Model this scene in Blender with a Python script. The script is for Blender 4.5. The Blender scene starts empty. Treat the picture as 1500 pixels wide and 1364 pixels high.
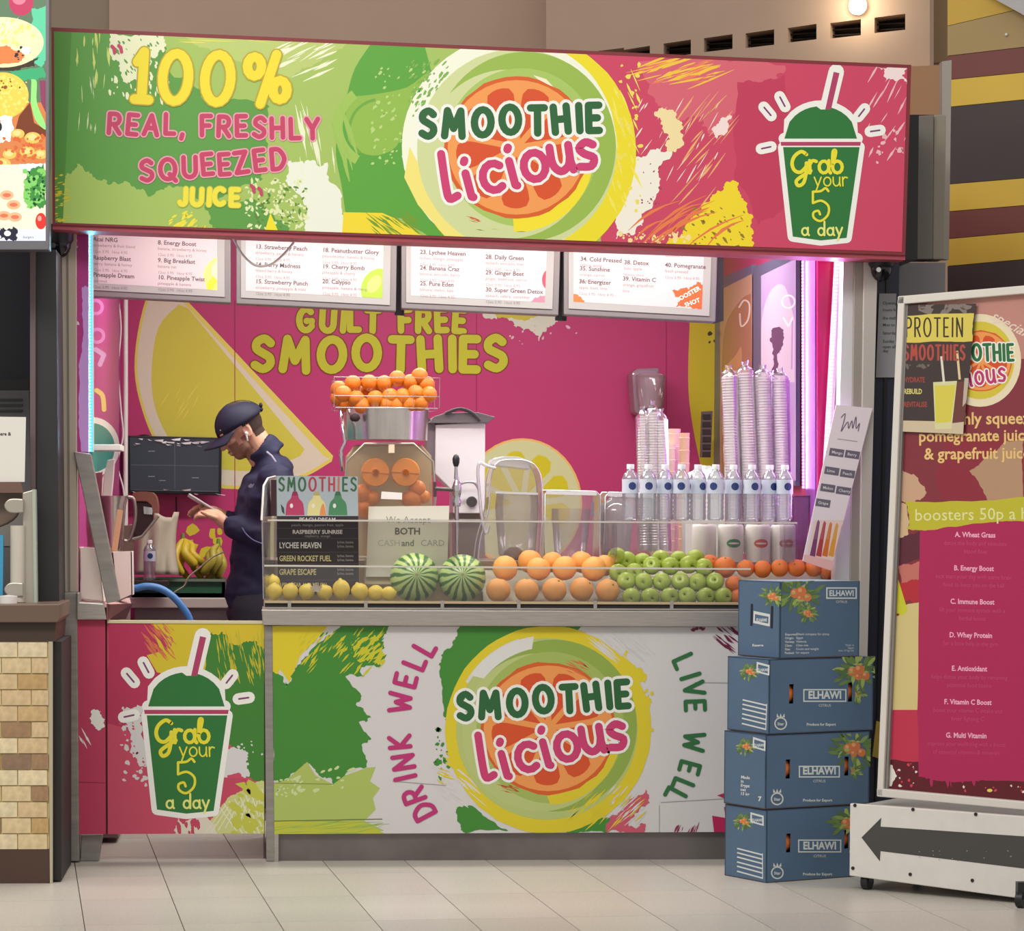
import bpy, math, random
from math import sin, cos, pi, radians, hypot, atan2
from mathutils import Vector as V, Matrix, geometry, noise

# ------------------------------------------------------------------ camera, world, lights, exposure
SC = bpy.context.scene
F = 4300.0; CX = 750.0; CY = 900.0; DIST = 10.7
YAW = radians(4.73); PITCH = radians(2.0); ROLL = 0.006
ROT = Matrix.Rotation(-YAW, 3, 'Z') @ Matrix.Rotation(pi/2 - PITCH, 3, 'X') @ Matrix.Rotation(ROLL, 3, 'Z')

def raydir(px, py):
    return ROT @ V(((px-CX)/F, -(py-CY)/F, -1.0))
_d = raydir(740, 1261)
CAM = V((0, -DIST, -_d.z/_d.y*DIST))

def PL(px, py, o, n):
    d = raydir(px, py)
    return CAM + d*((o-CAM).dot(n)/d.dot(n))
def P(px, py, Y):
    d = raydir(px, py)
    return CAM + d*((Y-CAM.y)/d.y)
def PZ(px, py, z=0.0):
    d = raydir(px, py)
    return CAM + d*((z-CAM.z)/d.z)
def mpp(Y):
    return (DIST+Y)/F

cd = bpy.data.cameras.new('camera'); cam = bpy.data.objects.new('camera', cd)
SC.collection.objects.link(cam); SC.camera = cam
cam.location = CAM; cam.rotation_euler = ROT.to_euler()
cd.sensor_fit = 'HORIZONTAL'; cd.sensor_width = 36; cd.lens = F/1500*36
cd.shift_y = (CY-682)/1500; cd.clip_end = 200

w = bpy.data.worlds.new('world'); SC.world = w; w.use_nodes = True
w.node_tree.nodes['Background'].inputs[0].default_value = (1.0, .95, .905, 1)
w.node_tree.nodes['Background'].inputs[1].default_value = .62

def area(name, loc, size, power, col=(1, 1, 1), rot=(0, 0, 0), sy=None):
    l = bpy.data.lights.new(name, 'AREA'); l.energy = power; l.color = col; l.size = size
    if sy: l.shape = 'RECTANGLE'; l.size_y = sy
    o = bpy.data.objects.new(name, l); SC.collection.objects.link(o)
    o.location = loc; o.rotation_euler = rot
    return o
area('concourse_light', (-1.6, -4.5, 5.2), 5.0, 215, (1, .96, .9), (radians(35), 0, radians(-12)), 1.2)
area('kiosk_light', (.75, 1.5, 2.81), 2.4, 62, (1, .94, .87), (0, 0, 0), .25)
area('counter_light', (.75, .22, 2.5), 2.5, 34, (1, .94, .86), (radians(-4), 0, 0), .12)

SC.view_settings.view_transform = 'Standard'
SC.view_settings.look = 'None'; SC.view_settings.gamma = 1; SC.view_settings.use_curve_mapping = False
SC.view_settings.exposure = 0.1

# ------------------------------------------------------------------ materials
def lin(c):
    c = c/255.0
    return c/12.92 if c <= .04045 else ((c+.055)/1.055)**2.4
def rgb(c): return (lin(c[0]), lin(c[1]), lin(c[2]), 1)
MATS = {}
def mat(key, col, rough=.5, metal=0, emit=0, noise_amt=0, nscale=30, bump=0, spec=.5, stretch=None, ecol=None, coat=0):
    if key in MATS: return MATS[key]
    m = bpy.data.materials.new(key); m.use_nodes = True
    nt = m.node_tree; b = nt.nodes['Principled BSDF']
    b.inputs['Base Color'].default_value = rgb(col)
    b.inputs['Roughness'].default_value = rough; b.inputs['Metallic'].default_value = metal
    b.inputs['Specular IOR Level'].default_value = spec
    if coat: b.inputs['Coat Weight'].default_value = coat
    if emit:
        b.inputs['Emission Color'].default_value = rgb(ecol or col); b.inputs['Emission Strength'].default_value = emit
    if noise_amt or bump:
        tc = nt.nodes.new('ShaderNodeTexCoord'); mp = nt.nodes.new('ShaderNodeMapping')
        if stretch: mp.inputs['Scale'].default_value = stretch
        n = nt.nodes.new('ShaderNodeTexNoise'); n.inputs['Scale'].default_value = nscale; n.inputs['Detail'].default_value = 5
        nt.links.new(tc.outputs['Object'], mp.inputs[0]); nt.links.new(mp.outputs[0], n.inputs['Vector'])
        if noise_amt:
            mx = nt.nodes.new('ShaderNodeMixRGB'); mx.blend_type = 'MULTIPLY'; mx.inputs[0].default_value = 1
            r = nt.nodes.new('ShaderNodeMapRange')
            r.inputs[1].default_value = .3; r.inputs[2].default_value = .7
            r.inputs[3].default_value = 1-noise_amt; r.inputs[4].default_value = 1+noise_amt*.5
            nt.links.new(n.outputs[0], r.inputs[0])
            mx.inputs[1].default_value = rgb(col); nt.links.new(r.outputs[0], mx.inputs[2])
            nt.links.new(mx.outputs[0], b.inputs['Base Color'])
        if bump:
            bp = nt.nodes.new('ShaderNodeBump'); bp.inputs['Strength'].default_value = bump; bp.inputs['Distance'].default_value = .002
            nt.links.new(n.outputs[0], bp.inputs['Height']); nt.links.new(bp.outputs[0], b.inputs['Normal'])
    MATS[key] = m
    return m

def clear(key, tint=(251, 251, 252), milky=.06, gloss=.10, rough=.05, milkcol=(230, 230, 235)):
    """thin clear plastic: transparent, glossy by fresnel, and a little milky"""
    if key in MATS: return MATS[key]
    m = bpy.data.materials.new(key); m.use_nodes = True; nt = m.node_tree
    nt.nodes.remove(nt.nodes['Principled BSDF']); out = nt.nodes['Material Output']
    t = nt.nodes.new('ShaderNodeBsdfTransparent'); t.inputs[0].default_value = rgb(tint)
    g = nt.nodes.new('ShaderNodeBsdfGlossy'); g.inputs['Roughness'].default_value = rough
    d = nt.nodes.new('ShaderNodeBsdfDiffuse'); d.inputs[0].default_value = rgb(milkcol)
    lw = nt.nodes.new('ShaderNodeLayerWeight'); lw.inputs[0].default_value = .35
    ma = nt.nodes.new('ShaderNodeMath'); ma.operation = 'MULTIPLY_ADD'; ma.inputs[1].default_value = .6; ma.inputs[2].default_value = gloss; ma.use_clamp = True
    nt.links.new(lw.outputs['Fresnel'], ma.inputs[0])
    m1 = nt.nodes.new('ShaderNodeMixShader'); m1.inputs[0].default_value = milky
    nt.links.new(t.outputs[0], m1.inputs[1]); nt.links.new(d.outputs[0], m1.inputs[2])
    m2 = nt.nodes.new('ShaderNodeMixShader'); nt.links.new(ma.outputs[0], m2.inputs[0])
    nt.links.new(m1.outputs[0], m2.inputs[1]); nt.links.new(g.outputs[0], m2.inputs[2])
    nt.links.new(m2.outputs[0], out.inputs[0])
    MATS[key] = m
    return m

STEEL = mat('brushed steel', (176, 170, 164), .42, .75, noise_amt=.12, nscale=14, stretch=(1, 1, 14))
DSTEEL = mat('dull steel', (150, 145, 140), .5, .5, noise_amt=.18, nscale=9, stretch=(1, 1, 6))
CHROME = mat('chrome', (205, 205, 205), .12, 1)
BLACK = mat('black plastic', (24, 24, 27), .4)
WHITE = mat('white plastic', (228, 226, 222), .35)
NAVY = mat('navy paint', (34, 38, 56), .45)
ACR = clear('clear acrylic', milky=.018, gloss=.0)
BOTTLE = clear('bottle plastic', milky=.2, gloss=.22, tint=(250, 251, 254), milkcol=(225, 230, 240))
CUPM = clear('clear cup plastic', milky=.5, gloss=.16, tint=(250, 248, 250), milkcol=(252, 244, 246))
BAGM = clear('bag film', milky=.07, gloss=.12, rough=.15)
SMOKE = clear('smoked acrylic', tint=(252, 248, 242), milky=.05, gloss=.02, milkcol=(200, 185, 160))

# ------------------------------------------------------------------ mesh building
class MB:
    def __init__(s): s.v = []; s.f = []; s.m = []
    def add(s, vs, fs, mi=0):
        b = len(s.v); s.v += [V(p) for p in vs]
        for f in fs: s.f.append([b+i for i in f]); s.m.append(mi)
        return s
    def bx(s, x0, x1, y0, y1, z0, z1, mi=0, M=None):
        vs = [V((x, y, z)) for x in (x0, x1) for y in (y0, y1) for z in (z0, z1)]
        if M: vs = [M @ p for p in vs]
        return s.add(vs, [(0, 1, 3, 2), (4, 6, 7, 5), (0, 4, 5, 1), (2, 3, 7, 6), (0, 2, 6, 4), (1, 5, 7, 3)], mi)
    def prism(s, poly, ex, mi=0, mback=None):
        n = len(poly); ex = V(ex); a = [V(p) for p in poly]; b = [p+ex for p in a]
        s.add(a, [list(range(n))], mi); s.add(b, [list(range(n))[::-1]], mi if mback is None else mback)
        base = len(s.v)-2*n
        for i in range(n):
            j = (i+1) % n
            s.f.append([base+i, base+n+i, base+n+j, base+j]); s.m.append(mi)
        return s
    def px(s, pts, Y, depth, mi=0):
        """prism whose front polygon stands at world depth Y and runs back by depth"""
        return s.prism([P(x, y, Y) for x, y in pts], (0, depth, 0), mi)
    def rect(s, x0, y0, x1, y1, Y, depth, mi=0):
        return s.px([(x0, y0), (x1, y0), (x1, y1), (x0, y1)], Y, depth, mi)
    def lathe(s, prof, n=16, o=(0, 0, 0), M=None, mi=0, mis=None, sx=1, sy=1):
        o = V(o); b = len(s.v)
        for r, z in prof:
            for i in range(n):
                a = 2*pi*i/n; p = V((r*cos(a)*sx, r*sin(a)*sy, z))
                s.v.append((M @ p if M else p)+o)
        for k in range(len(prof)-1):
            for i in range(n):
                j = (i+1) % n
                s.f.append([b+k*n+i, b+k*n+j, b+(k+1)*n+j, b+(k+1)*n+i]); s.m.append(mis[k] if mis else mi)
        return s
    def cyl(s, o, r, h, n=16, mi=0, M=None, r2=None):
        r2 = r if r2 is None else r2
        return s.lathe([(.0001, 0), (r, 0), (r2, h), (.0001, h)], n, o, M, mi)
    def ball(s, c, r, nu=12, nv=8, M=None, mi=0):
        rx, ry, rz = r if hasattr(r, '__len__') else (r, r, r)
        c = V(c); b = len(s.v)
        for k in range(nv+1):
            t = -pi/2+pi*k/nv; ct = max(cos(t), .001)
            for i in range(nu):
                a = 2*pi*i/nu; p = V((rx*ct*cos(a), ry*ct*sin(a), rz*sin(t)))
                s.v.append((M @ p if M else p)+c)
        for k in range(nv):
            for i in range(nu):
                j = (i+1) % nu
                s.f.append([b+k*nu+i, b+k*nu+j, b+(k+1)*nu+j, b+(k+1)*nu+i]); s.m.append(mi)
        return s
    def tube(s, pts, r, n=8, mi=0, closed=False):
        pts = [V(p) for p in pts]; L = len(pts); b = len(s.v); up = None
        for k, p in enumerate(pts):
            if closed: t = pts[(k+1) % L]-pts[k-1]
            else: t = pts[min(k+1, L-1)]-pts[max(k-1, 0)]
            t.normalize()
            if up is None:
                up = V((0, 0, 1)) if abs(t.z) < .9 else V((1, 0, 0))
            x = t.cross(up).normalized(); up = x.cross(t).normalized()
            rr = r[k] if hasattr(r, '__len__') else r
            for i in range(n):
                a = 2*pi*i/n; s.v.append(p+x*(rr*cos(a))+up*(rr*sin(a)))
        for k in range(L if closed else L-1):
            k2 = (k+1) % L
            for i in range(n):
                j = (i+1) % n
                s.f.append([b+k*n+i, b+k*n+j, b+k2*n+j, b+k2*n+i]); s.m.append(mi)
        if not closed:
            s.f.append([b+i for i in range(n)][::-1]); s.m.append(mi)
            s.f.append([b+(L-1)*n+i for i in range(n)]); s.m.append(mi)
        return s
    def capsule(s, p0, p1, r0, r1, n=14):
        p0 = V(p0); p1 = V(p1); d = p1-p0; L = d.length
        M = V((0, 0, 1)).rotation_difference(d.normalized()).to_matrix()
        pr = [(max(.0005, r0*cos(a)), r0*sin(a)) for a in [radians(x) for x in (-90, -60, -30, 0)]]
        pr += [(max(.0005, r1*cos(a)), L+r1*sin(a)) for a in [radians(x) for x in (0, 30, 60, 90)]]
        return s.lathe(pr, n, p0, M)

def smoothpts(pts, k=5, closed=False):
    pts = [V(p) for p in pts]; n = len(pts); out = []
    for i in range(n if closed else n-1):
        g = (lambda j: pts[j % n]) if closed else (lambda j: pts[min(max(j, 0), n-1)])
        a, b, c, d = g(i-1), g(i), g(i+1), g(i+2)
        for q in range(k):
            t = q/k
            out.append(.5*((2*b)+(c-a)*t+(2*a-5*b+4*c-d)*t*t+(3*b-a-3*c+d)*t**3))
    if not closed: out.append(pts[-1])
    return out

def origin(o):
    while o.parent: o = o.parent
    return o.location.copy()
def tag(o, label=None, cat=None, group=None, kind=None):
    if label: o['label'] = label
    if cat: o['category'] = cat
    if group: o['group'] = group
    if kind: o['kind'] = kind
    return o
def thing(name, label, cat, loc, group=None):
    o = bpy.data.objects.new(name, None); SC.collection.objects.link(o); o.location = loc
    o.empty_display_size = .1
    return tag(o, label, cat, group)
def build(name, mb, mats, parent=None, smooth=None, loc=None, bevel=0, fix=True):
    me = bpy.data.meshes.new(name)
    org = origin(parent) if parent else V(loc if loc is not None else (0, 0, 0))
    me.from_pydata([p-org for p in mb.v], [], mb.f)
    mats = mats if isinstance(mats, (list, tuple)) else [mats]
    for m in mats: me.materials.append(m)
    me.polygons.foreach_set('material_index', mb.m)
    if fix:
        import bmesh
        b = bmesh.new(); b.from_mesh(me); bmesh.ops.recalc_face_normals(b, faces=b.faces); b.to_mesh(me); b.free()
    if smooth is not None:
        me.polygons.foreach_set('use_smooth', [True]*len(me.polygons))
        me.set_sharp_from_angle(angle=radians(smooth))
    me.update()
    o = bpy.data.objects.new(name, me); SC.collection.objects.link(o)
    if parent: o.parent = parent
    else: o.location = org
    if bevel:
        bm = o.modifiers.new('bevel', 'BEVEL'); bm.width = bevel; bm.segments = 2; bm.limit_method = 'ANGLE'; bm.angle_limit = radians(40)
    return o
def one(name, mb, mats, label, cat, loc=None, group=None, **k):
    if loc is None:
        n = len(mb.v); loc = (sum(p.x for p in mb.v)/n, sum(p.y for p in mb.v)/n, min(p.z for p in mb.v))
    return tag(build(name, mb, mats, None, loc=loc, **k), label, cat, group)
def struct(name, mb, mats, **k):
    return tag(build(name, mb, mats, **k), kind='structure')
def copy_tree(o, parent=None):
    c = o.copy(); SC.collection.objects.link(c); c.parent = parent
    for ch in list(o.children): copy_tree(ch, c)
    return c
ORD = ['first', 'second', 'third', 'fourth', 'fifth', 'sixth', 'seventh', 'eighth', 'ninth', 'tenth', 'eleventh', 'twelfth']

# ------------------------------------------------------------------ flat print drawn on real surfaces
def clip_poly(pts, clip):
    # clip: convex polygon, clockwise on screen (y down)
    out = list(pts)
    for i in range(len(clip)):
        if not out: return []
        a = clip[i]; b = clip[(i+1) % len(clip)]
        def side(p): return (b[0]-a[0])*(p[1]-a[1])-(b[1]-a[1])*(p[0]-a[0])
        res = []
        for j in range(len(out)):
            p, q = out[j-1], out[j]; sp, sq = side(p), side(q)
            if (sp >= 0) != (sq >= 0):
                t = sp/(sp-sq); res.append((p[0]+(q[0]-p[0])*t, p[1]+(q[1]-p[1])*t))
            if sq >= 0: res.append(q)
        out = res
    return out

def arc(cx, cy, rx, ry, a0, a1, n=14):
    return [(cx+rx*cos(radians(a0+(a1-a0)*i/n)), cy+ry*sin(radians(a0+(a1-a0)*i/n))) for i in range(n+1)]
def sm(*pts): return [(p.x, p.y) for p in smoothpts([V((a, b, 0)) for a, b in pts], 4)]

GL = {
 'A': (.74, [[(0, 0), (.36, 1), (.74, 0)], [(.13, .34), (.6, .34)]]),
 'B': (.62, [[(0, 0), (0, 1)], sm((0, 1), (.4, .98), (.52, .78), (.36, .56), (0, .53)), sm((0, .53), (.45, .52), (.62, .27), (.42, .02), (0, 0))]),
 'C': (.66, [arc(.38, .5, .38, .5, 50, 310)]),
 'D': (.66, [[(0, 0), (0, 1)], sm((0, 1), (.4, .95), (.66, .5), (.4, .05), (0, 0))]),
 'E': (.5, [[(.5, 1), (0, 1), (0, 0), (.5, 0)], [(0, .5), (.42, .5)]]),
 'F': (.5, [[(.5, 1), (0, 1), (0, 0)], [(0, .5), (.42, .5)]]),
 'G': (.74, [arc(.38, .5, .38, .5, 50, 300)+[(.7, .2), (.7, .45), (.42, .45)]]),
 'H': (.62, [[(0, 0), (0, 1)], [(.62, 0), (.62, 1)], [(0, .5), (.62, .5)]]),
 'I': (.12, [[(.05, 0), (.07, 1)]]),
 'J': (.42, [[(.38, 1), (.38, .3)]+arc(.18, .22, .2, .22, 0, -160, 6)]),
 'K': (.58, [[(0, 0), (0, 1)], [(.54, 1), (.04, .48), (.58, 0)]]),
 'L': (.48, [[(0, 1), (0, 0), (.48, 0)]]),
 'M': (.84, [[(0, 0), (.1, 1), (.42, .3), (.74, 1), (.84, 0)]]),
 'N': (.64, [[(0, 0), (0, 1), (.62, 0), (.64, 1)]]),
 'O': (.8, [arc(.4, .5, .4, .5, 0, 360, 20)]),
 'P': (.56, [[(0, 0), (0, 1)], sm((0, 1), (.42, .98), (.56, .74), (.42, .5), (0, .46))]),
 'Q': (.8, [arc(.4, .5, .4, .5, 0, 360, 20), [(.5, .25), (.82, -.08)]]),
 'R': (.6, [[(0, 0), (0, 1)], sm((0, 1), (.42, .98), (.56, .74), (.42, .5), (0, .46)), [(.25, .46), (.6, 0)]]),
 'S': (.6, [sm((.56, .86), (.34, 1), (.08, .88), (.06, .66), (.3, .52), (.54, .38), (.56, .16), (.32, 0), (.02, .12))]),
 'T': (.66, [[(0, 1), (.66, 1)], [(.33, 1), (.33, 0)]]),
 'U': (.64, [[(0, 1), (0, .35)]+arc(.32, .33, .32, .33, 180, 360, 8)+[(.64, 1)]]),
 'V': (.66, [[(0, 1), (.33, 0), (.66, 1)]]),
 'W': (.94, [[(0, 1), (.22, 0), (.47, .7), (.72, 0), (.94, 1)]]),
 'X': (.62, [[(0, 1), (.62, 0)], [(.62, 1), (0, 0)]]),
 'Y': (.64, [[(0, 1), (.32, .5), (.64, 1)], [(.32, .5), (.32, 0)]]),
 'Z': (.62, [[(0, 1), (.6, 1), (0, 0), (.62, 0)]]),
 '1': (.3, [[(.02, .78), (.17, 1), (.17, 0)], [(0, 0), (.34, 0)]]),
 '0': (.62, [arc(.31, .5, .31, .5, 0, 360, 20)]),
 '%': (1.0, [arc(.2, .74, .17, .2, 0, 360, 12), arc(.82, .26, .17, .2, 0, 360, 12), [(.72, 1), (.36, -.04)]]),
 '5': (.6, [sm((.56, 1.0), (.46, 1.1), (.3, 1.0), (.04, .98)), [(.04, .98), (.04, .6)], sm((.04, .6), (.32, .68), (.56, .5), (.54, .2), (.3, 0), (.08, .1), (.06, .28), (.22, .34), (.28, .22))]),
 ',': (.1, [[(.05, .05), (0, -.16)]]),
 '.': (.05, [[(0, 0), (.02, .02)]]),
 '"': (.25, [[(0, 1), (.03, .8)], [(.2, 1), (.23, .8)]]),
 '&': (.6, [sm((.6, 0), (.15, .62), (.2, .95), (.42, .9), (.36, .62), (.05, .3), (.2, 0), (.45, .08), (.6, .4))]),
 'l': (.22, [sm((0, 1), (0, .3), (.04, .02), (.22, .06))]),
 'i': (.1, [[(0, .55), (.06, .02), (.1, 0)], [(.0, .8), (.02, .84)]]),
 'c': (.42, [arc(.24, .29, .24, .29, 50, 310, 10)]),
 'o': (.46, [arc(.23, .28, .23, .28, 0, 360, 14)]),
 'u': (.46, [sm((0, .56), (.02, .18), (.18, 0), (.36, .1), (.42, .3)), [(.42, .56), (.42, .2), (.46, 0)]]),
 's': (.36, [sm((.36, .5), (.2, .58), (.04, .46), (.14, .32), (.34, .2), (.26, .02), (.0, .04))]),
 'G2': (.8, [sm((.62, .88), (.4, 1), (.12, .8), (.02, .5), (.12, .22), (.36, .14), (.6, .36), (.62, .52), (.6, .1), (.5, -.3), (.28, -.42), (.2, -.22), (.5, .02), (.8, .2))]),
 'r': (.3, [[(0, .56), (.02, 0)], sm((.02, .4), (.14, .56), (.3, .52))]),
 'a': (.46, [arc(.22, .27, .22, .27, 20, 380, 12), [(.44, .56), (.44, .1), (.52, 0)]]),
 'b': (.48, [sm((0, .3), (.12, .7), (.16, 1), (.04, .95), (.02, .3)), arc(.24, .27, .22, .27, 0, 360, 12)]),
 'y': (.46, [[(0, .56), (.22, .02)], [(.44, .56), (.1, -.36)]]),
 'd': (.48, [arc(.22, .27, .22, .27, 0, 360, 12), [(.46, 1), (.46, 0)]]),
 ' ': (.35, []),
}

class Canvas:
    """collects flat print on the plane through o with normal n, drawn in photo pixels"""
    def __init__(s, o, n, clip, emit=0, rough=.45, step=.00016, spec=.4, lift=.0006):
        s.o = V(o); s.n = V(n).normalized()
        if s.n.dot(CAM-s.o) < 0: s.n = -s.n
        # make clip clockwise on screen
        a = sum(clip[i-1][0]*clip[i][1]-clip[i][0]*clip[i-1][1] for i in range(len(clip)))
        s.clip = clip if a > 0 else clip[::-1]
        s.emit = emit; s.rough = rough; s.step = step; s.lev = lift; s.spec = spec; s.mb = MB(); s.mats = []
        s.rng = random.Random(7); s.k = 0; s.kmax = 0; s.cyc = 26
    def up(s): s.lev += (s.kmax+2)*4e-6; s.k = 0; s.kmax = 0
    def ci(s, col):
        key = 'print %d %d %d e%.2f r%.2f' % (*col, s.emit, s.rough)
        m = mat(key, col, s.rough, emit=s.emit, spec=s.spec)
        if m not in s.mats: s.mats.append(m)
        return s.mats.index(m)
    def W(s, p): return PL(p[0], p[1], s.o, s.n)+s.n*(s.lev+s.k*4e-6)
    def poly(s, pts, col, up=True, clip=True):
        if up: s.up()
        if clip: pts = clip_poly(pts, s.clip)
        q = []
        for p in pts:
            if not q or hypot(p[0]-q[-1][0], p[1]-q[-1][1]) > .02: q.append(p)
        if len(q) < 3: return
        s.k = (s.k+1) % s.cyc; s.kmax = max(s.kmax, s.k)
        tr = geometry.tessellate_polygon([[V((p[0], p[1], 0)) for p in q]])
        s.mb.add([s.W(p) for p in q], [list(t) for t in tr], s.ci(col))
    def ell(s, cx, cy, rx, ry, col, n=40, jit=0, a0=0, a1=360, rot=0, up=True):
        pts = []
        for i in range(n):
            a = radians(a0+(a1-a0)*i/n); k = 1+s.rng.uniform(-jit, jit)
            x, y = rx*cos(a)*k, ry*sin(a)*k
            pts.append((cx+x*cos(rot)-y*sin(rot), cy+x*sin(rot)+y*cos(rot)))
        s.poly(pts, col, up)
    def ring(s, cx, cy, r0, r1, col, a0=0, a1=360, n=40, jit=0, up=True):
        if up: s.up()
        o = []; i_ = []
        for k in range(n+1):
            a = radians(a0+(a1-a0)*k/n); j = s.rng.uniform(-jit, jit)*r1
            o.append((cx+(r1+j)*cos(a), cy+(r1+j)*sin(a))); i_.append((cx+r0*cos(a), cy+r0*sin(a)))
        for k in range(n): s.poly([o[k], o[k+1], i_[k+1], i_[k]], col, False)
    def line(s, pts, w, col, up=True, caps=True, taper=False):
        if up: s.up()
        L = len(pts)
        nrm = []
        for i in range(L):
            a = pts[max(i-1, 0)]; b = pts[min(i+1, L-1)]
            if L > 2 and hypot(pts[0][0]-pts[-1][0], pts[0][1]-pts[-1][1]) < 1e-6 and i in (0, L-1): a, b = pts[-2], pts[1]
            dx, dy = b[0]-a[0], b[1]-a[1]; l = hypot(dx, dy) or 1
            nrm.append((-dy/l, dx/l))
        h = w/2
        if L > 8:
            sharp = [0, L-1]
            for i in range(1, L-1):
                a, b, d = pts[i-1], pts[i], pts[i+1]
                c1 = (b[0]-a[0])*(d[0]-b[0])+(b[1]-a[1])*(d[1]-b[1])
                if c1 < .86*hypot(b[0]-a[0], b[1]-a[1])*hypot(d[0]-b[0], d[1]-b[1]): sharp.append(i)
            for i in range(L-1):
                p, q, m, n = pts[i], pts[i+1], nrm[i], nrm[i+1]
                s.poly([(p[0]+m[0]*h, p[1]+m[1]*h), (q[0]+n[0]*h, q[1]+n[1]*h), (q[0]-n[0]*h, q[1]-n[1]*h), (p[0]-m[0]*h, p[1]-m[1]*h)], col, False)
            if caps:
                for i in sharp: s.poly([(pts[i][0]+h*cos(k*pi/7), pts[i][1]+h*sin(k*pi/7)) for k in range(14)], col, False)
            return
        for i in range(L-1):
            p, q = pts[i], pts[i+1]; dx, dy = q[0]-p[0], q[1]-p[1]; l = hypot(dx, dy) or 1; nx, ny = -dy/l*h, dx/l*h
            s.poly([(p[0]+nx, p[1]+ny), (q[0]+nx, q[1]+ny), (q[0]-nx, q[1]-ny), (p[0]-nx, p[1]-ny)], col, False)
        if caps:
            for i in range(L):
                s.poly([(pts[i][0]+h*cos(k*pi/6), pts[i][1]+h*sin(k*pi/6)) for k in range(12)], col, False)
    def glyph(s, ch, x, y, h, w, col, rot=0, wob=0, up=True, sx=1):
        if up: s.up()
        a, st = GL[ch]; c, sn = cos(rot), sin(rot)
        for l in st:
            pts = []
            for gx, gy in l:
                X = gx*h*sx; Y = -gy*h
                pts.append((x+X*c-Y*sn, y+X*sn+Y*c))
            s.line(pts, w, col, False)
        return a*h*sx
    def text(s, txt, x, y, h, w, col, rot=0, track=.2, sx=1, width=None, outline=None, ow=0, jit=0):
        """brush lettering; width stretches the run to that many pixels"""
        seq = txt if isinstance(txt, list) else list(txt)
        adv = [GL[c][0]*h*sx+track*h for c in seq]
        k = 1
        if width: k = (width-w)/(sum(adv)-track*h)
        for lay in ((outline, ow), (col, w)):
            if lay[0] is None: continue
            s.up(); u = 0; rg = random.Random(5)
            for i, c in enumerate(seq):
                j = rg.uniform(-jit, jit); jr = rg.uniform(-jit, jit)*.06
                dx, dy = u, j
                s.glyph(c, x+w/2+dx*cos(rot)-dy*sin(rot), y-w/2+dx*sin(rot)+dy*cos(rot), h-w, lay[1], lay[0], rot+jr, up=False, sx=sx*k)
                u += adv[i]*k
    def font(s, txt, x, y, size, col, rot=0, bold=0, align='LEFT', sx=1, shear=0, up=True):
        if up: s.up()
        for pts, fs in font_mesh(txt, bold, align, shear):
            c, sn = cos(rot), sin(rot)
            q = [s.W((x+(a*sx*c+b*sn)*size, y+(a*sx*sn-b*c)*size)) for a, b in pts]
            s.mb.add(q, fs, s.ci(col))
    def splash(s, pts, col, amp=6, sub=4, seed=1, up=True):
        rg = random.Random(seed); cur = list(pts)
        for k in range(sub):
            nx = []
            for i in range(len(cur)):
                a, b = cur[i], cur[(i+1) % len(cur)]; l = hypot(b[0]-a[0], b[1]-a[1])
                nx.append(a)
                if l > 3:
                    d = rg.uniform(-1, 1)*min(amp, l*.35)
                    nx.append(((a[0]+b[0])/2-(b[1]-a[1])/l*d, (a[1]+b[1])/2+(b[0]-a[0])/l*d))
            cur = nx; amp *= .62
        s.poly(cur, col, up)
    def specks(s, x0, y0, x1, y1, n, col, r=(1, 3), seed=1, ang=None, stretch=1, up=True):
        if up: s.up()
        s.cyc = 7; rg = random.Random(seed)
        for _ in range(n):
            x = rg.uniform(x0, x1); y = rg.uniform(y0, y1); q = rg.uniform(*r)
            a0 = rg.uniform(0, 6) if ang is None else radians(ang+rg.uniform(-12, 12)); st = stretch*rg.uniform(.6, 1.4)
            pts = []
            for k in range(7):
                a = 2*pi*k/7; R = q*rg.uniform(.6, 1.2); X, Y = R*st*cos(a), R*sin(a)
                pts.append((x+X*cos(a0)-Y*sin(a0), y+X*sin(a0)+Y*cos(a0)))
            s.poly(pts, col, False)
        s.cyc = 26
    def streaks(s, x0, y0, x1, y1, n, length, w, ang, col, seed=1, curve=0, up=True):
        if up: s.up()
        s.cyc = 11; rg = random.Random(seed)
        for _ in range(n):
            x = rg.uniform(x0, x1); y = rg.uniform(y0, y1); L = length*rg.uniform(.4, 1.2); a = radians(ang+rg.uniform(-7, 7)); ww = w*rg.uniform(.4, 1.3)
            pts = []; e = []
            for k in range(5):
                t = k/4-.5; q = ww*(1-abs(t)*1.7)*.5*rg.uniform(.7, 1.3)
                cx = x+cos(a)*L*t-sin(a)*curve*t*t; cy = y+sin(a)*L*t+cos(a)*curve*t*t
                pts.append((cx-sin(a)*q, cy+cos(a)*q)); e.append((cx+sin(a)*q, cy-cos(a)*q))
            s.poly(pts+e[::-1], col, False)
        s.cyc = 26
    def flush(s, name, parent):
        if s.mb.v:
            o = build(name, s.mb, s.mats, parent, fix=False)
            s.mb = MB(); s.mats = []; s.up()
            return o

_FC = {}
def font_mesh(txt, bold, align, shear):
    key = (txt, bold, align, shear)
    if key not in _FC:
        cu = bpy.data.curves.new('t', 'FONT'); cu.body = txt; cu.offset = bold; cu.align_x = align; cu.resolution_u = 2; cu.shear = shear
        ob = bpy.data.objects.new('t', cu); SC.collection.objects.link(ob)
        dg = bpy.context.evaluated_depsgraph_get(); dg.update()
        me = bpy.data.meshes.new_from_object(ob.evaluated_get(dg))
        _FC[key] = ([(v.co.x, v.co.y) for v in me.vertices], [list(p.vertices) for p in me.polygons])
        bpy.data.objects.remove(ob); bpy.data.curves.remove(cu); bpy.data.meshes.remove(me)
    return [_FC[key]]

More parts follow.
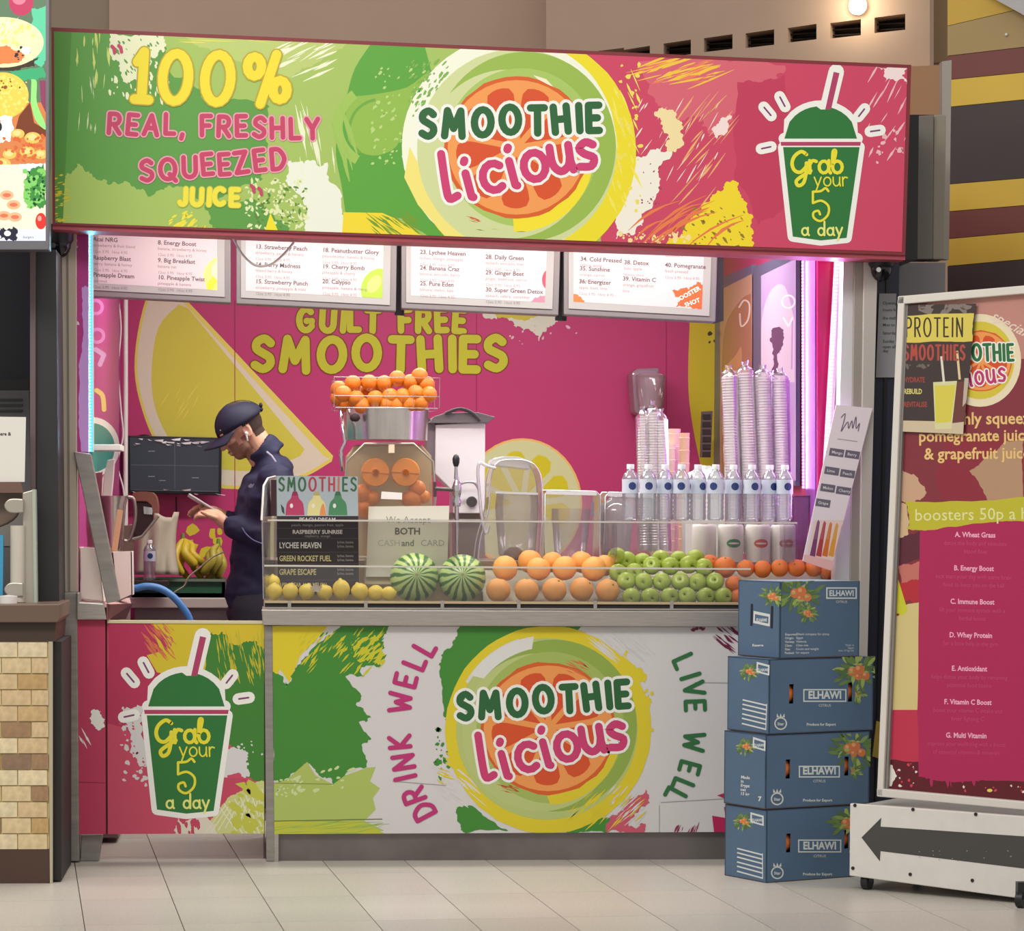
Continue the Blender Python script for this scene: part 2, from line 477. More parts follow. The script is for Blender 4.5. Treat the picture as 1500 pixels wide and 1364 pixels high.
# ------------------------------------------------------------------ shared artwork: the stall's emblem and its cup
DG = (40, 112, 52); PK = (196, 58, 110); WH = (232, 232, 226); YE = (228, 214, 40); OR = (206, 78, 36)
def slice_(c, cx, cy, r, seg=9, rot=.2):
    c.ell(cx, cy, r, r*.98, (206, 92, 36), jit=.015); c.ell(cx, cy, r*.955, r*.93, (230, 150, 80))
    for k in range(seg):
        a = rot+2*pi*k/seg; d = 2*pi/seg*.42
        pts = [(cx+r*.12*cos(a), cy+r*.12*sin(a))]
        pts += [(cx+r*.62*cos(a-d*.95), cy+r*.62*sin(a-d*.95))]
        pts += [(cx+r*q*cos(a+d*t), cy+r*q*sin(a+d*t)) for t, q in ((-.9, .74), (-.65, .82), (-.3, .84), (0, .845), (.3, .84), (.65, .82), (.9, .74))]
        pts += [(cx+r*.62*cos(a+d*.95), cy+r*.62*sin(a+d*.95))]
        c.poly(pts, OR, k == 0)
def emblem_text(c, cx, cy, s, r1=-.033, r2=-.21):
    g = (38, 96, 52)
    c.text('SMOOTHIE', cx-145*s, cy-10*s, 48*s, 11*s, g, rot=r1, track=.25, width=276*s, outline=WH, ow=20*s, jit=1.2*s)
    x = cx-103*s; y = cy+80*s
    for lay, w in ((WH, 20*s), (PK, 12*s)):
        c.up()
        for ch, dx, dy, h in (('l', 2, -2, 68), ('i', 33, -5, 66), ('c', 56, -14, 68), ('i', 97, -22, 68), ('o', 116, -30, 70), ('u', 156, -42, 66), ('s', 196, -48, 64)):
            c.glyph(ch, x+dx*s, y+dy*s, h*s, w, lay, rot=r2*.7, up=False)
def cup(c, cx, cy, s):
    def T(*pts): return [(cx+x*s, cy+y*s) for x, y in pts]
    body = [(-58, 8), (60, 8), (40, 148), (0, 152), (-43, 146)]
    dome = [(-56, -5)]+[(-56+112*t, -5-50*math.sqrt(max(0, 1-(2*t-1)**2))**1.0) for t in [i/14 for i in range(1, 14)]]+[(56, -5)]
    c.up()
    for pl, w in ((body+[body[0]], 16), (dome+[dome[0]], 18)): c.line(T(*pl), w*s, WH, False)
    c.poly(T((-64, -8), (64, -8), (62, 14), (-62, 14)), WH, False)
    c.line(T((11, -54), (24, -108)), 24*s, WH, False)
    for x, y, a, l in ((-82, -47, 50, 18), (-59, -62, 62, 18), (63, -45, -52, 16), (84, -17, -8, 16), (-84, 9, -12, 16)):
        d = (cos(radians(a))*l/2, sin(radians(a))*l/2)
        c.line(T((x-d[0], y-d[1]), (x+d[0], y+d[1])), 17*s, WH, False)
    c.poly(T(*body), (40, 112, 52), True); c.poly(T(*dome), (40, 112, 52), False)
    c.poly(T((-8, -56), (16, -56), (10, -50), (0, -50)), WH)
    c.poly(T((-62, 0), (62, 0), (61, 6), (-61, 6)), (170, 60, 95))
    c.poly(T((7, -50), (16, -50), (29, -106), (20, -108)), (170, 60, 100))
    for x, y, a, l in ((-82, -47, 50, 16), (-59, -62, 62, 16), (63, -45, -52, 14), (84, -17, -8, 14), (-84, 9, -12, 14)):
        d = (cos(radians(a))*l/2, sin(radians(a))*l/2)
        c.line(T((x-d[0], y-d[1]), (x+d[0], y+d[1])), 2.6*s, (120, 60, 110), False)
def cup_text(c, cx, cy, s):
    yl = (225, 215, 50)
    c.up()
    x = cx-45*s; y = cy+52*s
    x += c.glyph('G2', x, y, 37*s, 5.6*s, yl, up=False)*.94
    for ch in 'rab': x += c.glyph(ch, x, y-4*s, 34*s, 5.2*s, yl, up=False)+4.4*s
    x = cx-10*s
    for ch in 'your': x += c.glyph(ch, x, cy+68*s, 24*s, 2.2*s, yl, up=False)+3.5*s
    c.glyph('5', cx-14*s, cy+122*s, 46*s, 3.6*s, yl, up=False)
    x = cx-29*s
    for ch in 'a day': x += c.glyph(ch, x, cy+144*s, 21*s, 3*s, (225, 225, 120), up=False)+4*s

# ------------------------------------------------------------------ floor and surroundings
rg = random.Random(3)
fl = struct('floor', MB().bx(-9, 9, -14, 9, -.06, -.006), mat('floor grout', (92, 86, 80), .8))
# tiles run a little askew to the kiosk
ta = atan2(750-27, F)-YAW  # direction of the long joints measured from +Y towards -X
du = V((cos(ta), sin(ta), 0)); dv = V((-sin(ta), cos(ta), 0))
o0 = PZ(233, 1268); TW = (PZ(965, 1268)-o0).dot(du)/6; o0 = o0-dv*((o0-PZ(600, 1311)).dot(dv))
tms = [mat('floor tile %d' % i, c, .34, noise_amt=.13, nscale=90, bump=.05) for i, c in enumerate([(192, 188, 178), (197, 193, 183), (188, 184, 175), (194, 188, 179)])]
TL = TW*2
tme = []
for m_ in tms:
    t = MB().bx(.0016, TW-.0016, .0012, TL-.0012, -.02, 0)
    me = bpy.data.meshes.new('tile'); me.from_pydata(t.v, [], t.f); me.materials.append(m_); tme.append(me)
for j in range(-7, 4):
    for i in range(-6, 12):
        p = o0+du*(i*TW)+dv*(j*TL)
        if p.y > 3.0 or p.y < -4.5: continue
        t = bpy.data.objects.new('tile', tme[rg.randrange(4)]); SC.collection.objects.link(t)
        t.parent = fl; t.location = p; t.rotation_euler = (0, 0, ta)
fo = MB()
for (x0, x1, y0, y1) in ((-9, 9, -14, -4.6), (-9, -2.6, -4.6, 9), (4.2, 9, -4.6, 9)):
    pass
build('outer_floor', MB().bx(-9, 9, -14, -4.7, -.006, -.002), tms[0], fl)

# far wall above the stall with a slotted bulkhead
BW = mat('bulkhead paint', (188, 162, 142), .8, noise_amt=.05, nscale=3)
GW = mat('grey brown paint', (150, 134, 116), .8)
wb = struct('wall_back', MB().rect(-900, -700, 165, 1250, 4.62, .1).rect(160, -700, 2400, 1250, 4.6, .1, 1), [GW, BW])
# the bulkhead stands in front, turned towards the right
o_b = P(850, 60, 4.3); nb = V((sin(radians(22)), -cos(radians(22)), 0)); nb = V((-nb.x, nb.y, 0))
def B3(x, y): return PL(x, y, o_b, nb)
sl = [(914, 70, 952, 88), (972, 61, 1012, 82), (1031, 53, 1073, 74), (1092, 46, 1134, 68), (1154, 38, 1196, 60), (1216, 31, 1261, 54), (1281, 23, 1326, 46)]
mb = MB(); dep = -nb*.12
bd = 98
def bq(x0, y0a, y0b, x1, y1b, y1a): 
    mb.prism([B3(x0, y0a), B3(x1, y1a), B3(x1, y1b), B3(x0, y0b)], dep)
# strips above, below and between the slots
bq(800, -260, 84, 914, 70, -260)
xs = [914]+[v for a, _, b, _ in sl for v in (a, b)][1:]+[1362]
for a, t, b, bt in sl: 
    bq(a, -260, t+3, b, t-3, -260); bq(a, bt+2.5, 140, b, 130, bt-2.5)
for k in range(len(sl)):
    a = sl[k][2]; b = sl[k+1][0] if k+1 < len(sl) else 1362
    bq(a, -260, 140, b, 130, -260)
bh = one('bulkhead', mb, BW, 'beige bulkhead above the sign with a row of dark slots', 'bulkhead', fix=True)
mb = MB()
for a, t, b, bt in sl:
    mb.prism([B3(a-4, t-8)-nb*.14, B3(b+4, t-8)-nb*.14, B3(b+4, bt+8)-nb*.14, B3(a-4, bt+8)-nb*.14], -nb*.02)
    for q in (.35, .7): 
        y = t+(bt-t)*q
        mb.prism([B3(a, y)-nb*.08, B3(b, y-2.5)-nb*.08, B3(b, y)-nb*.06, B3(a, y+2.5)-nb*.06], -nb*.02, 1)
build('slot_backing', mb, [mat('slot dark', (26, 20, 17), .9), mat('slot fin', (52, 38, 28), .8)], bh)
# return faces right of the bulkhead
one('wall_return', MB().px([(1362, -150), (1400, -150), (1400, 90), (1362, 92)], 4.2, .08), mat('tan paint', (160, 132, 100), .8), 'tan return face of the bulkhead beside the striped wall', 'bulkhead')
one('soffit_block', MB().px([(1335, 97), (1392, 95), (1386, 168), (1335, 168)], 3.4, .3), mat('warm tan paint', (190, 146, 108), .8), 'orange tan soffit block just right of the pink end of the sign', 'soffit')
# downlight
c0 = B3(1258, 10)+nb*.02
dl = thing('downlight', 'small glowing round downlight on the beige bulkhead', 'lamp', c0)
Mx = V((0, 0, 1)).rotation_difference(nb).to_matrix()
build('bezel', MB().lathe([(.028, 0), (.048, 0), (.046, .012), (.030, .012)], 20, c0, Mx), WHITE, dl, smooth=40)
build('bulb', MB().ball(c0+nb*.008, (.028, .028, .014), M=Mx), mat('lamp glow', (255, 240, 200), emit=9), dl, smooth=60)
pl_ = bpy.data.lights.new('downlight_light', 'POINT'); pl_.energy = 3; pl_.color = (1, .85, .6); pl_.shadow_soft_size = .05
po = bpy.data.objects.new('downlight_light', pl_); SC.collection.objects.link(po); po.location = c0+nb*.12; 

# striped wall on the right, coming towards the camera
o_s = P(1390, 300, 1.6); ns = V((-sin(radians(38)), -cos(radians(38)), 0))
def S3(x, y): return PL(x, y, o_s, ns)
STR = [(-400, -420, (214, 186, 60)), (-60, -100, (180, 150, 62)), (38, 12, (150, 130, 88)), (82, 69, (108, 62, 58)), (117, 106, (196, 168, 66)), (157, 146, (62, 56, 54)),
       (270, 261, (196, 168, 66)), (310, 301, (108, 62, 58)), (350, 340, (196, 168, 66)), (390, 380, (62, 56, 54)), (1330, 1420, None)]
ws = struct('wall_right', MB().prism([S3(1385, -420)-ns*.03, S3(1760, -480)-ns*.03, S3(1760, 1430)-ns*.03, S3(1385, 1330)-ns*.03], -ns*.1), mat('wall base', (70, 64, 60), .8))
for k in range(len(STR)-1):
    a, b, col = STR[k]; a2, b2, _ = STR[k+1]; s_ = 1 if a > -70 else 1
    q = [S3(1388, a), S3(1500, b), S3(1700, b+(b-a)*1.8), S3(1700, b2+(b2-a2)*1.8), S3(1500, b2), S3(1386, a2)]
    q = [S3(1388, a+.4), S3(1700, b+(b-a)*1.8+.4), S3(1700, b2+(b2-a2)*1.8-.4), S3(1388, a2-.4)]
    build('cladding_band', MB().prism(q, -ns*.03), mat('band %d %d %d' % col, tuple(min(255, int(v*1.17)) for v in col), .6, noise_amt=.03, nscale=5), ws)
t = S3(1475, 51)+ns*.006
build('stud', MB().ball(t, .007), WHITE, ws, smooth=60)
one('ceiling_panel', MB().prism([S3(1448, -8)+ns*.05, S3(1600, -60)+ns*.05, S3(1600, 80)+ns*.05, S3(1503, 22)+ns*.05], ns*.02), mat('pale panel', (185, 185, 185), .6), 'pale grey ceiling panel corner above the striped wall', 'panel')
# ------------------------------------------------------------------ kiosk shell
XL = P(114, 700, 0).x; XR = P(1240, 700, 0).x; BY = 3.1
ZT = 2.87
shell = MB().bx(XL-.05, XR+.05, .25, BY+.1, ZT, ZT+.05)
struct('ceiling', shell, mat('unseen kiosk ceiling', (120, 112, 108), .8))  # unseen roof, added to keep light from above off the upper back wall
MAG = (184, 62, 114)
VIN = mat('magenta vinyl', MAG, .32, spec=.35)
wkb = struct('wall_kiosk_back', MB().bx(XL-.05, XR+.05, BY, BY+.05, 0, ZT), VIN)
wkl = struct('wall_kiosk_left', MB().bx(XL-.04, XL, .07, BY, 0, ZT), mat('violet magenta vinyl', (176, 62, 132), .4, spec=.3))
wkr = struct('wall_kiosk_right', MB().bx(XR, XR+.04, .12, BY, 0, ZT), VIN)

# printed artwork on the back wall
c = Canvas(P(600, 600, BY), (0, -1, 0), [(150, 300), (1090, 300), (1090, 960), (150, 960)], rough=.35, spec=.3)
YG = (190, 186, 66); PY = (214, 206, 150)
wedge = sm((226, 400), (205, 470), (197, 540), (208, 600), (232, 655), (275, 700), (330, 716), (400, 712), (448, 698), (486, 676))
c.poly(wedge+[(488, 668), (236, 400)], (220, 212, 100))
c.poly([(x*.975+9, y*.975+13) for x, y in wedge]+[(474, 668), (240, 412)], (218, 214, 190))
pulp = sm((262, 446), (232, 480), (222, 545), (228, 600), (254, 650), (300, 680), (352, 690), (400, 684), (440, 668))
c.poly(pulp+[(446, 658), (430, 640), (276, 452)], (206, 204, 78))
c.streaks(240, 570, 330, 620, 10, 30, 2, -60, (222, 214, 90), seed=4)
c.ell(765, 738, 88, 96, (232, 190, 110)); c.ell(765, 738, 85, 93, (206, 216, 160))
for a in (-100, -62, -24, 14, -138, -176):
    r_ = radians(a); d = .26
    c.poly([(765+70*cos(r_+d*t)*q, 738+76*sin(r_+d*t)*q) for t, q in ((-1, .85), (-.6, 1), (0, 1.03), (.6, 1), (1, .85), (.6, .35), (0, .2), (-.6, .35))], (206, 202, 40))
c.splash([(690, 440), (830, 440), (822, 468), (800, 480), (790, 500), (775, 482), (760, 478), (750, 470), (720, 468)], (208, 216, 196), amp=7, seed=3)
c.splash([(690, 430), (812, 430), (800, 462), (770, 470), (730, 466)], (196, 190, 70), amp=3, seed=5)
c.specks(740, 472, 850, 505, 12, (214, 190, 196), r=(1, 3), seed=8)
c.poly([(1008, 300), (1090, 300), (1090, 900), (1050, 900)]+sm((1030, 700), (1014, 620), (1008, 560), (1010, 480))+[(1010, 400)], (206, 186, 52))
c.specks(1036, 488, 1050, 512, 4, (70, 60, 40), r=(1.5, 3.5), seed=3)
c.specks(262, 775, 330, 812, 8, (206, 200, 60), r=(4, 9), seed=3)
for x in (344, 698, 976): c.line([(x, 440), (x, 800)], 1.2, (150, 40, 88), caps=False)
c.flush('artwork', wkb)
c.text('GUILT FREE', 433, 488, 40, 9.5, (188, 194, 54), rot=.008, width=255, track=.22, outline=(128, 70, 40), ow=13, jit=1)
c.text('SMOOTHIES', 366, 546, 57, 12.5, (188, 194, 54), rot=.004, width=386, track=.2, outline=(128, 70, 40), ow=16, jit=1.2)
c.flush('lettering', wkb)

# left wall artwork
nl = V((1, 0, 0)); ol = V((XL, 1, 1))
c = Canvas(ol, nl, [(118, 320), (186, 320), (186, 900), (118, 900)], rough=.35)
c.ell(135, 655, 40, 44, WH); c.ell(135, 656, 33, 36, (40, 140, 132))
c.poly([(146, 760), (150, 700), (168, 668), (160, 770)], (226, 214, 210))
c.splash([(129, 690), (150, 690), (152, 800), (129, 860)], (110, 24, 62), amp=3, seed=2)
for q, (x, y) in enumerate(((140, 450), (142, 492))): c.ring(x, y, 7, 12, (206, 120, 190))
c.line([(140, 512), (152, 520), (146, 534)], 7, (206, 150, 200)); c.line(sm((141, 572), (150, 580), (152, 600)), 7, (230, 200, 120))
c.flush('artwork', wkl)

# conduit and cable in the left corner
ct = thing('conduit', 'white vertical conduit in the left rear corner with a wavy cable', 'pipe', P(184, 760, 2.95))
build('pipe', MB().tube([P(184, 380, 2.95), P(184, 770, 2.95)], .011, 8), WHITE, ct, smooth=60)
build('cable', MB().tube(smoothpts([P(x, y, 2.93) for x, y in ((172, 430), (177, 480), (173, 540), (177, 600), (180, 640), (172, 680), (181, 720), (182, 770))]), .005, 6), WHITE, ct, smooth=60)

# ------------------------------------------------------------------ fascia sign (a lightbox)
SY = -.16
q4 = [(75, 40), (1335, 95), (1326, 374), (77, 329)]
sg = thing('fascia_sign', 'long green yellow and pink lightbox sign across the top of the stall', 'sign', P(700, 352, SY+.1))
build('box', MB().px(q4, SY, .22), mat('sign edge red', (128, 40, 48), .5), sg)
cl = [(79, 46), (1329, 100), (1321, 369), (81, 326)]
c = Canvas(P(700, 200, SY), (0, -1, 0), cl, emit=.13, rough=.4)
LGR = (156, 184, 92); GR = (88, 148, 64)
c.poly(cl, LGR)
c.splash([(60, 20), (240, 30), (252, 110), (300, 150), (395, 156), (392, 215), (385, 262), (330, 285), (290, 292), (255, 275), (215, 285), (180, 268), (140, 262), (112, 240), (96, 262), (60, 262)], GR, amp=9, seed=2)
c.poly([(60, 20), (106, 20), (92, 330), (60, 330)], (76, 132, 52))  # darker green paints the lightbox's weaker light along its left edge
c.splash([(250, 40), (520, 60), (470, 90), (430, 112), (380, 90), (300, 70)], (176, 194, 110), amp=6, seed=12)
c.splash([(158, 45), (250, 48), (240, 70), (222, 92), (200, 118), (178, 112), (164, 84)], (222, 226, 190), amp=9, seed=6)
c.specks(160, 60, 250, 150, 60, (226, 228, 190), r=(1, 2.6), seed=4, ang=80, stretch=2.4)
c.specks(165, 48, 245, 110, 50, GR, r=(.8, 2), seed=14, ang=60, stretch=2)
c.streaks(98, 50, 160, 120, 16, 26, 3, 88, (196, 208, 110), seed=3)
c.streaks(110, 110, 140, 200, 9, 24, 2, 88, (206, 214, 170), seed=5)
c.streaks(262, 50, 420, 62, 8, 90, 2.2, 3, (214, 208, 96), seed=6)
c.streaks(410, 62, 480, 110, 22, 46, 4, -28, (226, 230, 200), seed=7)
c.splash([(300, 300), (360, 292), (402, 318), (420, 345), (330, 345)], GR, amp=10, seed=9)
c.splash([(420, 232), (446, 240), (480, 238), (500, 300), (508, 350), (430, 352), (450, 310), (432, 280)], (224, 228, 212), amp=10, seed=10)
c.specks(360, 262, 450, 335, 120, (214, 222, 170), r=(1, 3), seed=9, stretch=1.8)
c.specks(370, 270, 450, 338, 60, (86, 130, 50), r=(.8, 2.4), seed=19, stretch=2)
c.streaks(440, 170, 490, 250, 14, 60, 4, 78, (222, 228, 196), seed=11)
c.specks(250, 308, 300, 335, 26, (226, 214, 60), r=(1, 3), seed=5, ang=-40, stretch=2.5)
c.streaks(79, 255, 100, 325, 34, 10, 3, -10, (196, 184, 50), seed=12)
c.poly([(388, 338), (396, 312), (408, 340)], YE)
# green swirl between the text and the emblem
gs = sm((545, 62), (520, 100), (508, 140), (497, 180), (492, 225), (500, 270), (506, 312))
c.poly(gs+[(590, 320), (648, 360), (700, 360), (620, 60)], (86, 156, 56))
c.poly(sm((508, 142), (550, 138), (596, 128), (628, 108), (600, 170), (580, 215), (545, 228), (514, 212), (506, 180)), (138, 178, 72))
c.ring(552, 185, 50, 64, (150, 186, 84), a0=120, a1=235, jit=.004); c.ring(556, 190, 42, 46, (104, 160, 60), a0=130, a1=262)
c.streaks(492, 190, 512, 262, 5, 80, 6, 76, (148, 184, 84), seed=15)
c.specks(545, 95, 640, 250, 110, (176, 204, 120), r=(.8, 2.6), seed=16, stretch=1.6, ang=-40)
c.poly([(503, 311), (560, 312), (592, 326), (640, 362), (500, 362)], (228, 206, 44))
c.streaks(548, 314, 610, 345, 26, 30, 3, 35, (110, 148, 44), seed=17)
# pink right half
PB = (196, 66, 96)
c.splash([(860, 60), (1360, 60), (1360, 400), (880, 400), (870, 230)], PB, amp=3, seed=20)
c.splash([(935, 90), (1150, 96), (1130, 130), (1085, 160), (1050, 200), (1030, 175), (980, 190), (960, 150)], (206, 96, 112), amp=10, seed=21)
c.splash([(1080, 120), (1150, 110), (1150, 300), (1110, 330), (1075, 260)], (186, 56, 88), amp=6, seed=22)
c.streaks(935, 88, 1050, 118, 26, 66, 4, -17, (232, 190, 60), seed=23); c.streaks(930, 84, 1040, 122, 16, 40, 3, -17, (226, 120, 90), seed=24)
c.streaks(1000, 140, 1080, 330, 26, 60, 3, -52, (226, 170, 110), seed=25); c.streaks(930, 150, 1060, 260, 24, 26, 2.4, -60, (232, 214, 200), seed=26)
c.splash([(930, 230), (965, 218), (985, 222), (968, 262), (945, 310), (925, 345), (902, 350), (905, 300)], (232, 228, 214), amp=8, seed=27)
c.splash([(958, 168), (975, 160), (996, 178), (1000, 205), (984, 222), (978, 196)], (232, 214, 160), amp=8, seed=28)
c.splash([(1042, 190), (1060, 172), (1072, 170), (1066, 190), (1050, 204)], (236, 214, 210), amp=6, seed=29)
c.splash([(1004, 330), (1030, 298), (1060, 278), (1082, 270), (1094, 300), (1104, 340), (1098, 372), (960, 372), (980, 348)], (232, 208, 40), amp=8, seed=30)
c.specks(1000, 300, 1096, 362, 56, (140, 116, 40), r=(.8, 2.6), seed=31, stretch=1.8, ang=40)
c.specks(940, 240, 975, 300, 18, (150, 60, 70), r=(.8, 1.8), seed=32)
c.specks(905, 340, 1010, 366, 60, (236, 214, 150), r=(1.4, 4), seed=33)
c.streaks(940, 300, 1060, 345, 14, 90, 4, -32, (222, 120, 70), seed=34, curve=26)
c.streaks(1270, 96, 1330, 230, 16, 30, 3, -60, (226, 180, 186), seed=35)
c.splash([(1286, 98), (1330, 98), (1330, 126), (1310, 118), (1296, 120)], (234, 214, 214), amp=9, seed=36)
c.specks(1280, 190, 1330, 240, 16, (226, 180, 186), r=(1, 4), seed=37)
# emblem
c.ell(766, 222, 166, 172, (226, 212, 38), n=60, jit=.003)
c.streaks(895, 100, 935, 300, 24, 34, 4, 70, (232, 220, 90), seed=38); c.specks(905, 90, 938, 310, 40, (228, 212, 90), r=(1.5, 5), seed=40)
c.ell(746, 214, 157, 160, (230, 234, 214), n=60, jit=.004)
c.poly([(592, 260), (600, 215), (618, 250), (650, 300), (700, 340), (735, 352), (660, 355), (612, 300)], (230, 218, 120))
c.specks(600, 90, 660, 170, 80, (120, 170, 80), r=(.8, 2.4), seed=39, ang=-50, stretch=2.4)
c.ell(757, 220, 146, 148, (198, 208, 150), n=60, jit=.002)
c.ell(769, 215, 133, 139, (146, 178, 76), n=60); c.ell(744, 226, 122, 124, (198, 208, 150), n=60); c.ell(764, 216, 112, 116, (160, 190, 96), n=60)
c.poly(arc(757, 222, 114, 118, -6, 92, 14)+[(750, 300), (830, 270)], (232, 216, 44)); c.poly([(781, 110), (800, 116), (822, 140), (810, 136)], (232, 228, 200))
slice_(c, 757, 216, 106)
c.streaks(690, 318, 700, 326, 6, 14, 2, 20, (196, 90, 50), seed=44); c.streaks(700, 332, 790, 340, 3, 26, 1.2, 4, (110, 130, 70), seed=45)
cup(c, 1202, 208, .95)
c.flush('artwork', sg)
emblem_text(c, 757, 215, 1)
c.text('100%', 190, 152, 84, 14, (228, 210, 48), rot=.03, width=250, track=.22, outline=(176, 156, 44), ow=18, jit=1)
c.text('REAL, FRESHLY', 156, 198, 35, 6.9, (186, 62, 96), rot=.028, width=318, track=.24, outline=(222, 150, 170), ow=11, jit=1.2)
c.text('SQUEEZED', 204, 268, 36, 6.9, (186, 62, 96), rot=-.085, width=222, track=.22, outline=(222, 150, 170), ow=11, jit=1.2)
c.text('JUICE', 260, 303, 30, 7, (226, 214, 60), rot=.01, width=96, track=.2, outline=(190, 188, 70), ow=9.5, jit=.6)
for x, y in ((164, 68), (174, 67), (368, 272), (379, 276)): c.line([(x, y), (x+3, y+3), (x+4, y+9)], 5, (186, 62, 96))
cup_text(c, 1202, 208, .95)
c.flush('lettering', sg)
build('bottom_trim', MB().px([(77, 329), (1326, 374), (1326, 381), (77, 336)], SY+.01, .16), mat('trim rose', (170, 70, 84), .5), sg)

# hanging white cable under the sign
one('hanging_cable', MB().tube(smoothpts([P(x, y, -.02) for x, y in ((335, 336), (345, 356), (358, 376), (375, 389), (395, 388), (412, 376), (428, 358), (438, 344))]), .0045, 6),
    mat('cable white', (220, 216, 214), .5), 'thin white cable looping down below the green part of the sign', 'cable', smooth=60)

# ------------------------------------------------------------------ menu lightboxes
MY = .62
def menu(quad, items, red, art, lab, split=.5):
    t = thing('menu_board', lab, 'menu board', P((quad[0][0]+quad[2][0])/2, quad[2][1], MY), 'lit menu boards under the sign')
    fr = MB(); cx = sum(q[0] for q in quad)/4; cy = sum(q[1] for q in quad)/4
    build('frame', MB().px(quad, MY, .09), mat('menu frame grey', (128, 128, 130), .45, .3), t, bevel=.004)
    i1 = [(x+(7 if x < cx else -9), y+(7 if y < cy else -9)) for x, y in quad]
    build('panel', MB().px(i1, MY-.004, .004), mat('menu frosted edge', (158, 162, 162), .4), t)
    i2 = [(x+(7 if x < cx else -11), y+(5 if y < cy else -10)) for x, y in i1]
    c = Canvas(P(cx, cy, MY-.004), (0, -1, 0), i2, emit=.05, rough=.5)
    c.poly(i2, (192, 184, 188))
    art(c); c.flush('artwork', t)
    r = atan2(quad[2][1]-quad[3][1], quad[2][0]-quad[3][0])
    for k, (x, y, h, sub, pr) in enumerate(items):
        c.font(h, x, y, 8.8, (84, 74, 80), rot=r, bold=.02)
        c.font(sub, x, y+8, 6.3, (120, 110, 112), rot=r); c.font(pr, x, y+17, 6, (128, 118, 120), rot=r)
    c.flush('lettering', t)
    return t
def art1(c):
    c.ell(328, 405, 30, 30, (228, 222, 120)); c.ell(330, 424, 28, 24, (232, 220, 60)); c.ell(330, 396, 20, 18, (236, 232, 170)); c.ell(332, 425, 20, 16, (236, 228, 110))
PR = '12oz 3.95  16oz 4.95'
menu([(130, 300), (338, 306), (338, 444), (130, 434)],
     [(136, 353, 'Acai NRG', 'strawberry & fruit blend', PR), (136, 380, 'Raspberry Blast', 'berry, banana & honey', PR), (136, 405, 'Pineapple Dream', 'coconut', PR),
      (231, 358, '8. Energy Boost', 'banana, strawberry & honey', PR), (231, 384, '9. Big Breakfast', 'banana oat', PR), (231, 409, '10. Pineapple Twist', 'pineapple & banana', PR)],
     0, art1, 'white lit menu board with a lemon, leftmost under the sign')
def art2(c):
    c.poly([(520, 440), (566, 350), (566, 440)], (220, 228, 190)); c.ell(552, 420, 22, 28, (150, 186, 66), rot=.5); c.ell(548, 416, 9, 14, (188, 210, 110), rot=.6)
menu([(346, 312), (582, 322), (580, 456), (346, 445)],
     [(374, 364, '13. Strawberry Peach', 'strawberry, peach & banana', PR), (374, 390, '14. Berry Madness', 'mixed berry & honey', PR), (374, 415, '15. Strawberry Punch', 'strawberry, pineapple & mint', PR),
      (472, 369, '18. Peanutbutter Glory', 'peanutbutter, banana & honey', PR), (472, 393, '19. Cherry Bomb', 'pineapple & cherry', PR), (472, 415, '20. Calypso', 'pineapple, banana & mango', PR)],
     0, art2, 'white lit menu board with a green lime, behind the looping cable')
def art3(c):
    c.ell(806, 410, 12, 16, (190, 70, 90)); c.splash([(770, 452), (788, 436), (804, 430), (806, 452)], (206, 120, 140), amp=4, seed=3); c.specks(765, 440, 806, 450, 10, (90, 140, 70), r=(1, 3), seed=2)
menu([(588, 322), (822, 332), (818, 462), (588, 452)],
     [(615, 372, '23. Lychee Heaven', 'lychee, mango, pineapple', PR), (615, 395, '24. Banana Craz', 'banana, avocado, berry', PR), (615, 418, '25. Pure Eden', 'banana, melon, kale', PR),
      (711, 379, '28. Daily Green', 'spinach, avocado, kiwi', PR), (711, 402, '29. Ginger Beet', 'ginger, beetroot, carrot', PR), (711, 427, '30. Super Green Detox', 'spinach, celery, cucumber', PR)],
     0, art3, 'white lit menu board with small red fruit, third from the left')
def art4(c):
    c.splash([(984, 425), (1010, 424), (1020, 412), (1032, 418), (1034, 452), (990, 450), (1000, 438)], (190, 92, 50), amp=5, seed=3)
    c.splash([(838, 432), (856, 440), (862, 452), (838, 450)], (200, 110, 60), amp=4, seed=4)
    c.font('BOOSTER', 992, 443, 9, WH, rot=-.5, bold=.02); c.font('SHOT', 1004, 450, 9, WH, rot=-.35, bold=.02)
    c.font('10. Juices', 915, 372, 7, (206, 90, 80)); c.font('Boosters', 975, 376, 7, (206, 90, 80))
menu([(826, 333), (1052, 342), (1048, 472), (826, 461)],
     [(850, 382, '34. Cold Pressed', 'celery, apple', ''), (849, 396, '35. Sunshine', 'orange, carrot', 'ginger, lemon'), (848, 415, '36. Energizer', 'apple, beet, lime', PR),
      (914, 387, '38. Detox', 'kale, apple', 'lemon, mint'), (912, 411, '39. Vitamin C', 'orange, grapefruit', 'lime'), (974, 391, '40. Pomegranate', 'fresh pressed', PR)],
     0, art4, 'white lit menu board with an orange booster splash, rightmost under the sign')
one('mounting_rail', MB().px([(120, 300), (1060, 335), (1060, 470), (1045, 474), (1045, 360), (120, 325)], MY+.10, .03).px([(578, 330), (594, 331), (592, 462), (578, 461)], MY+.095, .03).px([(814, 340), (832, 341), (830, 470), (814, 469)], MY+.095, .03),
    mat('rail dark', (50, 50, 54), .6), 'dark mounting rail behind the menu boards', 'rail')

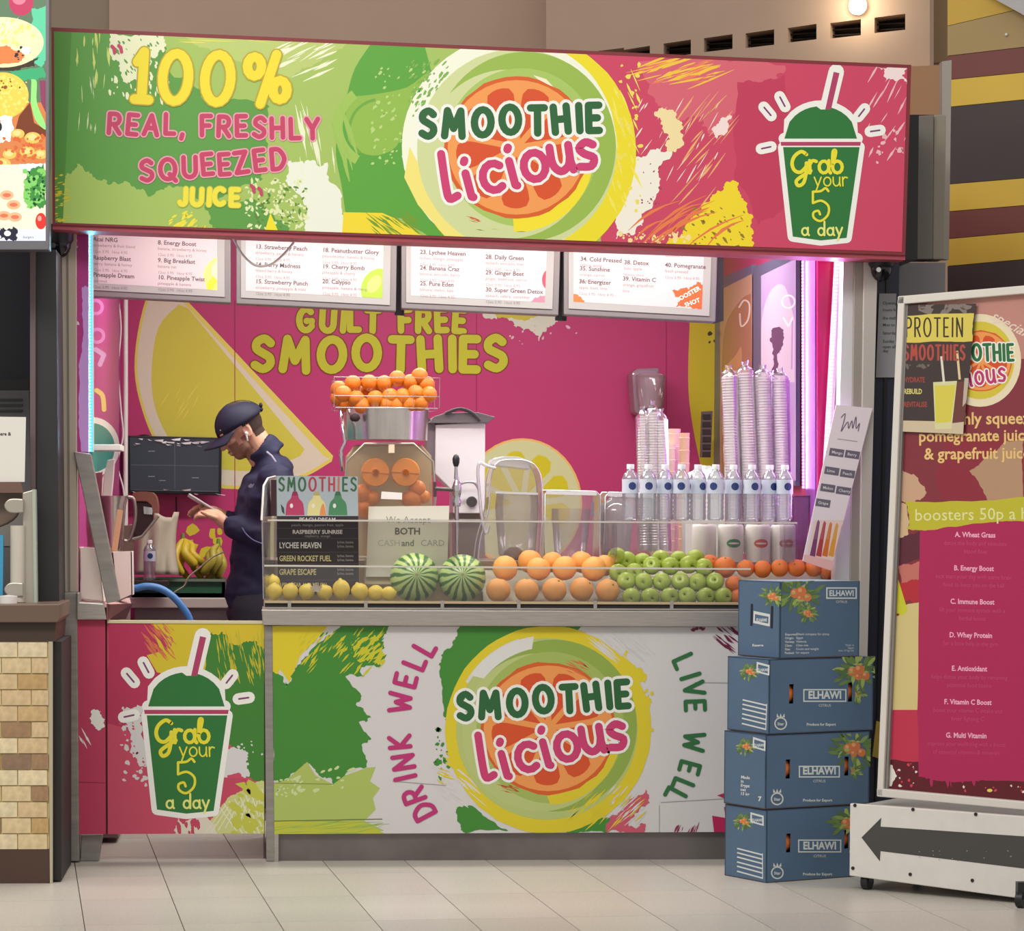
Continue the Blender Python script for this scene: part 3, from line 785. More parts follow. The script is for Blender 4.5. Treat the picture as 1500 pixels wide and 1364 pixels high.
# ------------------------------------------------------------------ posts and front frame
pk_ = mat('pink panel', (186, 54, 92), .45)
lp = thing('left_post', 'pale steel corner post at the left end of the stall', 'post', P(92, 1262, 0))
build('upper_post', MB().px([(78, 330), (112, 333), (113, 868), (90, 868)], 0, .1), mat('beige steel', (176, 164, 150), .45, .3), lp, bevel=.003)
build('groove', MB().px([(97, 340), (100, 340), (103, 866), (100, 866)], -.004, .01), mat('groove', (120, 110, 100), .6), lp)
build('lower_post', MB().px([(91, 868), (113, 868), (116, 1262), (95, 1262)], -.012, .11), DSTEEL, lp, bevel=.003)
lp['name_note'] = ''
del lp['name_note']
st = thing('magenta_board', 'narrow magenta panel with white splashes left of the cyan light strip', 'panel', P(115, 662, .03))
build('board', MB().px([(101, 330), (130, 332), (130, 664), (108, 664)], .02, .03), mat('magenta board', (170, 40, 130), .45), st)
c = Canvas(P(115, 500, .02), (0, -1, 0), [(103, 332), (130, 332), (130, 662), (109, 662)])
for x0, y0, x1, y1 in ((118, 340, 130, 662),): c.splash([(120, 420), (130, 420), (130, 662), (119, 662), (117, 560), (121, 500)], (196, 150, 220), amp=3, seed=4)
for y in (348, 360, 404, 438, 470, 500): c.specks(103, y, 112, y+8, 3, (226, 200, 220), r=(1.4, 4), seed=y)
c.flush('artwork', st)

lc = thing('left_counter', 'small pink counter end with a steel ledge beside the left post', 'counter', P(134, 1260, 0))
build('panel', MB().px([(113, 908), (154, 908), (155, 1222), (116, 1222)], .0, .025), pk_, lc)
build('upright', MB().px([(152, 908), (158, 908), (159, 1222), (154, 1222)], .02, .02), mat('dark wine', (96, 26, 44), .5), lc)
build('ledge', MB().px([(112, 868), (117, 868), (117, 882), (152, 884), (156, 908), (112, 908)], -.03, .09), STEEL, lc, bevel=.004)
build('worktop', MB().prism([P(117, 881, -.02), P(156, 885, -.02), P(192, 884, .5), P(190, 876, .9), P(117, 876, .9)], (0, 0, -.012)), mat('pinkish steel', (206, 170, 168), .4, .3), lc)
build('side_face', MB().prism([P(156, 886, -.02), P(193, 884, .5), P(183, 907, .5), P(156, 909, -.02)], (.004, 0, 0)), mat('rose steel', (130, 84, 86), .45, .5), lc)
build('foot', MB().px([(119, 1223), (151, 1223), (145, 1262), (117, 1262)], .03, .03), DSTEEL, lc, bevel=.004)
c = Canvas(P(134, 1060, 0), (0, -1, 0), [(114, 910), (153, 910), (154, 1221), (116, 1221)])
c.splash([(133, 1044), (148, 1042), (152, 1066), (143, 1070)], WH, amp=8, seed=4); c.streaks(116, 1074, 128, 1092, 4, 20, 3, 60, WH, seed=3); c.line([(115, 1146), (154, 1147)], 1, (140, 34, 66), caps=False)
c.flush('artwork', lc)

one('strut', MB().prism([P(108, 661, -.03), P(133, 665, -.03), P(176, 880, -.01), P(156, 884, -.01)], (0, .05, 0)), DSTEEL, 'slanting grey steel strut rising from the left counter ledge', 'strut', bevel=.003)

# light strips: a channel with its own row of diodes and a diffuse tube
def led_strip(name, pts, Y0, Y1, w, col, ecol, lab, n=60, es=14, power=12, facing=(0, -1, 0)):
    a = P(pts[0], pts[1], Y0); b = P(pts[2], pts[3], Y1)
    t = thing(name, lab, 'light strip', b)
    d = (b-a); L = d.length; d.normalize(); f = V(facing); s = d.cross(f).normalized(); r = w*mpp((Y0+Y1)/2)/2
    def bar(o0, o1, q0, q1):
        vs = [a+s*o0+f*q0, a+s*o1+f*q0, a+s*o1+f*q1, a+s*o0+f*q1]
        return MB().prism(vs, d*L)
    build('channel', bar(-r*1.5, r*1.5, -.014, -.006), WHITE, t)
    build('tube', bar(-r, r, -.005, .003), mat('led body %d %d %d' % col, col, .4, emit=es*.10, ecol=ecol), t)
    mb = MB()
    for i in range(n):
        c0 = a+d*(L*(i+.5)/n)
        h = L/n*.26; q = r*.62
        mb.prism([c0-s*q-d*h+f*.003, c0+s*q-d*h+f*.003, c0+s*q+d*h+f*.003, c0-s*q+d*h+f*.003], f*.003)
    o = build('diode', mb, mat('diode %d %d %d' % ecol, ecol, .4, emit=es), t); o['kind'] = 'stuff'
    l = bpy.data.lights.new(name+'_light', 'AREA'); l.shape = 'RECTANGLE'; l.size = .03; l.size_y = L; l.energy = power; l.color = tuple(lin(x) for x in ecol)
    lo = bpy.data.objects.new(name+'_light', l); SC.collection.objects.link(lo)
    lo.location = (a+b)/2+f*.015
    z = -f; y = d; x = y.cross(-z).normalized()
    lo.rotation_euler = Matrix((x, y, f*-1*-1)).transposed().to_euler() if False else Matrix((y.cross(f), y, f)).transposed().to_euler()
    # area lamps shine along local -Z, so turn the frame
    lo.rotation_euler = Matrix((y.cross(-f), y, -f)).transposed().to_euler()
    lo.parent = t; lo.location -= t.location
    return t
led_strip('light_strip', (128, 338, 129, 662), .06, .06, 13, (70, 200, 250), (110, 225, 255), 'glowing cyan and white light strip at the left edge of the opening', 70, 4, 2.2, (.35, -.94, 0))
nR = V((-1, -.0, 0))
def wallY(px):
    # depth at which the right wall is seen at this pixel column
    d = raydir(px, 600); return CAM.y+d.y*((XR-.01)/d.x)
led_strip('light_strip', (1177, 372, 1178, 716), wallY(1177), wallY(1178), 7, (214, 170, 255), (205, 150, 255), 'inner violet light strip beside the framed posters on the right wall', 70, 4, 3.5, (-.95, -.3, 0))
led_strip('light_strip', (1227, 380, 1206, 760), .13, .13, 9, (235, 190, 255), (240, 160, 255), 'outer magenta light strip just inside the right front post', 70, 4, 2.5, (-.6, -.8, 0))

# pink glossy boards on the right wall
one('gloss_board', MB().rect(1198, 360, 1226, 800, .2, .03), mat('hot pink gloss', (206, 30, 120), .25), 'glossy hot pink upright board between the two right light strips', 'board')
one('violet_board', MB().prism([P(1183, 360, wallY(1183)), P(1197, 360, .24), P(1197, 800, .24), P(1183, 800, wallY(1183))], (-.008, .0, 0)), mat('violet gloss', (160, 80, 190), .3), 'narrow violet board beside the inner right light strip', 'board')

# framed posters on the right wall
def wframe(x0, y0, x1, y1, y2, y3, lab, art, base):
    on = V((XR-.004, 1, 1)); nn = V((-1, 0, 0))
    t = thing('wall_poster', lab, 'poster', PL((x0+x1)/2, (y2+y3)/2, on, nn))
    def q(x, y): return PL(x, y, on, nn)
    quad = [(x0, y0), (x1, y1), (x1, y2), (x0, y3)]
    build('frame', MB().prism([q(*p) for p in quad], (-.02, 0, 0)), mat('poster frame blue grey', (110, 116, 150), .35, .4), t)
    iq = [(x0+5, y0+12), (x1-6, y1+13), (x1-6, y2-8), (x0+5, y3-8)]
    c = Canvas(on+nn*.02, nn, iq, rough=.25)
    c.poly(iq, base); art(c); c.flush('artwork', t)
def a5(c):
    c.poly(sm((1057, 560), (1062, 480), (1085, 440), (1100, 430))+[(1106, 700), (1057, 700)], (168, 118, 96)); c.poly(sm((1060, 540), (1078, 520), (1086, 508), (1084, 540), (1060, 560)), (206, 150, 110))
    c.line(sm((1083, 450), (1090, 440), (1098, 446), (1096, 468), (1086, 478), (1084, 460)), 2.4, (230, 214, 206))
wframe(1050, 413, 1108, 388, 720, 722, 'framed brown coffee poster on the right wall, behind the tall cups', a5, (190, 150, 130))
def a6(c):
    c.poly(sm((1115, 560), (1116, 470), (1130, 425), (1150, 420), (1164, 470))+[(1164, 560)], (226, 206, 236))
    c.splash([(1130, 484), (1140, 479), (1148, 488), (1145, 512), (1138, 520), (1139, 546), (1130, 546), (1132, 515), (1128, 500)], (96, 76, 112), amp=3, seed=4)
    c.ring(1155, 442, 8, 10.5, (250, 240, 255)); c.line([(1161, 470), (1160, 540)], 2.2, (190, 160, 220)); c.line([(1148, 466), (1155, 478), (1161, 466)], 3, (250, 240, 255))
wframe(1110, 392, 1172, 366, 712, 714, 'framed pale violet poster with a dark figure on the right wall', a6, (196, 170, 226))

# right front posts
rp = thing('right_post', 'white and steel corner post at the right end of the stall', 'post', P(1255, 1262, .05))
build('white_post', MB().px([(1236, 372), (1252, 373), (1246, 900), (1222, 900)], .04, .08), mat('post white', (214, 214, 220), .35), rp)
build('grey_post', MB().px([(1252, 373), (1266, 374), (1254, 1262), (1240, 1262)], .02, .1), mat('post beige', (160, 154, 146), .4, .3), rp, bevel=.002)
build('steel_post', MB().px([(1266, 374), (1286, 375), (1263, 1262), (1254, 1262)], .0, .12), mat('post light', (196, 190, 184), .4, .3), rp, bevel=.002)
nvp = thing('navy_post', 'dark navy column between the stall and the poster stand', 'column', P(1290, 1262, .14))
build('column', MB().px([(1278, 340), (1318, 340), (1306, 1262), (1258, 1262)], .12, .25), NAVY, nvp)
build('joint', MB().px([(1300, 340), (1304, 340), (1284, 1262), (1280, 1262)], .112, .01), BLACK, nvp)
build('dark_gap', MB().px([(1330, 168), (1346, 168), (1344, 380), (1326, 380)], .14, .3), BLACK, nvp)
gp = thing('grey_post', 'grey beige square post right of the pink end of the sign', 'post', P(1360, 440, .3))
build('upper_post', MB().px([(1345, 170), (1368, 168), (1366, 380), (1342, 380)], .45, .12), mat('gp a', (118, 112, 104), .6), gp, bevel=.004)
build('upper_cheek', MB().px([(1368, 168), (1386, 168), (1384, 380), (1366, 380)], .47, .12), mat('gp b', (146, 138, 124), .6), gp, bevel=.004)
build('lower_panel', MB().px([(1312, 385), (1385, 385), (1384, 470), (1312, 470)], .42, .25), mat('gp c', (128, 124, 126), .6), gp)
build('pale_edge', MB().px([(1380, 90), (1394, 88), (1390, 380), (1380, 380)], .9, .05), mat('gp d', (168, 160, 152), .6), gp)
nt_ = thing('paper_notice', 'grey paper notice taped to the navy column beside the poster stand', 'notice', P(1296, 554, .11))
qd = [(1288, 430), (1313, 430), (1311, 553), (1283, 553)]
build('sheet', MB().px(qd, .108, .003), mat('grey paper', (148, 148, 152), .8), nt_)
c = Canvas(P(1296, 500, .108), (0, -1, 0), qd, lift=.0004)
for k, y in enumerate((446, 456, 468, 478, 490, 502, 510, 516)): c.font(['Opening', 'hours for', 'the stall', 'Mon to Fri', 'Saturday', 'Sunday', 'open all', 'day'][k], 1293, y, 6, (70, 70, 76), bold=.02)
c.flush('lettering', nt_)

# dome cameras under the sign ends
for (x, y, Y, lab) in ((88, 352, .0, 'black dome security camera below the left end of the sign'), (1291, 388, .0, 'black dome security camera below the right end of the sign')):
    t = thing('security_camera', lab, 'camera', P(x, y-18, Y)); r = 18*mpp(Y)
    ctr = P(x, y, Y)
    build('housing', MB().lathe([(.0005, .055), (r*1.05, .055), (r*1.08, .0), (r*.9, -.012), (.0005, -.012)], 20, ctr), mat('camera housing', (26, 24, 34), .4), t, smooth=40)
    build('dome', MB().ball(ctr+V((0, 0, -.012)), (r*.9, r*.9, r*1.15), 16, 10), mat('camera dome', (18, 16, 26), .12), t, smooth=60)
    build('lens', MB().cyl(ctr+V((-.02, -r*.86, -.022)), .009, .012, 12, M=Matrix.Rotation(radians(90), 3, 'X')), CHROME, t, smooth=40)

# ------------------------------------------------------------------ front counter and its print
kc = thing('main_counter', 'long front counter with printed splash panel and steel top', 'counter', P(740, 1262, .1))
panq = [(397, 917), (1242, 919), (1240, 1218), (399, 1222)]
build('front_panel', MB().px(panq, 0, .03), mat('panel white', (206, 204, 204), .5), kc)
build('kickplate', MB().px([(401, 1222), (1240, 1218), (1238, 1258), (403, 1262)], .02, .02), mat('kick steel', (116, 110, 108), .4, .5, noise_amt=.25, nscale=5), kc)
build('steel_edge', MB().px([(383, 893), (1225, 896), (1225, 919), (385, 916)], -.03, .04), STEEL, kc, bevel=.003)
build('corner_post', MB().px([(387, 916), (399, 917), (402, 1262), (390, 1262)], -.004, .12), DSTEEL, kc, bevel=.002)
build('corner_cap', MB().px([(399, 1222), (408, 1222), (408, 1262), (400, 1262)], -.002, .03), STEEL, kc)
build('left_side', MB().bx(P(388, 1000, 0).x-.004, P(388, 1000, 0).x, .1, .8, 0, .9), mat('side steel', (120, 108, 104), .4, .6), kc)
zc_ = P(740, 894, 0).z
build('worktop', MB().bx(P(384, 900, 0).x, P(1235, 900, 0).x, .0, .36, zc_-.02, zc_), STEEL, kc)
ZW = P(740, 821, .5).z
build('upper_worktop', MB().bx(P(386, 900, 0).x, P(1235, 900, 0).x, .34, 1.0, ZW-.03, ZW), mat('top steel', (170, 160, 150), .35, .6), kc)
build('riser', MB().bx(P(386, 900, 0).x, P(1235, 900, 0).x, .33, .35, zc_-.02, ZW-.03), mat('riser beige', (176, 158, 126), .5, .2), kc)

c = Canvas(P(700, 1070, 0), (0, -1, 0), panq, rough=.42)
WHP = (208, 206, 206); GP = (62, 132, 48); YP = (214, 196, 40); LP_ = (168, 186, 96)
def Z(x, y): return (480+x/2.419, 880+y/2.419)
c.poly([(398, 917), (480, 917), (470, 930), (440, 960), (424, 1000), (410, 980), (398, 1010)], YP)
grn = [(398, 985), (412, 990), (418, 1008), (430, 985), (444, 966), (470, 940), (500, 917), Z(220, 90), Z(190, 140), Z(200, 170), Z(160, 190), Z(190, 230), Z(120, 235), Z(130, 270), Z(62, 268), Z(120, 340), Z(100, 370), Z(155, 415), Z(110, 430), Z(155, 490), Z(120, 510), Z(138, 590), Z(60, 620), Z(20, 650), (470, 1138), (452, 1118), (440, 1126), (420, 1140), (398, 1146)]
c.splash(grn, GP, amp=5, sub=3, seed=61)
lg = [(398, 1150), (420, 1142), (450, 1116), (462, 1136), (488, 1149), Z(60, 620), Z(140, 592), Z(170, 590), Z(150, 640), Z(185, 665), Z(160, 700), Z(170, 740), Z(130, 780), Z(200, 815), (398, 1230)]
c.poly(lg, LP_)
c.poly([(398, 1203), (528, 1203), (565, 1222), (398, 1222)], (186, 190, 60)); c.streaks(400, 1200, 540, 1222, 26, 60, 1.6, -6, (150, 178, 80), seed=3)
c.specks(405, 1140, 440, 1168, 26, (196, 210, 160), r=(1, 3), seed=4); c.specks(430, 1125, 520, 1160, 16, (196, 210, 150), r=(1, 3), seed=6, ang=-20, stretch=2)
c.streaks(440, 925, 560, 985, 60, 22, 3.2, -52, (196, 190, 40), seed=7); c.streaks(470, 925, 560, 960, 30, 14, 3, -50, GP, seed=8)
c.splash([(515, 940), (548, 930), (560, 950), (555, 974), (530, 970)], (196, 192, 44), amp=9, seed=9); c.streaks(505, 925, 562, 968, 40, 16, 3.4, -46, GP, seed=10)
c.line([(398, 1147), (488, 1149)], 1, (120, 130, 60), caps=False); c.line([(400, 1203), (560, 1200)], 1.2, (90, 100, 50), caps=False)
# green splash behind the emblem
c.splash([Z(475, 90), Z(900, 90), Z(700, 200), Z(560, 330), Z(500, 420), Z(410, 410), Z(395, 250), Z(430, 170)], GP, amp=6, seed=11)
c.splash([Z(455, 740), Z(500, 725), Z(640, 815), Z(480, 820)], GP, amp=5, seed=12)
c.splash([Z(860, 790), Z(1000, 770), Z(990, 822), Z(840, 822)], GP, amp=4, seed=13)
c.specks(*Z(385, 400), *Z(430, 650), 24, GP, r=(1, 5), seed=14)
# yellow ring
c.ell(803, 1069, 151, 152, YP, n=60, jit=.006); c.splash([Z(1060, 170), Z(1130, 260), Z(1090, 300), Z(1150, 360), Z(1100, 380), Z(1130, 480), Z(1090, 520), Z(1000, 420), Z(1000, 220)], YP, amp=8, seed=15)
c.poly(arc(803, 1069, 140, 140, -150, -108, 10)+arc(803, 1069, 128, 128, -112, -150, 8), WHP)
c.streaks(640, 1130, 700, 1180, 26, 30, 3, 45, WHP, seed=16); c.streaks(645, 1090, 665, 1150, 12, 20, 4, 20, YP, seed=17)
c.streaks(*Z(960, 100), *Z(1120, 200), 30, 50, 2.4, 40, WHP, seed=18); c.specks(*Z(1080, 300), *Z(1150, 600), 26, YP, r=(1.5, 5), seed=19)
c.ell(801, 1068, 133, 133, (176, 190, 116), n=60); c.ell(811, 1063, 122, 126, (140, 166, 72), n=60); c.ell(791, 1073, 114, 116, (180, 192, 122), n=60)
c.poly(arc(801, 1068, 137, 137, -145, -98, 12)+arc(805, 1072, 124, 124, -102, -141, 10), (214, 214, 210))
c.ell(806, 1066, 108, 111, (158, 178, 92), n=60)
c.poly(arc(803, 1069, 108, 110, -4, 88, 14)+[(790, 1140), (870, 1120)], (214, 196, 44))
slice_(c, 803, 1067, 99)
c.streaks(735, 1150, 756, 1162, 8, 16, 2.4, 20, (180, 76, 40), seed=44); c.streaks(835, 968, 860, 986, 14, 24, 2, 30, (206, 110, 60), seed=46)
# right hand reds
c.splash([Z(985, 820), Z(1020, 760), Z(1060, 720), Z(1125, 670), Z(1140, 700), Z(1100, 750), Z(1070, 800), Z(1125, 790), Z(1125, 822)], (196, 84, 104), amp=6, seed=21)
c.streaks(*Z(860, 690), *Z(1110, 790), 44, 30, 2.4, -45, YP, seed=22); c.streaks(*Z(980, 660), *Z(1120, 780), 20, 26, 2.4, -45, WHP, seed=23)
RD = (176, 34, 84)
c.poly([Z(1380, 690), Z(1450, 668), Z(1500, 600), Z(1700, 600), Z(1700, 830), Z(1370, 830), Z(1362, 762), Z(1410, 770), Z(1404, 732), Z(1440, 715)], RD)
c.splash([Z(1420, 400), Z(1450, 350), Z(1500, 330), Z(1500, 440), Z(1425, 435)], RD, amp=6, seed=24); c.streaks(*Z(1385, 95), *Z(1470, 170), 18, 26, 3.4, 38, (110, 30, 66), seed=25)
c.streaks(*Z(1230, 800), *Z(1320, 822), 10, 16, 3, -70, (140, 40, 80), seed=26); c.specks(*Z(1290, 92), *Z(1350, 104), 6, (110, 30, 66), r=(1, 4), seed=27)
for a, b in ((Z(1180, 715), Z(1440, 700)), (Z(1175, 725), Z(1175, 822)), (Z(230, 640), Z(420, 655)), (Z(1300, 290), Z(1440, 292))): c.line([a, b], .8, (150, 146, 146), caps=False)
c.flush('artwork', kc)
emblem_text(c, 806, 1067, .95, r1=-.075, r2=-.22)
DR = (182, 46, 112)
c.up()
for ch, x, y, a in (('D', 340, 745, -118), ('R', 305, 690, -110), ('I', 275, 627, -104), ('N', 268, 572, -99), ('K', 255, 500, -95), ('W', 256, 360, -86), ('E', 276, 282, -76), ('L', 308, 218, -68), ('L', 344, 165, -60)):
    p = Z(x, y); r_ = radians(a); h = 30; wd = GL[ch][0]*h*.9
    # letters run upwards: shift so the letter is centred
    c.glyph(ch, p[0]-cos(r_)*wd/2-sin(r_)*h/2*-1*-1, p[1]-sin(r_)*wd/2+cos(r_)*h/2, h, 6.6, DR, rot=r_, up=False, sx=.9)
c.up()
for ch, x, y, a in (('L', 1262, 215, 66), ('I', 1285, 268, 72), ('V', 1298, 312, 80), ('E', 1302, 372, 88), ('W', 1298, 500, 96), ('E', 1282, 592, 105), ('L', 1258, 655, 112), ('L', 1232, 690, 118)):
    p = Z(x, y); r_ = radians(a); h = 28; wd = GL[ch][0]*h*.9
    c.glyph(ch, p[0]-cos(r_)*wd/2-sin(r_)*h/2, p[1]-sin(r_)*wd/2+cos(r_)*h/2, h, 6, (46, 108, 62), rot=r_, up=False, sx=.9)
c.flush('lettering', kc)

# ------------------------------------------------------------------ half door
gd = thing('half_door', 'printed half door with the green cup, left of the long counter', 'door', P(272, 1222, .0))
gq = [(157, 912), (387, 913), (387, 1221), (158, 1222)]
build('leaf', MB().px(gq, .004, .04), mat('door pink', (186, 54, 92), .5), gd)
build('top_edge', MB().px([(157, 909), (387, 910), (387, 914), (157, 913)], .0, .045), mat('edge cream', (206, 196, 160), .5), gd)
c = Canvas(P(272, 1070, .004), (0, -1, 0), gq, rough=.42)
c.poly(gq, (196, 72, 100)); c.splash([(157, 912), (240, 912), (250, 960), (225, 1010), (215, 1080), (157, 1060)], (176, 46, 86), amp=4, seed=1)
c.poly([(210, 905), (395, 905), (395, 1010), (300, 1000), (230, 985), (215, 960), (250, 950), (254, 935), (228, 920)], (206, 184, 44))
c.splash([(300, 935), (325, 925), (345, 945), (370, 940), (392, 950), (392, 1140), (372, 1145), (352, 1100), (300, 1090)], (60, 124, 46), amp=9, seed=3)
c.streaks(318, 930, 387, 1000, 60, 24, 3, 78, (186, 176, 44), seed=4); c.streaks(215, 912, 252, 960, 40, 26, 3, 50, (206, 110, 70), seed=5); c.streaks(232, 912, 258, 960, 20, 26, 3, 50, (206, 184, 44), seed=6)
c.specks(178, 1035, 232, 1150, 60, WHP, r=(1, 4.5), seed=7); c.splash([(180, 1045), (215, 1040), (225, 1120), (195, 1110)], WHP, amp=12, seed=8); c.specks(168, 1040, 215, 1180, 46, (196, 72, 100), r=(1, 3), seed=9)
c.splash([(322, 1110), (340, 1095), (360, 1100), (365, 1120), (358, 1140), (325, 1140)], WHP, amp=10, seed=10); c.specks(330, 1085, 385, 1115, 20, WHP, r=(1, 3), seed=12)
c.poly([(320, 1138), (362, 1142), (350, 1160), (325, 1178)], (186, 66, 92))
c.splash([(300, 1222), (316, 1190), (340, 1165), (365, 1148), (392, 1142), (392, 1230), (300, 1230)], (196, 200, 130), amp=4, seed=11)
c.splash([(264, 1196), (300, 1190), (320, 1230), (262, 1230)], (214, 206, 190), amp=8, seed=15); c.specks(262, 1195, 292, 1222, 12, (186, 66, 92), r=(2, 5), seed=16, ang=85, stretch=2)
for k in range(9): c.line([(300+k*10, 1222-k*3), (330+k*7, 1180-k*2)], 1.6, (214, 216, 190)); c.line([(320+k*8, 1180-k*3), (350+k*6, 1222)], 1.2, (222, 222, 200))
c.specks(340, 1150, 387, 1222, 30, (186, 190, 70), r=(2, 7), seed=18, ang=40, stretch=1.8)
cup(c, 273, 1040, 1.0); c.flush('artwork', gd); cup_text(c, 273, 1040, 1.0); c.flush('lettering', gd)
# ------------------------------------------------------------------ display fittings on the counter
XA = P(387, 880, 0).x; XB = P(1226, 880, 0).x
zc = zc_
rl = thing('tray_rail', 'slotted steel tray rail along the front edge of the counter', 'rail', P(740, 892, -.02))
build('top_rail', MB().px([(388, 880), (1222, 883), (1222, 886.5), (388, 883.5)], -.02, .02), mat('rail cream', (196, 176, 140), .4, .4), rl)
build('slot_strip', MB().px([(388, 883), (1222, 886), (1222, 893), (388, 890)], -.012, .01), mat('slot black', (30, 26, 24), .6), rl)
build('low_rail', MB().px([(388, 889.5), (1222, 892.5), (1222, 895), (388, 892)], -.024, .02), STEEL, rl)
for k, x in enumerate(range(424, 1222, 112)):
    build('divider', MB().px([(x-2.5, 880), (x+2.5, 880), (x+2.5, 894), (x-2.5, 894)], -.022, .01), STEEL, rl)
# sloping bed under the piled fruit
bed = MB(); a = P(712, 884, .0).x; b = P(1222, 884, 0).x
bed.prism([(a, .01, zc+.002), (a, .32, zc+.002), (a, .32, zc+.14), (a, .30, zc+.14), (a, .10, zc+.006)], (b-a, 0, 0))
one('fruit_bed', bed, mat('bed steel', (150, 142, 120), .4, .4), 'sloping steel bed under the oranges and apples', 'tray')
# clear guards and bottle shelf
gd_ = thing('counter_guard', 'clear acrylic sneeze guard with bottle shelf standing on the counter', 'guard', P(740, 880, .0))
EDGE = mat('acrylic edge', (206, 200, 190), .2, emit=0)
build('front_pane', MB().px([(387, 829), (1100, 834), (1100, 882), (389, 880)], -.006, .004), ACR, gd_)
build('front_lip', MB().px([(387, 827.5), (1100, 832.5), (1100, 835), (387, 830)], -.008, .008), EDGE, gd_)
build('left_pane', MB().prism([P(387, 829, 0), P(404, 826, .28), P(404, 868, .28), P(389, 880, 0)], (.004, 0, 0)), ACR, gd_)
build('shelf', MB().prism([P(392, 761.5, .03), P(1168, 765.5, .03), P(1168, 763, .33), P(402, 759, .33)], (0, 0, -.006)), clear('shelf acrylic', milky=.05, gloss=.05), gd_)
build('shelf_lip', MB().px([(392, 761), (1168, 765), (1168, 767.3), (392, 763.3)], .028, .004), EDGE, gd_)
build('back_pane', MB().px([(392, 764), (1168, 768), (1168, 826), (392, 823)], .30, .004), ACR, gd_)
for x in (392, 662, 900, 1160):
    build('upright', MB().px([(x, 765), (x+4, 765), (x+4, 824), (x, 824)], .05, .26), ACR, gd_)
build('left_cheek', MB().prism([P(383, 762, .1), P(386, 712, .14), P(392, 700, .2), P(404, 697, .3), P(404, 870, .3), P(385, 878, .05)], (.004, 0, 0)), clear('cheek acrylic', milky=.25, gloss=.12), gd_)
build('cheek_rim', MB().tube([P(383, 762, .1), P(386, 712, .14), P(392, 701, .2), P(403, 698, .28)], .004, 6), EDGE, gd_, smooth=60)

# ------------------------------------------------------------------ fruit
def noisy(key, col, col2, scale, rough=.4, bump=.15, sss=0):
    m = mat(key, col, rough, bump=bump, nscale=scale*2.2)
    nt = m.node_tree; b = nt.nodes['Principled BSDF']
    tc = nt.nodes.new('ShaderNodeTexCoord'); n = nt.nodes.new('ShaderNodeTexNoise'); n.inputs['Scale'].default_value = scale
    rp = nt.nodes.new('ShaderNodeMixRGB'); rp.inputs[1].default_value = rgb(col); rp.inputs[2].default_value = rgb(col2)
    nt.links.new(tc.outputs['Object'], n.inputs[0]); nt.links.new(n.outputs[0], rp.inputs[0]); nt.links.new(rp.outputs[0], b.inputs[0])
    return m
ORM = noisy('orange peel', (250, 184, 102), (243, 162, 70), 30, .38, .5)
ORM2 = noisy('mandarin peel', (236, 134, 60), (216, 104, 36), 30, .38, .5)
ORM3 = noisy('juicer orange peel', (224, 132, 30), (198, 104, 18), 30, .38, .4)
APM = noisy('green apple skin', (186, 202, 88), (152, 178, 60), 12, .25, 0)
LEM = noisy('lemon peel', (246, 222, 92), (238, 206, 62), 20, .35, .4)
STEM = mat('stem', (84, 62, 34), .8); STG = mat('stem green', (96, 120, 40), .8)
def fruit(kind):
    r = 1.0
    if kind == 'apple':
        body = MB().lathe([(.001, -.72), (.2, -.82), (.42, -.86), (.72, -.68), (.95, -.2), (1.0, .15), (.9, .55), (.62, .82), (.3, .86), (.1, .74), (.001, .62)], 16)
        ex = MB().tube([(0, 0, .62), (.05, 0, .9), (.14, 0, 1.05)], .05, 5); en = 'stem'; em = STEM; bm_ = APM
    elif kind == 'lemon':
        body = MB().lathe([(.001, -1.42), (.12, -1.36), (.3, -1.15), (.72, -.8), (.96, -.3), (1.0, .1), (.9, .6), (.55, 1.02), (.2, 1.2), (.16, 1.34), (.001, 1.4)], 14)
        ex = MB().lathe([(.001, 1.36), (.13, 1.36), (.1, 1.44), (.001, 1.44)], 8); en = 'stem_end'; em = STG; bm_ = LEM
    else:
        body = MB().lathe([(.001, -.93), (.3, -.92), (.62, -.76), (.88, -.44), (1, 0), (.9, .42), (.64, .74), (.3, .9), (.08, .9), (.001, .86)], 18)
        ex = MB().lathe([(.001, .88), (.1, .9), (.08, .94), (.001, .95)], 7); en = 'stem_end'; em = STG; bm_ = ORM
    root = thing(kind, 'x', 'x', (0, 0, 0))
    o = build('body', body, bm_, root, smooth=80); build(en, ex, em, root, smooth=80)
    return root
def place(proto, first, px, py, Y, rpx, rot, label, cat, group, name=None, bm_=None, sc=(1, 1, 1)):
    o = proto if first else copy_tree(proto)
    p = P(px, py, Y); r = rpx*mpp(Y)
    o.location = p; o.scale = (r*sc[0], r*sc[1], r*sc[2]); o.rotation_euler = rot
    if name: o.name = name
    if bm_:
        for ch in o.children:
            if ch.name.startswith('body'): 
                if ch.data.users > 1 and not ch.data.name.startswith(name): 
                    k = name+'_body'
                    if k in bpy.data.meshes: ch.data = bpy.data.meshes[k]
                    else: ch.data = ch.data.copy(); ch.data.name = k
                ch.data.materials[0] = bm_
    tag(o, label, cat, group); return o
R = random.Random(11)
def rr(): return (R.uniform(-1, 1), R.uniform(-1, 1), R.uniform(0, 6))
orp = fruit('orange')
rows = [('front row', .065, [(730, 864, 18.5), (771.5, 864.5, 18.5), (812, 864, 18.5), (852, 863, 18), (890, 865, 18)]),
        ('upper row', .125, [(740, 832, 19), (789, 833, 18), (827, 832, 18.5), (870, 833, 19)]),
        ('back row', .2, [(776, 822, 18), (809, 823, 16), (852, 823, 17), (886, 828, 16)])]
f = True
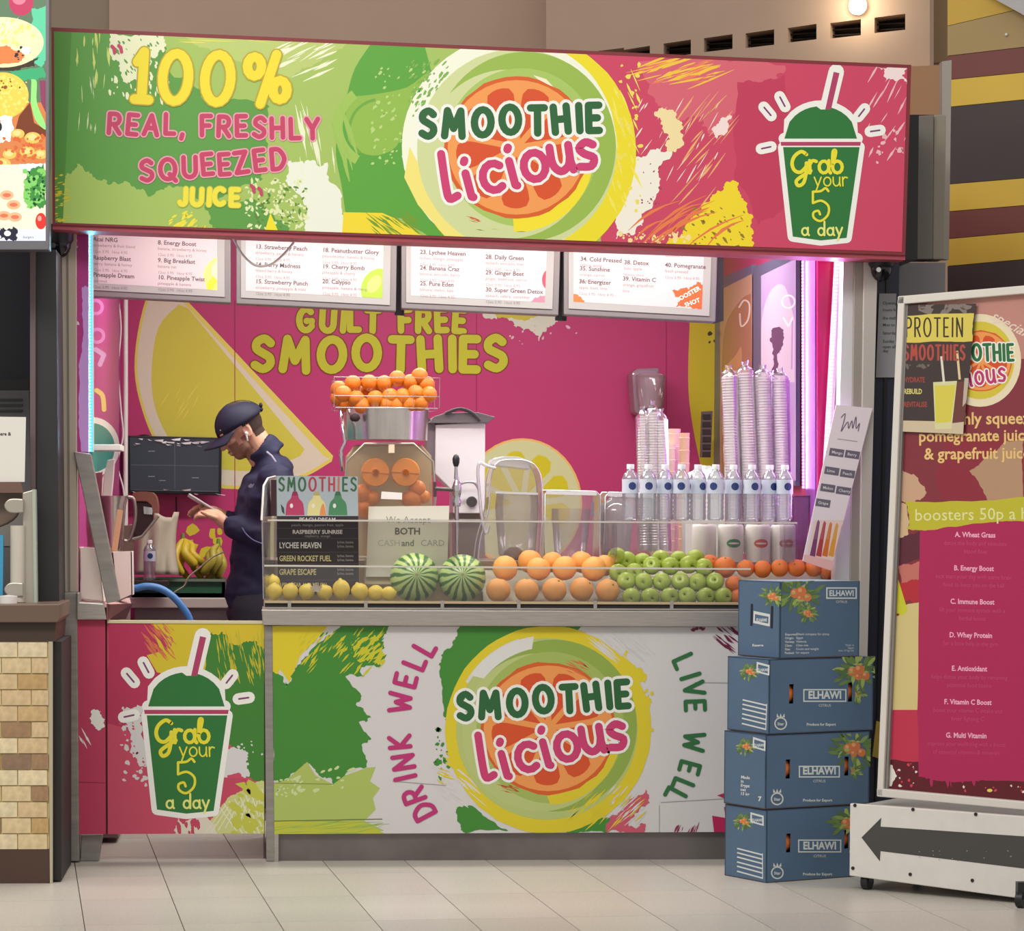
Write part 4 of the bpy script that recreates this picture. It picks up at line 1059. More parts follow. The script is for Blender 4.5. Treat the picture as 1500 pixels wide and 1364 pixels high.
for nm, Y, l in rows:
    for k, (x, y, r) in enumerate(l):
        side = ', the one nearest the watermelons' if k == 0 else ', the one nearest the apples' if k == len(l)-1 else ', %s from the watermelons' % ORD[k]
        place(orp, f, x, y+.5, Y, r, rr(), 'large orange in the %s of the pile%s' % (nm, side), 'orange', 'large oranges piled on the counter'); f = False
app = fruit('apple'); f = True
rows = [('bottom row', .055, [(925, 874), (952, 874), (980, 874), (1007, 874), (1033, 874), (1059, 874)]),
        ('second row up', .10, [(917, 852), (943, 852), (970, 852), (997, 852), (1022, 853), (1047, 852.5)]),
        ('third row up', .15, [(905, 839), (929, 838), (955, 829), (981, 829), (1008, 827), (1030, 831)]),
        ('top row', .21, [(904, 815), (919, 821), (941, 823), (968, 819), (994, 820), (1018, 818)])]
for nm, Y, l in rows:
    for k, (x, y) in enumerate(l):
        nm2 = 'apple at the orange side' if k == 0 else 'apple at the mandarin side' if k == len(l)-1 else '%s apple from the left' % ORD[k]
        # blossom ends face the customer
        place(app, f, x, y, Y, 13.8, (radians(R.choice([88, 95, 105, 70, 100])), R.uniform(-.5, .5), R.uniform(-.5, .5)), 'shiny green %s in the %s of the pile' % (nm2, nm), 'apple', 'green apples piled on the counter'); f = False
lp_ = fruit('lemon'); f = True
lem = [(400, 852, .11, 10.5, 12, 'partly hidden lemon at the far left behind the front lemons'), (402, 866, .05, 12, 14, 'lemon at the left end of the front row'), (425, 866, .05, 12, 14, 'upright lemon second from the left end'),
       (449, 866, .05, 12, 13, 'upright lemon left of the crumpled paper tag'), (476, 867, .05, 12, 12.5, 'round lemon right of the crumpled paper tag'), (500, 863, .05, 13, 17, 'tallest upright lemon in the row'), (527, 866, .05, 13, 14.5, 'upright lemon right of the tallest one'),
       (550, 868, .06, 12, 15, 'lemon lying on its side, left of the last one'), (569, 869, .06, 11, 13, 'lemon lying on its side against the watermelon')]
for k, (x, y, Y, r, h, lab) in enumerate(lem):
    lay = k >= 7
    place(lp_, f, x, y+1, Y, r, (0, radians(80), radians(R.uniform(-20, 20))) if lay else (radians(R.uniform(-12, 25)), radians(R.uniform(-10, 10)), R.uniform(0, 6)), lab, 'lemon', 'lemons along the counter front', sc=(1, 1, h/r/1.35 if not lay else .85)); f = False
for x, y, Y, r, lab in ((1062, 831, .17, 16.5, 'largest mandarin, at the left end of the upper row beside the apples'), (1040, 826, .24, 14, 'mandarin behind the right end of the apples')):
    place(orp, False, x, y, Y, r, rr(), lab, 'mandarin', 'mandarins behind the boxes', 'mandarin', ORM2)
for k, (x, y) in enumerate(((1092, 833), (1117, 834), (1142, 832.5), (1167, 832.5), (1192, 832.5), (1212, 836), (1229, 837))):
    place(orp, False, x, y, .16, 13.5, rr(), 'mandarin in the upper row above the blue boxes, %s right of the largest' % ORD[k], 'mandarin', 'mandarins behind the boxes', 'mandarin', ORM2)
for k, (x, y) in enumerate(((1075, 856), (1081, 876))):
    place(orp, False, x, y, .06+.04*(1-k), 13, rr(), ('mandarin squeezed between the apples and the top blue box', 'lowest mandarin, at the bottom right of the apples')[k], 'mandarin', 'mandarins behind the boxes', 'mandarin', ORM2)
# crumpled tag among the lemons
tb = MB(); p0 = P(463, 863, .03)
tb.add([p0+V((-.02, 0, .008)), p0+V((.0, -.008, .014)), p0+V((.022, 0, .01)), p0+V((-.022, .004, -.008)), p0+V((.002, -.01, -.01)), p0+V((.016, 0, -.014))], [(0, 1, 4, 3), (1, 2, 5, 4)])
one('paper_tag', tb, mat('tag grey', (206, 196, 176), .8), 'crumpled pale paper tag among the lemons', 'tag', fix=False)

# watermelons: stripes follow the length of the fruit, blossom end towards the customer
wm = bpy.data.materials.new('watermelon rind'); wm.use_nodes = True; nt = wm.node_tree; b_ = nt.nodes['Principled BSDF']; b_.inputs['Roughness'].default_value = .3
tc = nt.nodes.new('ShaderNodeTexCoord'); sp = nt.nodes.new('ShaderNodeSeparateXYZ'); at = nt.nodes.new('ShaderNodeMath'); at.operation = 'ARCTAN2'
nz = nt.nodes.new('ShaderNodeTexNoise'); nz.inputs['Scale'].default_value = 16; nz.inputs['Detail'].default_value = 6
nt.links.new(tc.outputs['Object'], sp.inputs[0]); nt.links.new(tc.outputs['Object'], nz.inputs[0])
nt.links.new(sp.outputs[0], at.inputs[0]); nt.links.new(sp.outputs[1], at.inputs[1])
ml = nt.nodes.new('ShaderNodeMath'); ml.operation = 'MULTIPLY_ADD'; ml.inputs[1].default_value = 15
nm_ = nt.nodes.new('ShaderNodeMath'); nm_.operation = 'MULTIPLY'; nm_.inputs[1].default_value = 5.5
nt.links.new(nz.outputs[0], nm_.inputs[0]); nt.links.new(at.outputs[0], ml.inputs[0]); nt.links.new(nm_.outputs[0], ml.inputs[2])
sn = nt.nodes.new('ShaderNodeMath'); sn.operation = 'SINE'; nt.links.new(ml.outputs[0], sn.inputs[0])
cr = nt.nodes.new('ShaderNodeValToRGB'); cr.color_ramp.elements[0].position = .24; cr.color_ramp.elements[0].color = rgb((70, 116, 62)); cr.color_ramp.elements[1].position = .55; cr.color_ramp.elements[1].color = rgb((186, 208, 130))
mr = nt.nodes.new('ShaderNodeMapRange'); mr.inputs[1].default_value = -1; mr.inputs[2].default_value = 1; nt.links.new(sn.outputs[0], mr.inputs[0]); nt.links.new(mr.outputs[0], cr.inputs[0]); nt.links.new(cr.outputs[0], b_.inputs[0])
for k, (x, y, r, tx, tz) in enumerate(((607, 846, 36, 82, .05), (677, 847, 35, 80, -.05))):
    t = thing('watermelon', ('striped watermelon, the one beside the lemons', 'striped watermelon, the one beside the oranges')[k], 'watermelon', P(x, y, .15), 'watermelons on the counter')
    q = r*mpp(.15)
    o = build('rind', MB().lathe([(max(.0005, q*cos(a)), q*1.04*sin(a)) for a in [radians(-90+180*i/16) for i in range(17)]], 32, (0, 0, 0)), wm, None, smooth=80)
    o.parent = t; e = build('blossom_scar', MB().lathe([(.0005, q*1.05), (.004, q*1.045), (.006, q*1.035)], 10), mat('scar', (150, 140, 100), .8), None, smooth=80); e.parent = t
    t.rotation_euler = (radians(tx), 0, tz)

# ------------------------------------------------------------------ bottles on the shelf
bt = thing('water_bottle', 'x', 'bottle', (0, 0, 0)); H = .208; rb = .031
prof = [(.001, 0), (rb*.8, 0), (rb, .008), (rb, .02)]
for k in range(4): prof += [(rb*.93, .026+k*.016), (rb, .034+k*.016)]
prof += [(rb*.97, .094), (rb, .1), (rb, .155), (rb*.8, .172), (rb*.45, .184), (rb*.42, .19)]
build('body', MB().lathe(prof, 18), BOTTLE, bt, smooth=50)
build('cap', MB().lathe([(.001, H), (.0135, H), (.0145, H-.003), (.0145, H-.018), (.012, H-.018)], 14), mat('cap white', (236, 238, 242), .4), bt, smooth=40)
lb = build('label', MB().lathe([(rb+.0004, .1), (rb+.0004, .152)], 20), mat('label film', (206, 214, 230), .35), bt, smooth=60)
mb = MB()
for a0 in (-90, 30, 150):
    for i in range(12):
        a1, a2 = 2*pi*i/12, 2*pi*(i+1)/12; rd = .0145
        def cp(u, v): 
            th = radians(a0)+u/rb; return V(((rb+.0012)*cos(th), (rb+.0012)*sin(th), .127+v))
        mb.add([cp(0, 0), cp(rd*cos(a1), rd*sin(a1)), cp(rd*cos(a2), rd*sin(a2))], [(0, 1, 2)])
build('badge', mb, mat('badge blue', (44, 62, 120), .4), bt, fix=False)
xs = [923, 949, 974, 998, 1022, 1048, 1074, 1101, 1127, 1149]
zs = P(1000, 762, .14).z
for k, x in enumerate(xs):
    o = bt if k == 0 else copy_tree(bt)
    p = P(x, 762+(x-923)*.006, .10 if k % 2 else .14)
    o.location = (p.x, p.y, P(x, 762.5+(x-923)*.004, .03).z+.0005); o.rotation_euler = (0, 0, R.uniform(-.5, .5))
    tag(o, 'small water bottle with blue badge on the clear shelf, %s' % ('at the left end' if k == 0 else 'at the right end' if k == 9 else ORD[k]+' from the left'), 'bottle', 'water bottles on the clear shelf')

# ------------------------------------------------------------------ menu holder and paper sign
mh = thing('smoothie_menu_stand', 'tall dark smoothie menu card standing behind the lemons', 'menu', P(465, 870, .17))
quad = [(405, 697), (524, 698), (526, 871), (407, 871)]
build('card', MB().px(quad, .17, .012), mat('card black', (38, 30, 34), .45), mh)
build('side_block', MB().rect(397, 703, 405, 756, .17, .05), mat('side wine', (52, 14, 26), .5), mh)
c = Canvas(P(465, 760, .17), (0, -1, 0), quad, rough=.35)
c.poly([(405, 697), (524, 698), (525, 756), (406, 756)], (164, 176, 182))
for x, cc in ((432, (176, 60, 98)), (464, (214, 206, 140)), (495, (74, 132, 92))):
    c.poly(sm((x-14, 755), (x-12, 738), (x-6, 730), (x-4, 724), (x+4, 724), (x+6, 730), (x+12, 738), (x+14, 755)), cc); c.poly([(x-5, 726), (x+5, 726), (x+3, 720), (x-3, 720)], tuple(int(v*.8) for v in cc)); c.ell(x-5, 741, 2.4, 3.4, (226, 220, 216), n=10)
c.poly(sm((468, 755), (470, 744), (474, 738), (478, 755)), (216, 140, 90)); c.poly([(411, 738), (416, 744), (417, 754), (413, 750)], (60, 66, 70))
for y in (774, 789, 809, 826, 850): c.line([(406, y), (526, y)], 1.2, (70, 60, 66), caps=False)
c.flush('artwork', mh)
x = 409
for ch, cc in zip('SMOOTHIES', [(60, 100, 72), (60, 100, 72), (60, 100, 72), (170, 60, 80), (170, 60, 80), (180, 66, 84), (190, 110, 90), (60, 100, 72), (60, 100, 72)]):
    c.glyph(ch, x, 719, 19, 3.0, cc, sx=.62, up=False); x += GL[ch][0]*19*.62+5.9
LT = (206, 200, 196); LB = (196, 186, 130)
c.font('PEACH DREAM', 465, 764, 8, LT, bold=.02, align='CENTER'); c.font('peach, mango, passion fruit, apple', 465, 771, 5.6, (150, 146, 146), align='CENTER')
c.font('RASPBERRY SUNRISE', 465, 782, 8, LT, bold=.03, align='CENTER'); c.font('raspberry, orange', 465, 787, 5.2, (150, 146, 146), align='CENTER')
for tx, y, cc, s_ in (('LYCHEE HEAVEN', 803, (222, 218, 214), 12), ('GREEN ROCKET FUEL', 822, LB, 11.5), ('GRAPE ESCAPE', 842, LB, 12), ('APPLE PEAR AND MELON', 860, LB, 9)):
    c.font(tx, 409, y, s_, cc, bold=.02, sx=.68)
for y in (795, 801, 815, 821, 835, 841): c.font('lychee, banana', 494, y+1, 5.4, (160, 156, 150), sx=.75)
c.flush('lettering', mh)

ps = thing('paper_sign', 'white paper sign about cash and card payment behind the first watermelon', 'sign', P(596, 820, .24))
quad = [(540, 742), (658, 741), (655, 845), (536, 845)]
build('sheet', MB().px(quad, .24, .004), mat('paper white', (220, 216, 200), .7), ps)
c = Canvas(P(596, 780, .24), (0, -1, 0), quad, rough=.7)
tc_ = (112, 112, 108); c.font('We Accept', 598, 766, 14, (150, 150, 146), bold=.0, align='CENTER'); c.font('BOTH', 597, 783, 14, tc_, bold=.025, align='CENTER'); c.font('CASH', 553, 800, 13, (186, 184, 176)); c.font('and', 588, 800, 13, (140, 138, 132), bold=.02); c.font('CARD', 616, 800, 13, (170, 168, 160))
c.flush('lettering', ps)
build('backing', MB().px([(534, 820), (576, 822), (576, 856), (534, 856)], .26, .01), mat('beige card', (196, 184, 146), .7), ps)

# ------------------------------------------------------------------ juicer
JY = .55
jb = P(570, 818, JY)
ju = thing('orange_juicer', 'tall steel orange juicer with a wire basket of oranges on top', 'juicer', V((jb.x, JY+.12, ZW)))
def J(x, y, Y=JY): return P(x, y, Y)
oc = [(534, 650), (606, 650), (634, 676), (638, 730), (630, 816), (510, 816), (504, 730), (508, 676)]
build('body', MB().px([(520, 652), (618, 652), (632, 668), (634, 820), (508, 820), (508, 668)], JY+.12, .2), mat('juicer beige', (184, 168, 136), .35, .4), ju, bevel=.004)
build('window', MB().px(oc, JY, .006), SMOKE, ju)
fr = MB(); qq = [J(x, y) for x, y in oc]; fr.tube(qq, .005, 6, closed=True)
build('window_rim', fr, mat('rim grey', (170, 164, 150), .3, .6), ju, smooth=50)
build('latch', MB().rect(569, 651, 578, 664, JY-.01, .02), mat('latch', (222, 200, 176), .4), ju, bevel=.002)
for x in (550, 594):
    ctr = J(x, 692, JY+.03); RX = Matrix.Rotation(radians(90), 3, 'X'); q = 21*mpp(JY)
    o = build('press_disc', MB().lathe([(.0005, .018), (q*.25, .02), (q*.3, .010), (q*.94, .006), (q, 0), (q, -.03), (.0005, -.03)], 28, ctr, RX), mat('press orange', (246, 156, 40), .35), ju, smooth=30)
    build('hub', MB().lathe([(.0005, .03), (q*.2, .03), (q*.24, .018)], 12, ctr, RX), mat('hub', (190, 104, 30), .4), o, smooth=40)
    build('groove', MB().px([(x-20, 691), (x+20, 694), (x+20, 695.5), (x-20, 692.5)], JY+.02, .004), mat('groove o', (176, 96, 26), .5), o)
for k, (x, y, r, a) in enumerate(((530, 724, 15, .4), (545, 730, 12, 2), (611, 716, 13, 1), (603, 732, 15, 0), (621, 728, 10, 2), (532, 745, 14, 1))):
    build('orange_half', MB().ball(J(x, y, JY+.06), r*mpp(JY), 14, 8), ORM3, ju, smooth=60)
build('price_tag', MB().px([(559, 720), (589, 722), (589, 732), (558, 731)], JY-.008, .004), WHITE, ju)
RXX = None
hc = P(566, 645, JY+.14)
build('hopper', MB().lathe([(.001, 0), (.135, 0), (.158, .0), (.163, .118), (.168, .124), (.158, .124), (.150, .01), (.001, .01)], 40, hc), mat('hopper steel', (206, 200, 194), .22, .95, noise_amt=.3, nscale=16, stretch=(1, 1, .1)), ju, smooth=30)
build('hopper_opening', MB().ball(P(520, 612, JY-.01), (.02, .008, .016), 12, 8), mat('hole wine', (40, 16, 14), .6), ju, smooth=60)
build('left_spout', MB().tube([P(499, 600, JY+.1), P(502, 625, JY+.05), P(505, 648, JY+.05), P(499, 660, JY+.04), P(502, 690, JY+.05)], .008, 8), CHROME, ju, smooth=60)
# wire basket
bk = MB(); bc = P(564, 598, JY+.14); 
bx0, bx1 = P(488, 575, JY+.14).x, P(640, 575, JY+.14).x; bz0 = P(564, 600, JY+.14).z; bz1 = P(564, 556, JY+.14).z
for z, e in ((bz0, .97), (bz0+.045, 1), (bz1, 1.0)):
    w_ = (bx1-bx0)/2*e; cx_ = (bx0+bx1)/2
    bk.tube([(cx_-w_, JY-.04, z), (cx_+w_, JY-.04, z), (cx_+w_, JY+.3, z), (cx_-w_, JY+.3, z)], .0016, 5, closed=True)
for k in range(5):
    x = bx0+(bx1-bx0)*k/4
    for y in (JY-.04, JY+.3): bk.tube([(x, y, bz0), (x, y, bz1 if k in (0, 4) else bz1-.03)], .0013, 5)
build('basket', bk, CHROME, ju, smooth=60)
ol = [(507, 592, 3), (496, 583, 3), (496, 570, 3), (503, 577, 1), (521.5, 584, 1), (517, 562, 2), (541, 561, 2), (550, 584, 1), (563, 562, 2), (571.6, 581, 1), (567, 592, 1), (582, 555, 2), (590, 581, 1), (580, 593, 1), (601, 560, 2), (614.5, 551, 2), (609, 576, 1), (624.5, 563, 2), (616, 590, 1), (628, 578, 1), (536, 575, 3), (530, 594, 1), (600, 592, 1), (553, 571, 3)]
for k, (x, y, q) in enumerate(ol):
    where = 'top layer' if y < 566 else 'middle' if y < 582 else 'bottom layer'
    xs_ = [a for a, b, _ in ol if ('top layer' if b < 566 else 'middle' if b < 582 else 'bottom layer') == where]; rk = sorted(xs_).index(x)
    place(orp, False, x, y, JY+(.02 if q == 1 else .07 if q == 2 else .13), 12.6, rr(), 'small orange in the juicer basket, %s, %s from the left' % (where, ORD[min(rk, 11)]), 'orange', 'small oranges in the juicer basket', 'orange', ORM3)

# ------------------------------------------------------------------ white dispenser, tap, blender covers
WY = 1.0
wd = thing('white_dispenser', 'white box dispenser with a grey lid behind the chrome tap', 'dispenser', P(675, 812, WY+.1))
build('body', MB().px([(638, 622), (711, 619), (710, 748), (700, 752), (664, 752), (664, 720), (637, 694)], WY, .26), mat('dispenser white', (228, 230, 236), .35), wd, bevel=.004)
build('left_panel', MB().px([(626, 610), (638, 622), (637, 694), (626, 690)], WY+.01, .24), mat('dispenser side', (118, 110, 118), .4), wd)
build('lid', MB().prism([P(627, 620, WY-.02), P(636, 610, WY-.02), P(652, 605, WY-.02), P(700, 604, WY-.02), P(726, 611, WY-.02), P(714, 620, WY-.02)], (0, .3, 0)), mat('lid grey', (120, 118, 124), .45), wd, bevel=.004)
build('lid_handle', MB().tube(smoothpts([P(652, 606, WY-.03), P(672, 599, WY-.03), P(690, 604, WY-.03), P(704, 616, WY-.03)]), .007, 8), mat('lid dark', (70, 68, 74), .4), wd, smooth=60)
build('knob', MB().lathe([(.0005, .02), (.019, .02), (.022, 0)], 20, P(691, 735, WY-.0), Matrix.Rotation(radians(90), 3, 'X')), mat('knob', (66, 62, 64), .4), wd, smooth=40)
build('base', MB().px([(655, 752), (708, 752), (712, 835), (650, 835)], WY+.04, .2), mat('base clear grey', (120, 108, 104), .3, .3), wd)
build('cradle', MB().tube(smoothpts([P(664, 722, WY-.03), P(676, 708, WY-.05), P(694, 707, WY-.05), P(702, 718, WY-.03)]), .006, 8), mat('cradle', (190, 190, 200), .3, .5), wd, smooth=60)

tp = thing('draught_tap', 'chrome draught tap with a black handle in front of the white dispenser', 'tap', V((P(668, 820, .42).x, .42, ZW)))
def T(x, y): return P(x, y, .42)
build('column', MB().tube([T(669, 818), T(669, 715)], .0085, 12), CHROME, tp, smooth=60)
build('body', MB().lathe([(.001, -.012), (.014, -.01), (.017, .01), (.012, .02), (.016, .035), (.019, .06), (.013, .08), (.008, .09), (.008, .1), (.001, .1)], 16, T(669, 738)), CHROME, tp, smooth=50)
build('neck', MB().tube([T(668, 702), T(668, 680)], [.008, .006], 10), CHROME, tp, smooth=60)
build('handle', MB().lathe([(.001, -.024), (.008, -.022), (.013, -.008), (.014, .008), (.009, .02), (.001, .025)], 14, T(668, 675)), BLACK, tp, smooth=50)
build('arm', MB().tube([T(637, 716), T(666, 718)], .008, 10).tube([T(637, 706), T(637, 728)], .006, 8), mat('arm dark', (88, 84, 84), .35, .7), tp, smooth=60)
build('foot', MB().cyl(V((T(669, 800).x, .42, ZW)), .035, .012, 20), CHROME, tp, smooth=40)

def cover(name, lab, pts, Y, dep, rim=True, group='clear blender covers'):
    t = thing(name, lab, 'cover', P(sum(p[0] for p in pts)/len(pts), max(p[1] for p in pts), Y+dep/2), group)
    f = [P(x, y, Y) for x, y in pts]; b = [p+V((0, dep, 0)) for p in f]
    build('pane', MB().add(f, [list(range(len(f)))]), CUPM2, t, fix=False); build('pane', MB().add(b, [list(range(len(b)))]), CUPM2, t, fix=False)
    m2 = MB()
    n = len(f)
    m2.add(f+b, [(i, (i+1) % n, n+(i+1) % n, n+i) for i in range(n)])
    build('shell', m2, CUPM2, t, fix=False, smooth=40)
    m3 = MB(); m3.tube(f, .0035, 6, closed=True); m3.tube(b, .003, 6, closed=True)
    build('rim', m3, clear('cover rim', milky=.5, gloss=.3), t, smooth=60)
    return t
CUPM2 = clear('cover plastic', tint=(246, 244, 245), milky=.07, gloss=.06, milkcol=(205, 196, 200))
rnd = sm((700, 822), (704, 790), (716, 745), (718, 705), (724, 684), (738, 674), (772, 675), (788, 688), (794, 712), (795, 760))+[(790, 822)]
c1 = cover('blender_cover', 'rounded clear blender cover with a side handle beside the tap', rnd, .5, .22)
build('handle', MB().tube(smoothpts([P(x, y, .5) for x, y in ((726, 686), (712, 682), (703, 678), (700, 690), (702, 720), (706, 760), (712, 782), (716, 770))]), .006, 8), clear('handle plastic', milky=.45, gloss=.3), c1, smooth=60)
build('lid', MB().prism([P(x, y, .52) for x, y in ((716, 682), (722, 672), (740, 668), (760, 669), (778, 676), (776, 688), (740, 684))], (0, .16, 0)), clear('lid plastic', milky=.4, gloss=.25), c1, bevel=.004)
build('front_band', MB().px([(726, 720), (788, 722), (788, 725), (726, 723)], .495, .004), clear('band', milky=.6, gloss=.3), c1)
build('jar', MB().lathe([(.001, 0), (.055, 0), (.07, .02), (.085, .2), (.08, .26)], 20, V((P(757, 800, .6).x, .6, ZW))), CUPM2, c1, smooth=50)
build('drive_cap', MB().lathe([(.001, .0), (.045, 0), (.04, .03), (.018, .05), (.001, .05)], 14, V((P(752, 800, .6).x, .58, ZW))), mat('drive dark', (90, 66, 50), .35, .5), c1, smooth=40)
c2 = cover('blender_cover', 'square clear blender cover right of the rounded one', [(799, 724), (803, 718), (873, 720), (879, 726), (879, 822), (797, 822)], .5, .24)
build('top_band', MB().px([(800, 719), (874, 721), (874, 726), (800, 724)], .495, .005), clear('band2', milky=.8, gloss=.3), c2)
build('jar', MB().lathe([(.001, 0), (.05, 0), (.062, .02), (.075, .17), (.075, .2)], 20, V((P(836, 800, .6).x, .6, ZW))), CUPM2, c2, smooth=50)
build('hinge', MB().px([(866, 736), (870, 736), (870, 756), (866, 756)], .49, .01), mat('hinge grey', (120, 110, 130), .4), c2)
c3 = cover('blender_cover', 'square clear blender cover partly behind the bottles', [(887, 728), (892, 721), (958, 724), (964, 730), (964, 822), (884, 822)], .5, .24)
build('top_band', MB().px([(890, 722), (960, 725), (960, 730), (890, 727)], .495, .005), clear('band2'), c3)
build('jar', MB().lathe([(.001, 0), (.05, 0), (.07, .18), (.06, .22), (.03, .235), (.02, .25)], 20, V((P(894, 800, .6).x+.02, .6, ZW))), clear('jar smoked', tint=(200, 190, 186), milky=.3, gloss=.1), c3, smooth=50)

# ------------------------------------------------------------------ cups, canisters, papers
def sleeve(pts, Y, wpx, lab, mats_, group, knot=True):
    a = P(*pts[0], Y); b = P(*pts[1], Y); L = (b-a).length; M = V((0, 0, 1)).rotation_difference((b-a).normalized()).to_matrix()
    t = thing('cup_sleeve', lab, 'cups', a, group); r = wpx/2*mpp(Y)
    pr = [(.001, 0), (r*.72, 0)]; n = int(L/.011)
    for i in range(n):
        z = .02+(L-.02)*i/n; pr += [(r*.93, z), (r, z+.003), (r, z+.005), (r*.94, z+.007)]
    pr += [(r*.93, L), (.001, L)]
    build('cups', MB().lathe(pr, 18, a, M), mats_, t, smooth=30)
    rg_ = random.Random(int(pts[0][0])); bag = MB(); pr = []
    pr = [(r*1.02, -.002), (r*1.06, L*.3), (r*1.04, L*.7), (r*1.1, L), (r*.9, L+.016), (r*.4, L+.028), (r*.5, L+.045)]
    bag.lathe(pr, 14, a, M)
    for i, v in enumerate(bag.v): bag.v[i] = v+V((rg_.uniform(-1, 1), rg_.uniform(-1, 1), rg_.uniform(-1, 1)))*.0035
    build('bag', bag, BAGM, t, smooth=25)
    return t
zt = 819
for k, (x0, x1, y1) in enumerate(((1077, 1068, 552), (1102, 1092, 546), (1126, 1117, 552), (1149, 1143, 556), (1088, 1080, 560), (1138, 1128, 560))):
    sleeve(((x0, zt-8), (x1, y1)), .52 if k < 4 else .66, 23.5, 'tall bagged sleeve of clear cups behind the bottles, %s' % ('leftmost in front', 'second in front', 'third in front', 'rightmost in front', 'rear left', 'rear right')[k], CUPM, 'tall sleeves of clear cups')
for k, (x0, x1, y1, w_) in enumerate(((944, 941, 612, 17), (958, 956, 604, 17), (974, 968, 616, 18))):
    sleeve(((x0, zt-12), (x1, y1)), .75, w_, 'slim bagged cup sleeve behind the left bottles, %s' % ('left', 'middle', 'right')[k], CUPM, 'slim sleeves of cups')
# cup dispenser on the wall and paper cups
cs = thing('cup_dispenser', 'grey translucent tub with upturned cups on the magenta wall', 'dispenser', P(952, 600, 2.98))
GT = clear('grey tub', tint=(220, 210, 215), milky=.5, gloss=.1, milkcol=(196, 176, 186))
build('tub', MB().px([(926, 546), (934, 540), (966, 539), (966, 552), (974, 556), (972, 596), (965, 604), (944, 610), (930, 604)], 2.9, .19), GT, cs, bevel=.01)
build('cups', MB().lathe([(.001, 0), (.055, 0), (.068, .14), (.072, .15), (.05, .16)], 18, P(953, 598, 2.83)), GT, cs, smooth=40)
for k, (x, y0, y1, w_, cc, lb_) in enumerate(((990, 690, 625, 22, (222, 190, 176), 'tall nested paper cups behind the middle bottles'), (982, 680, 648, 18, (226, 206, 186), 'short pale paper cup stack left of the tall one'), (1001, 676, 632, 16, (216, 176, 150), 'slim peach paper cup stack right of the tall one'))):
    a = P(x, 819, .85); h = (819-y1)*mpp(.85); r = w_/2*mpp(.85)
    pr = [(.001, 0), (r*.8, 0)]; n = 10
    for i in range(n): pr += [(r, h*(i+.5)/n), (r*1.05, h*(i+.6)/n), (r*.95, h*(i+.65)/n)]
    pr += [(r, h), (r*.9, h), (.001, h-.01)]
    one('paper_cups', MB().lathe(pr, 16, V((a.x, .95-.05*k, ZW))), mat('paper cup %d' % k, cc, .6), lb_, 'cups', loc=V((a.x, .95-.05*k, ZW)), smooth=40)
# crumpled white cloth behind bottles
rg_ = random.Random(5); cl_ = MB(); nx, ny = 14, 6
for j in range(ny+1):
    for i in range(nx+1):
        u = i/nx; v_ = j/ny; p = P(1003+u*58, 706-v_*(6+26*sin(pi*min(1, u*1.1))**.6*(.4+.6*u)), .58+.0*v_)
        cl_.v.append(p+V((0, .02*v_+rg_.uniform(-.008, .008), rg_.uniform(-.003, .003))))
for j in range(ny):
    for i in range(nx): q = j*(nx+1)+i; cl_.f.append([q, q+1, q+nx+2, q+nx+1]); cl_.m.append(0)
one('tissue_pack', cl_, mat('tissue', (222, 230, 228), .8), 'crumpled white tissue heap behind the middle bottles', 'tissue', smooth=60)
bh_ = one('tissue_box', MB().px([(1004, 704), (1062, 700), (1062, 816), (1004, 816)], .585, .1), mat('tissue box', (206, 204, 200), .6), 'pale box under the crumpled tissue behind the bottles', 'box')
for k, (x, w_, cc, lb_) in enumerate(((1031, 36, None, 'plain white paper roll under the bottle shelf'), (1070, 38, (40, 130, 84), 'white canister with a green oval label under the bottle shelf'), (1110, 37, (206, 84, 70), 'white canister with a red oval label, left one'), (1147, 37, (170, 60, 56), 'white canister with a red oval label at the right end of the shelf'))):
    a = P(x, 821, .42); r = w_/2*mpp(.42); h = 55*mpp(.42); a.z = ZW
    t = thing('canister', lb_, 'canister' if cc else 'paper roll', a, 'white canisters under the shelf' if cc else None)
    if not cc: t.name = 'paper_roll'
    build('body', MB().lathe([(.001, 0), (r*.97, 0), (r, .006), (r, h-.012), (r*.97, h-.004), (r*.9, h), (.001, h)], 24, a), mat('canister white', (224, 222, 214), .5), t, smooth=40)
    if cc:
        m = MB()
        for (rx, rz, dd, mi) in ((.029, .0165, .0008, 0), (.021, .0036, .0016, 1)):
            n = 20; base = len(m.v)
            th0 = -pi/2+.12
            for i in range(n): 
                q = 2*pi*i/n; th = th0+rx*cos(q)/r; m.v.append(a+V(((r+dd)*cos(th), (r+dd)*sin(th), h*.5+rz*sin(q))))
            for i in range(1, n//2):
                m.f.append([base+i-1, base+i, base+n-i-1, base+n-i] if i > 0 else []); m.m.append(mi)
            
        build('label', m, [mat('oval %d' % k, cc, .5), mat('oval white', (226, 220, 210), .5)], t, fix=False)
    else: build('core', MB().cyl(a+V((0, 0, h-.001)), r*.3, .004, 14), mat('core', (150, 130, 110), .8), t, smooth=40)

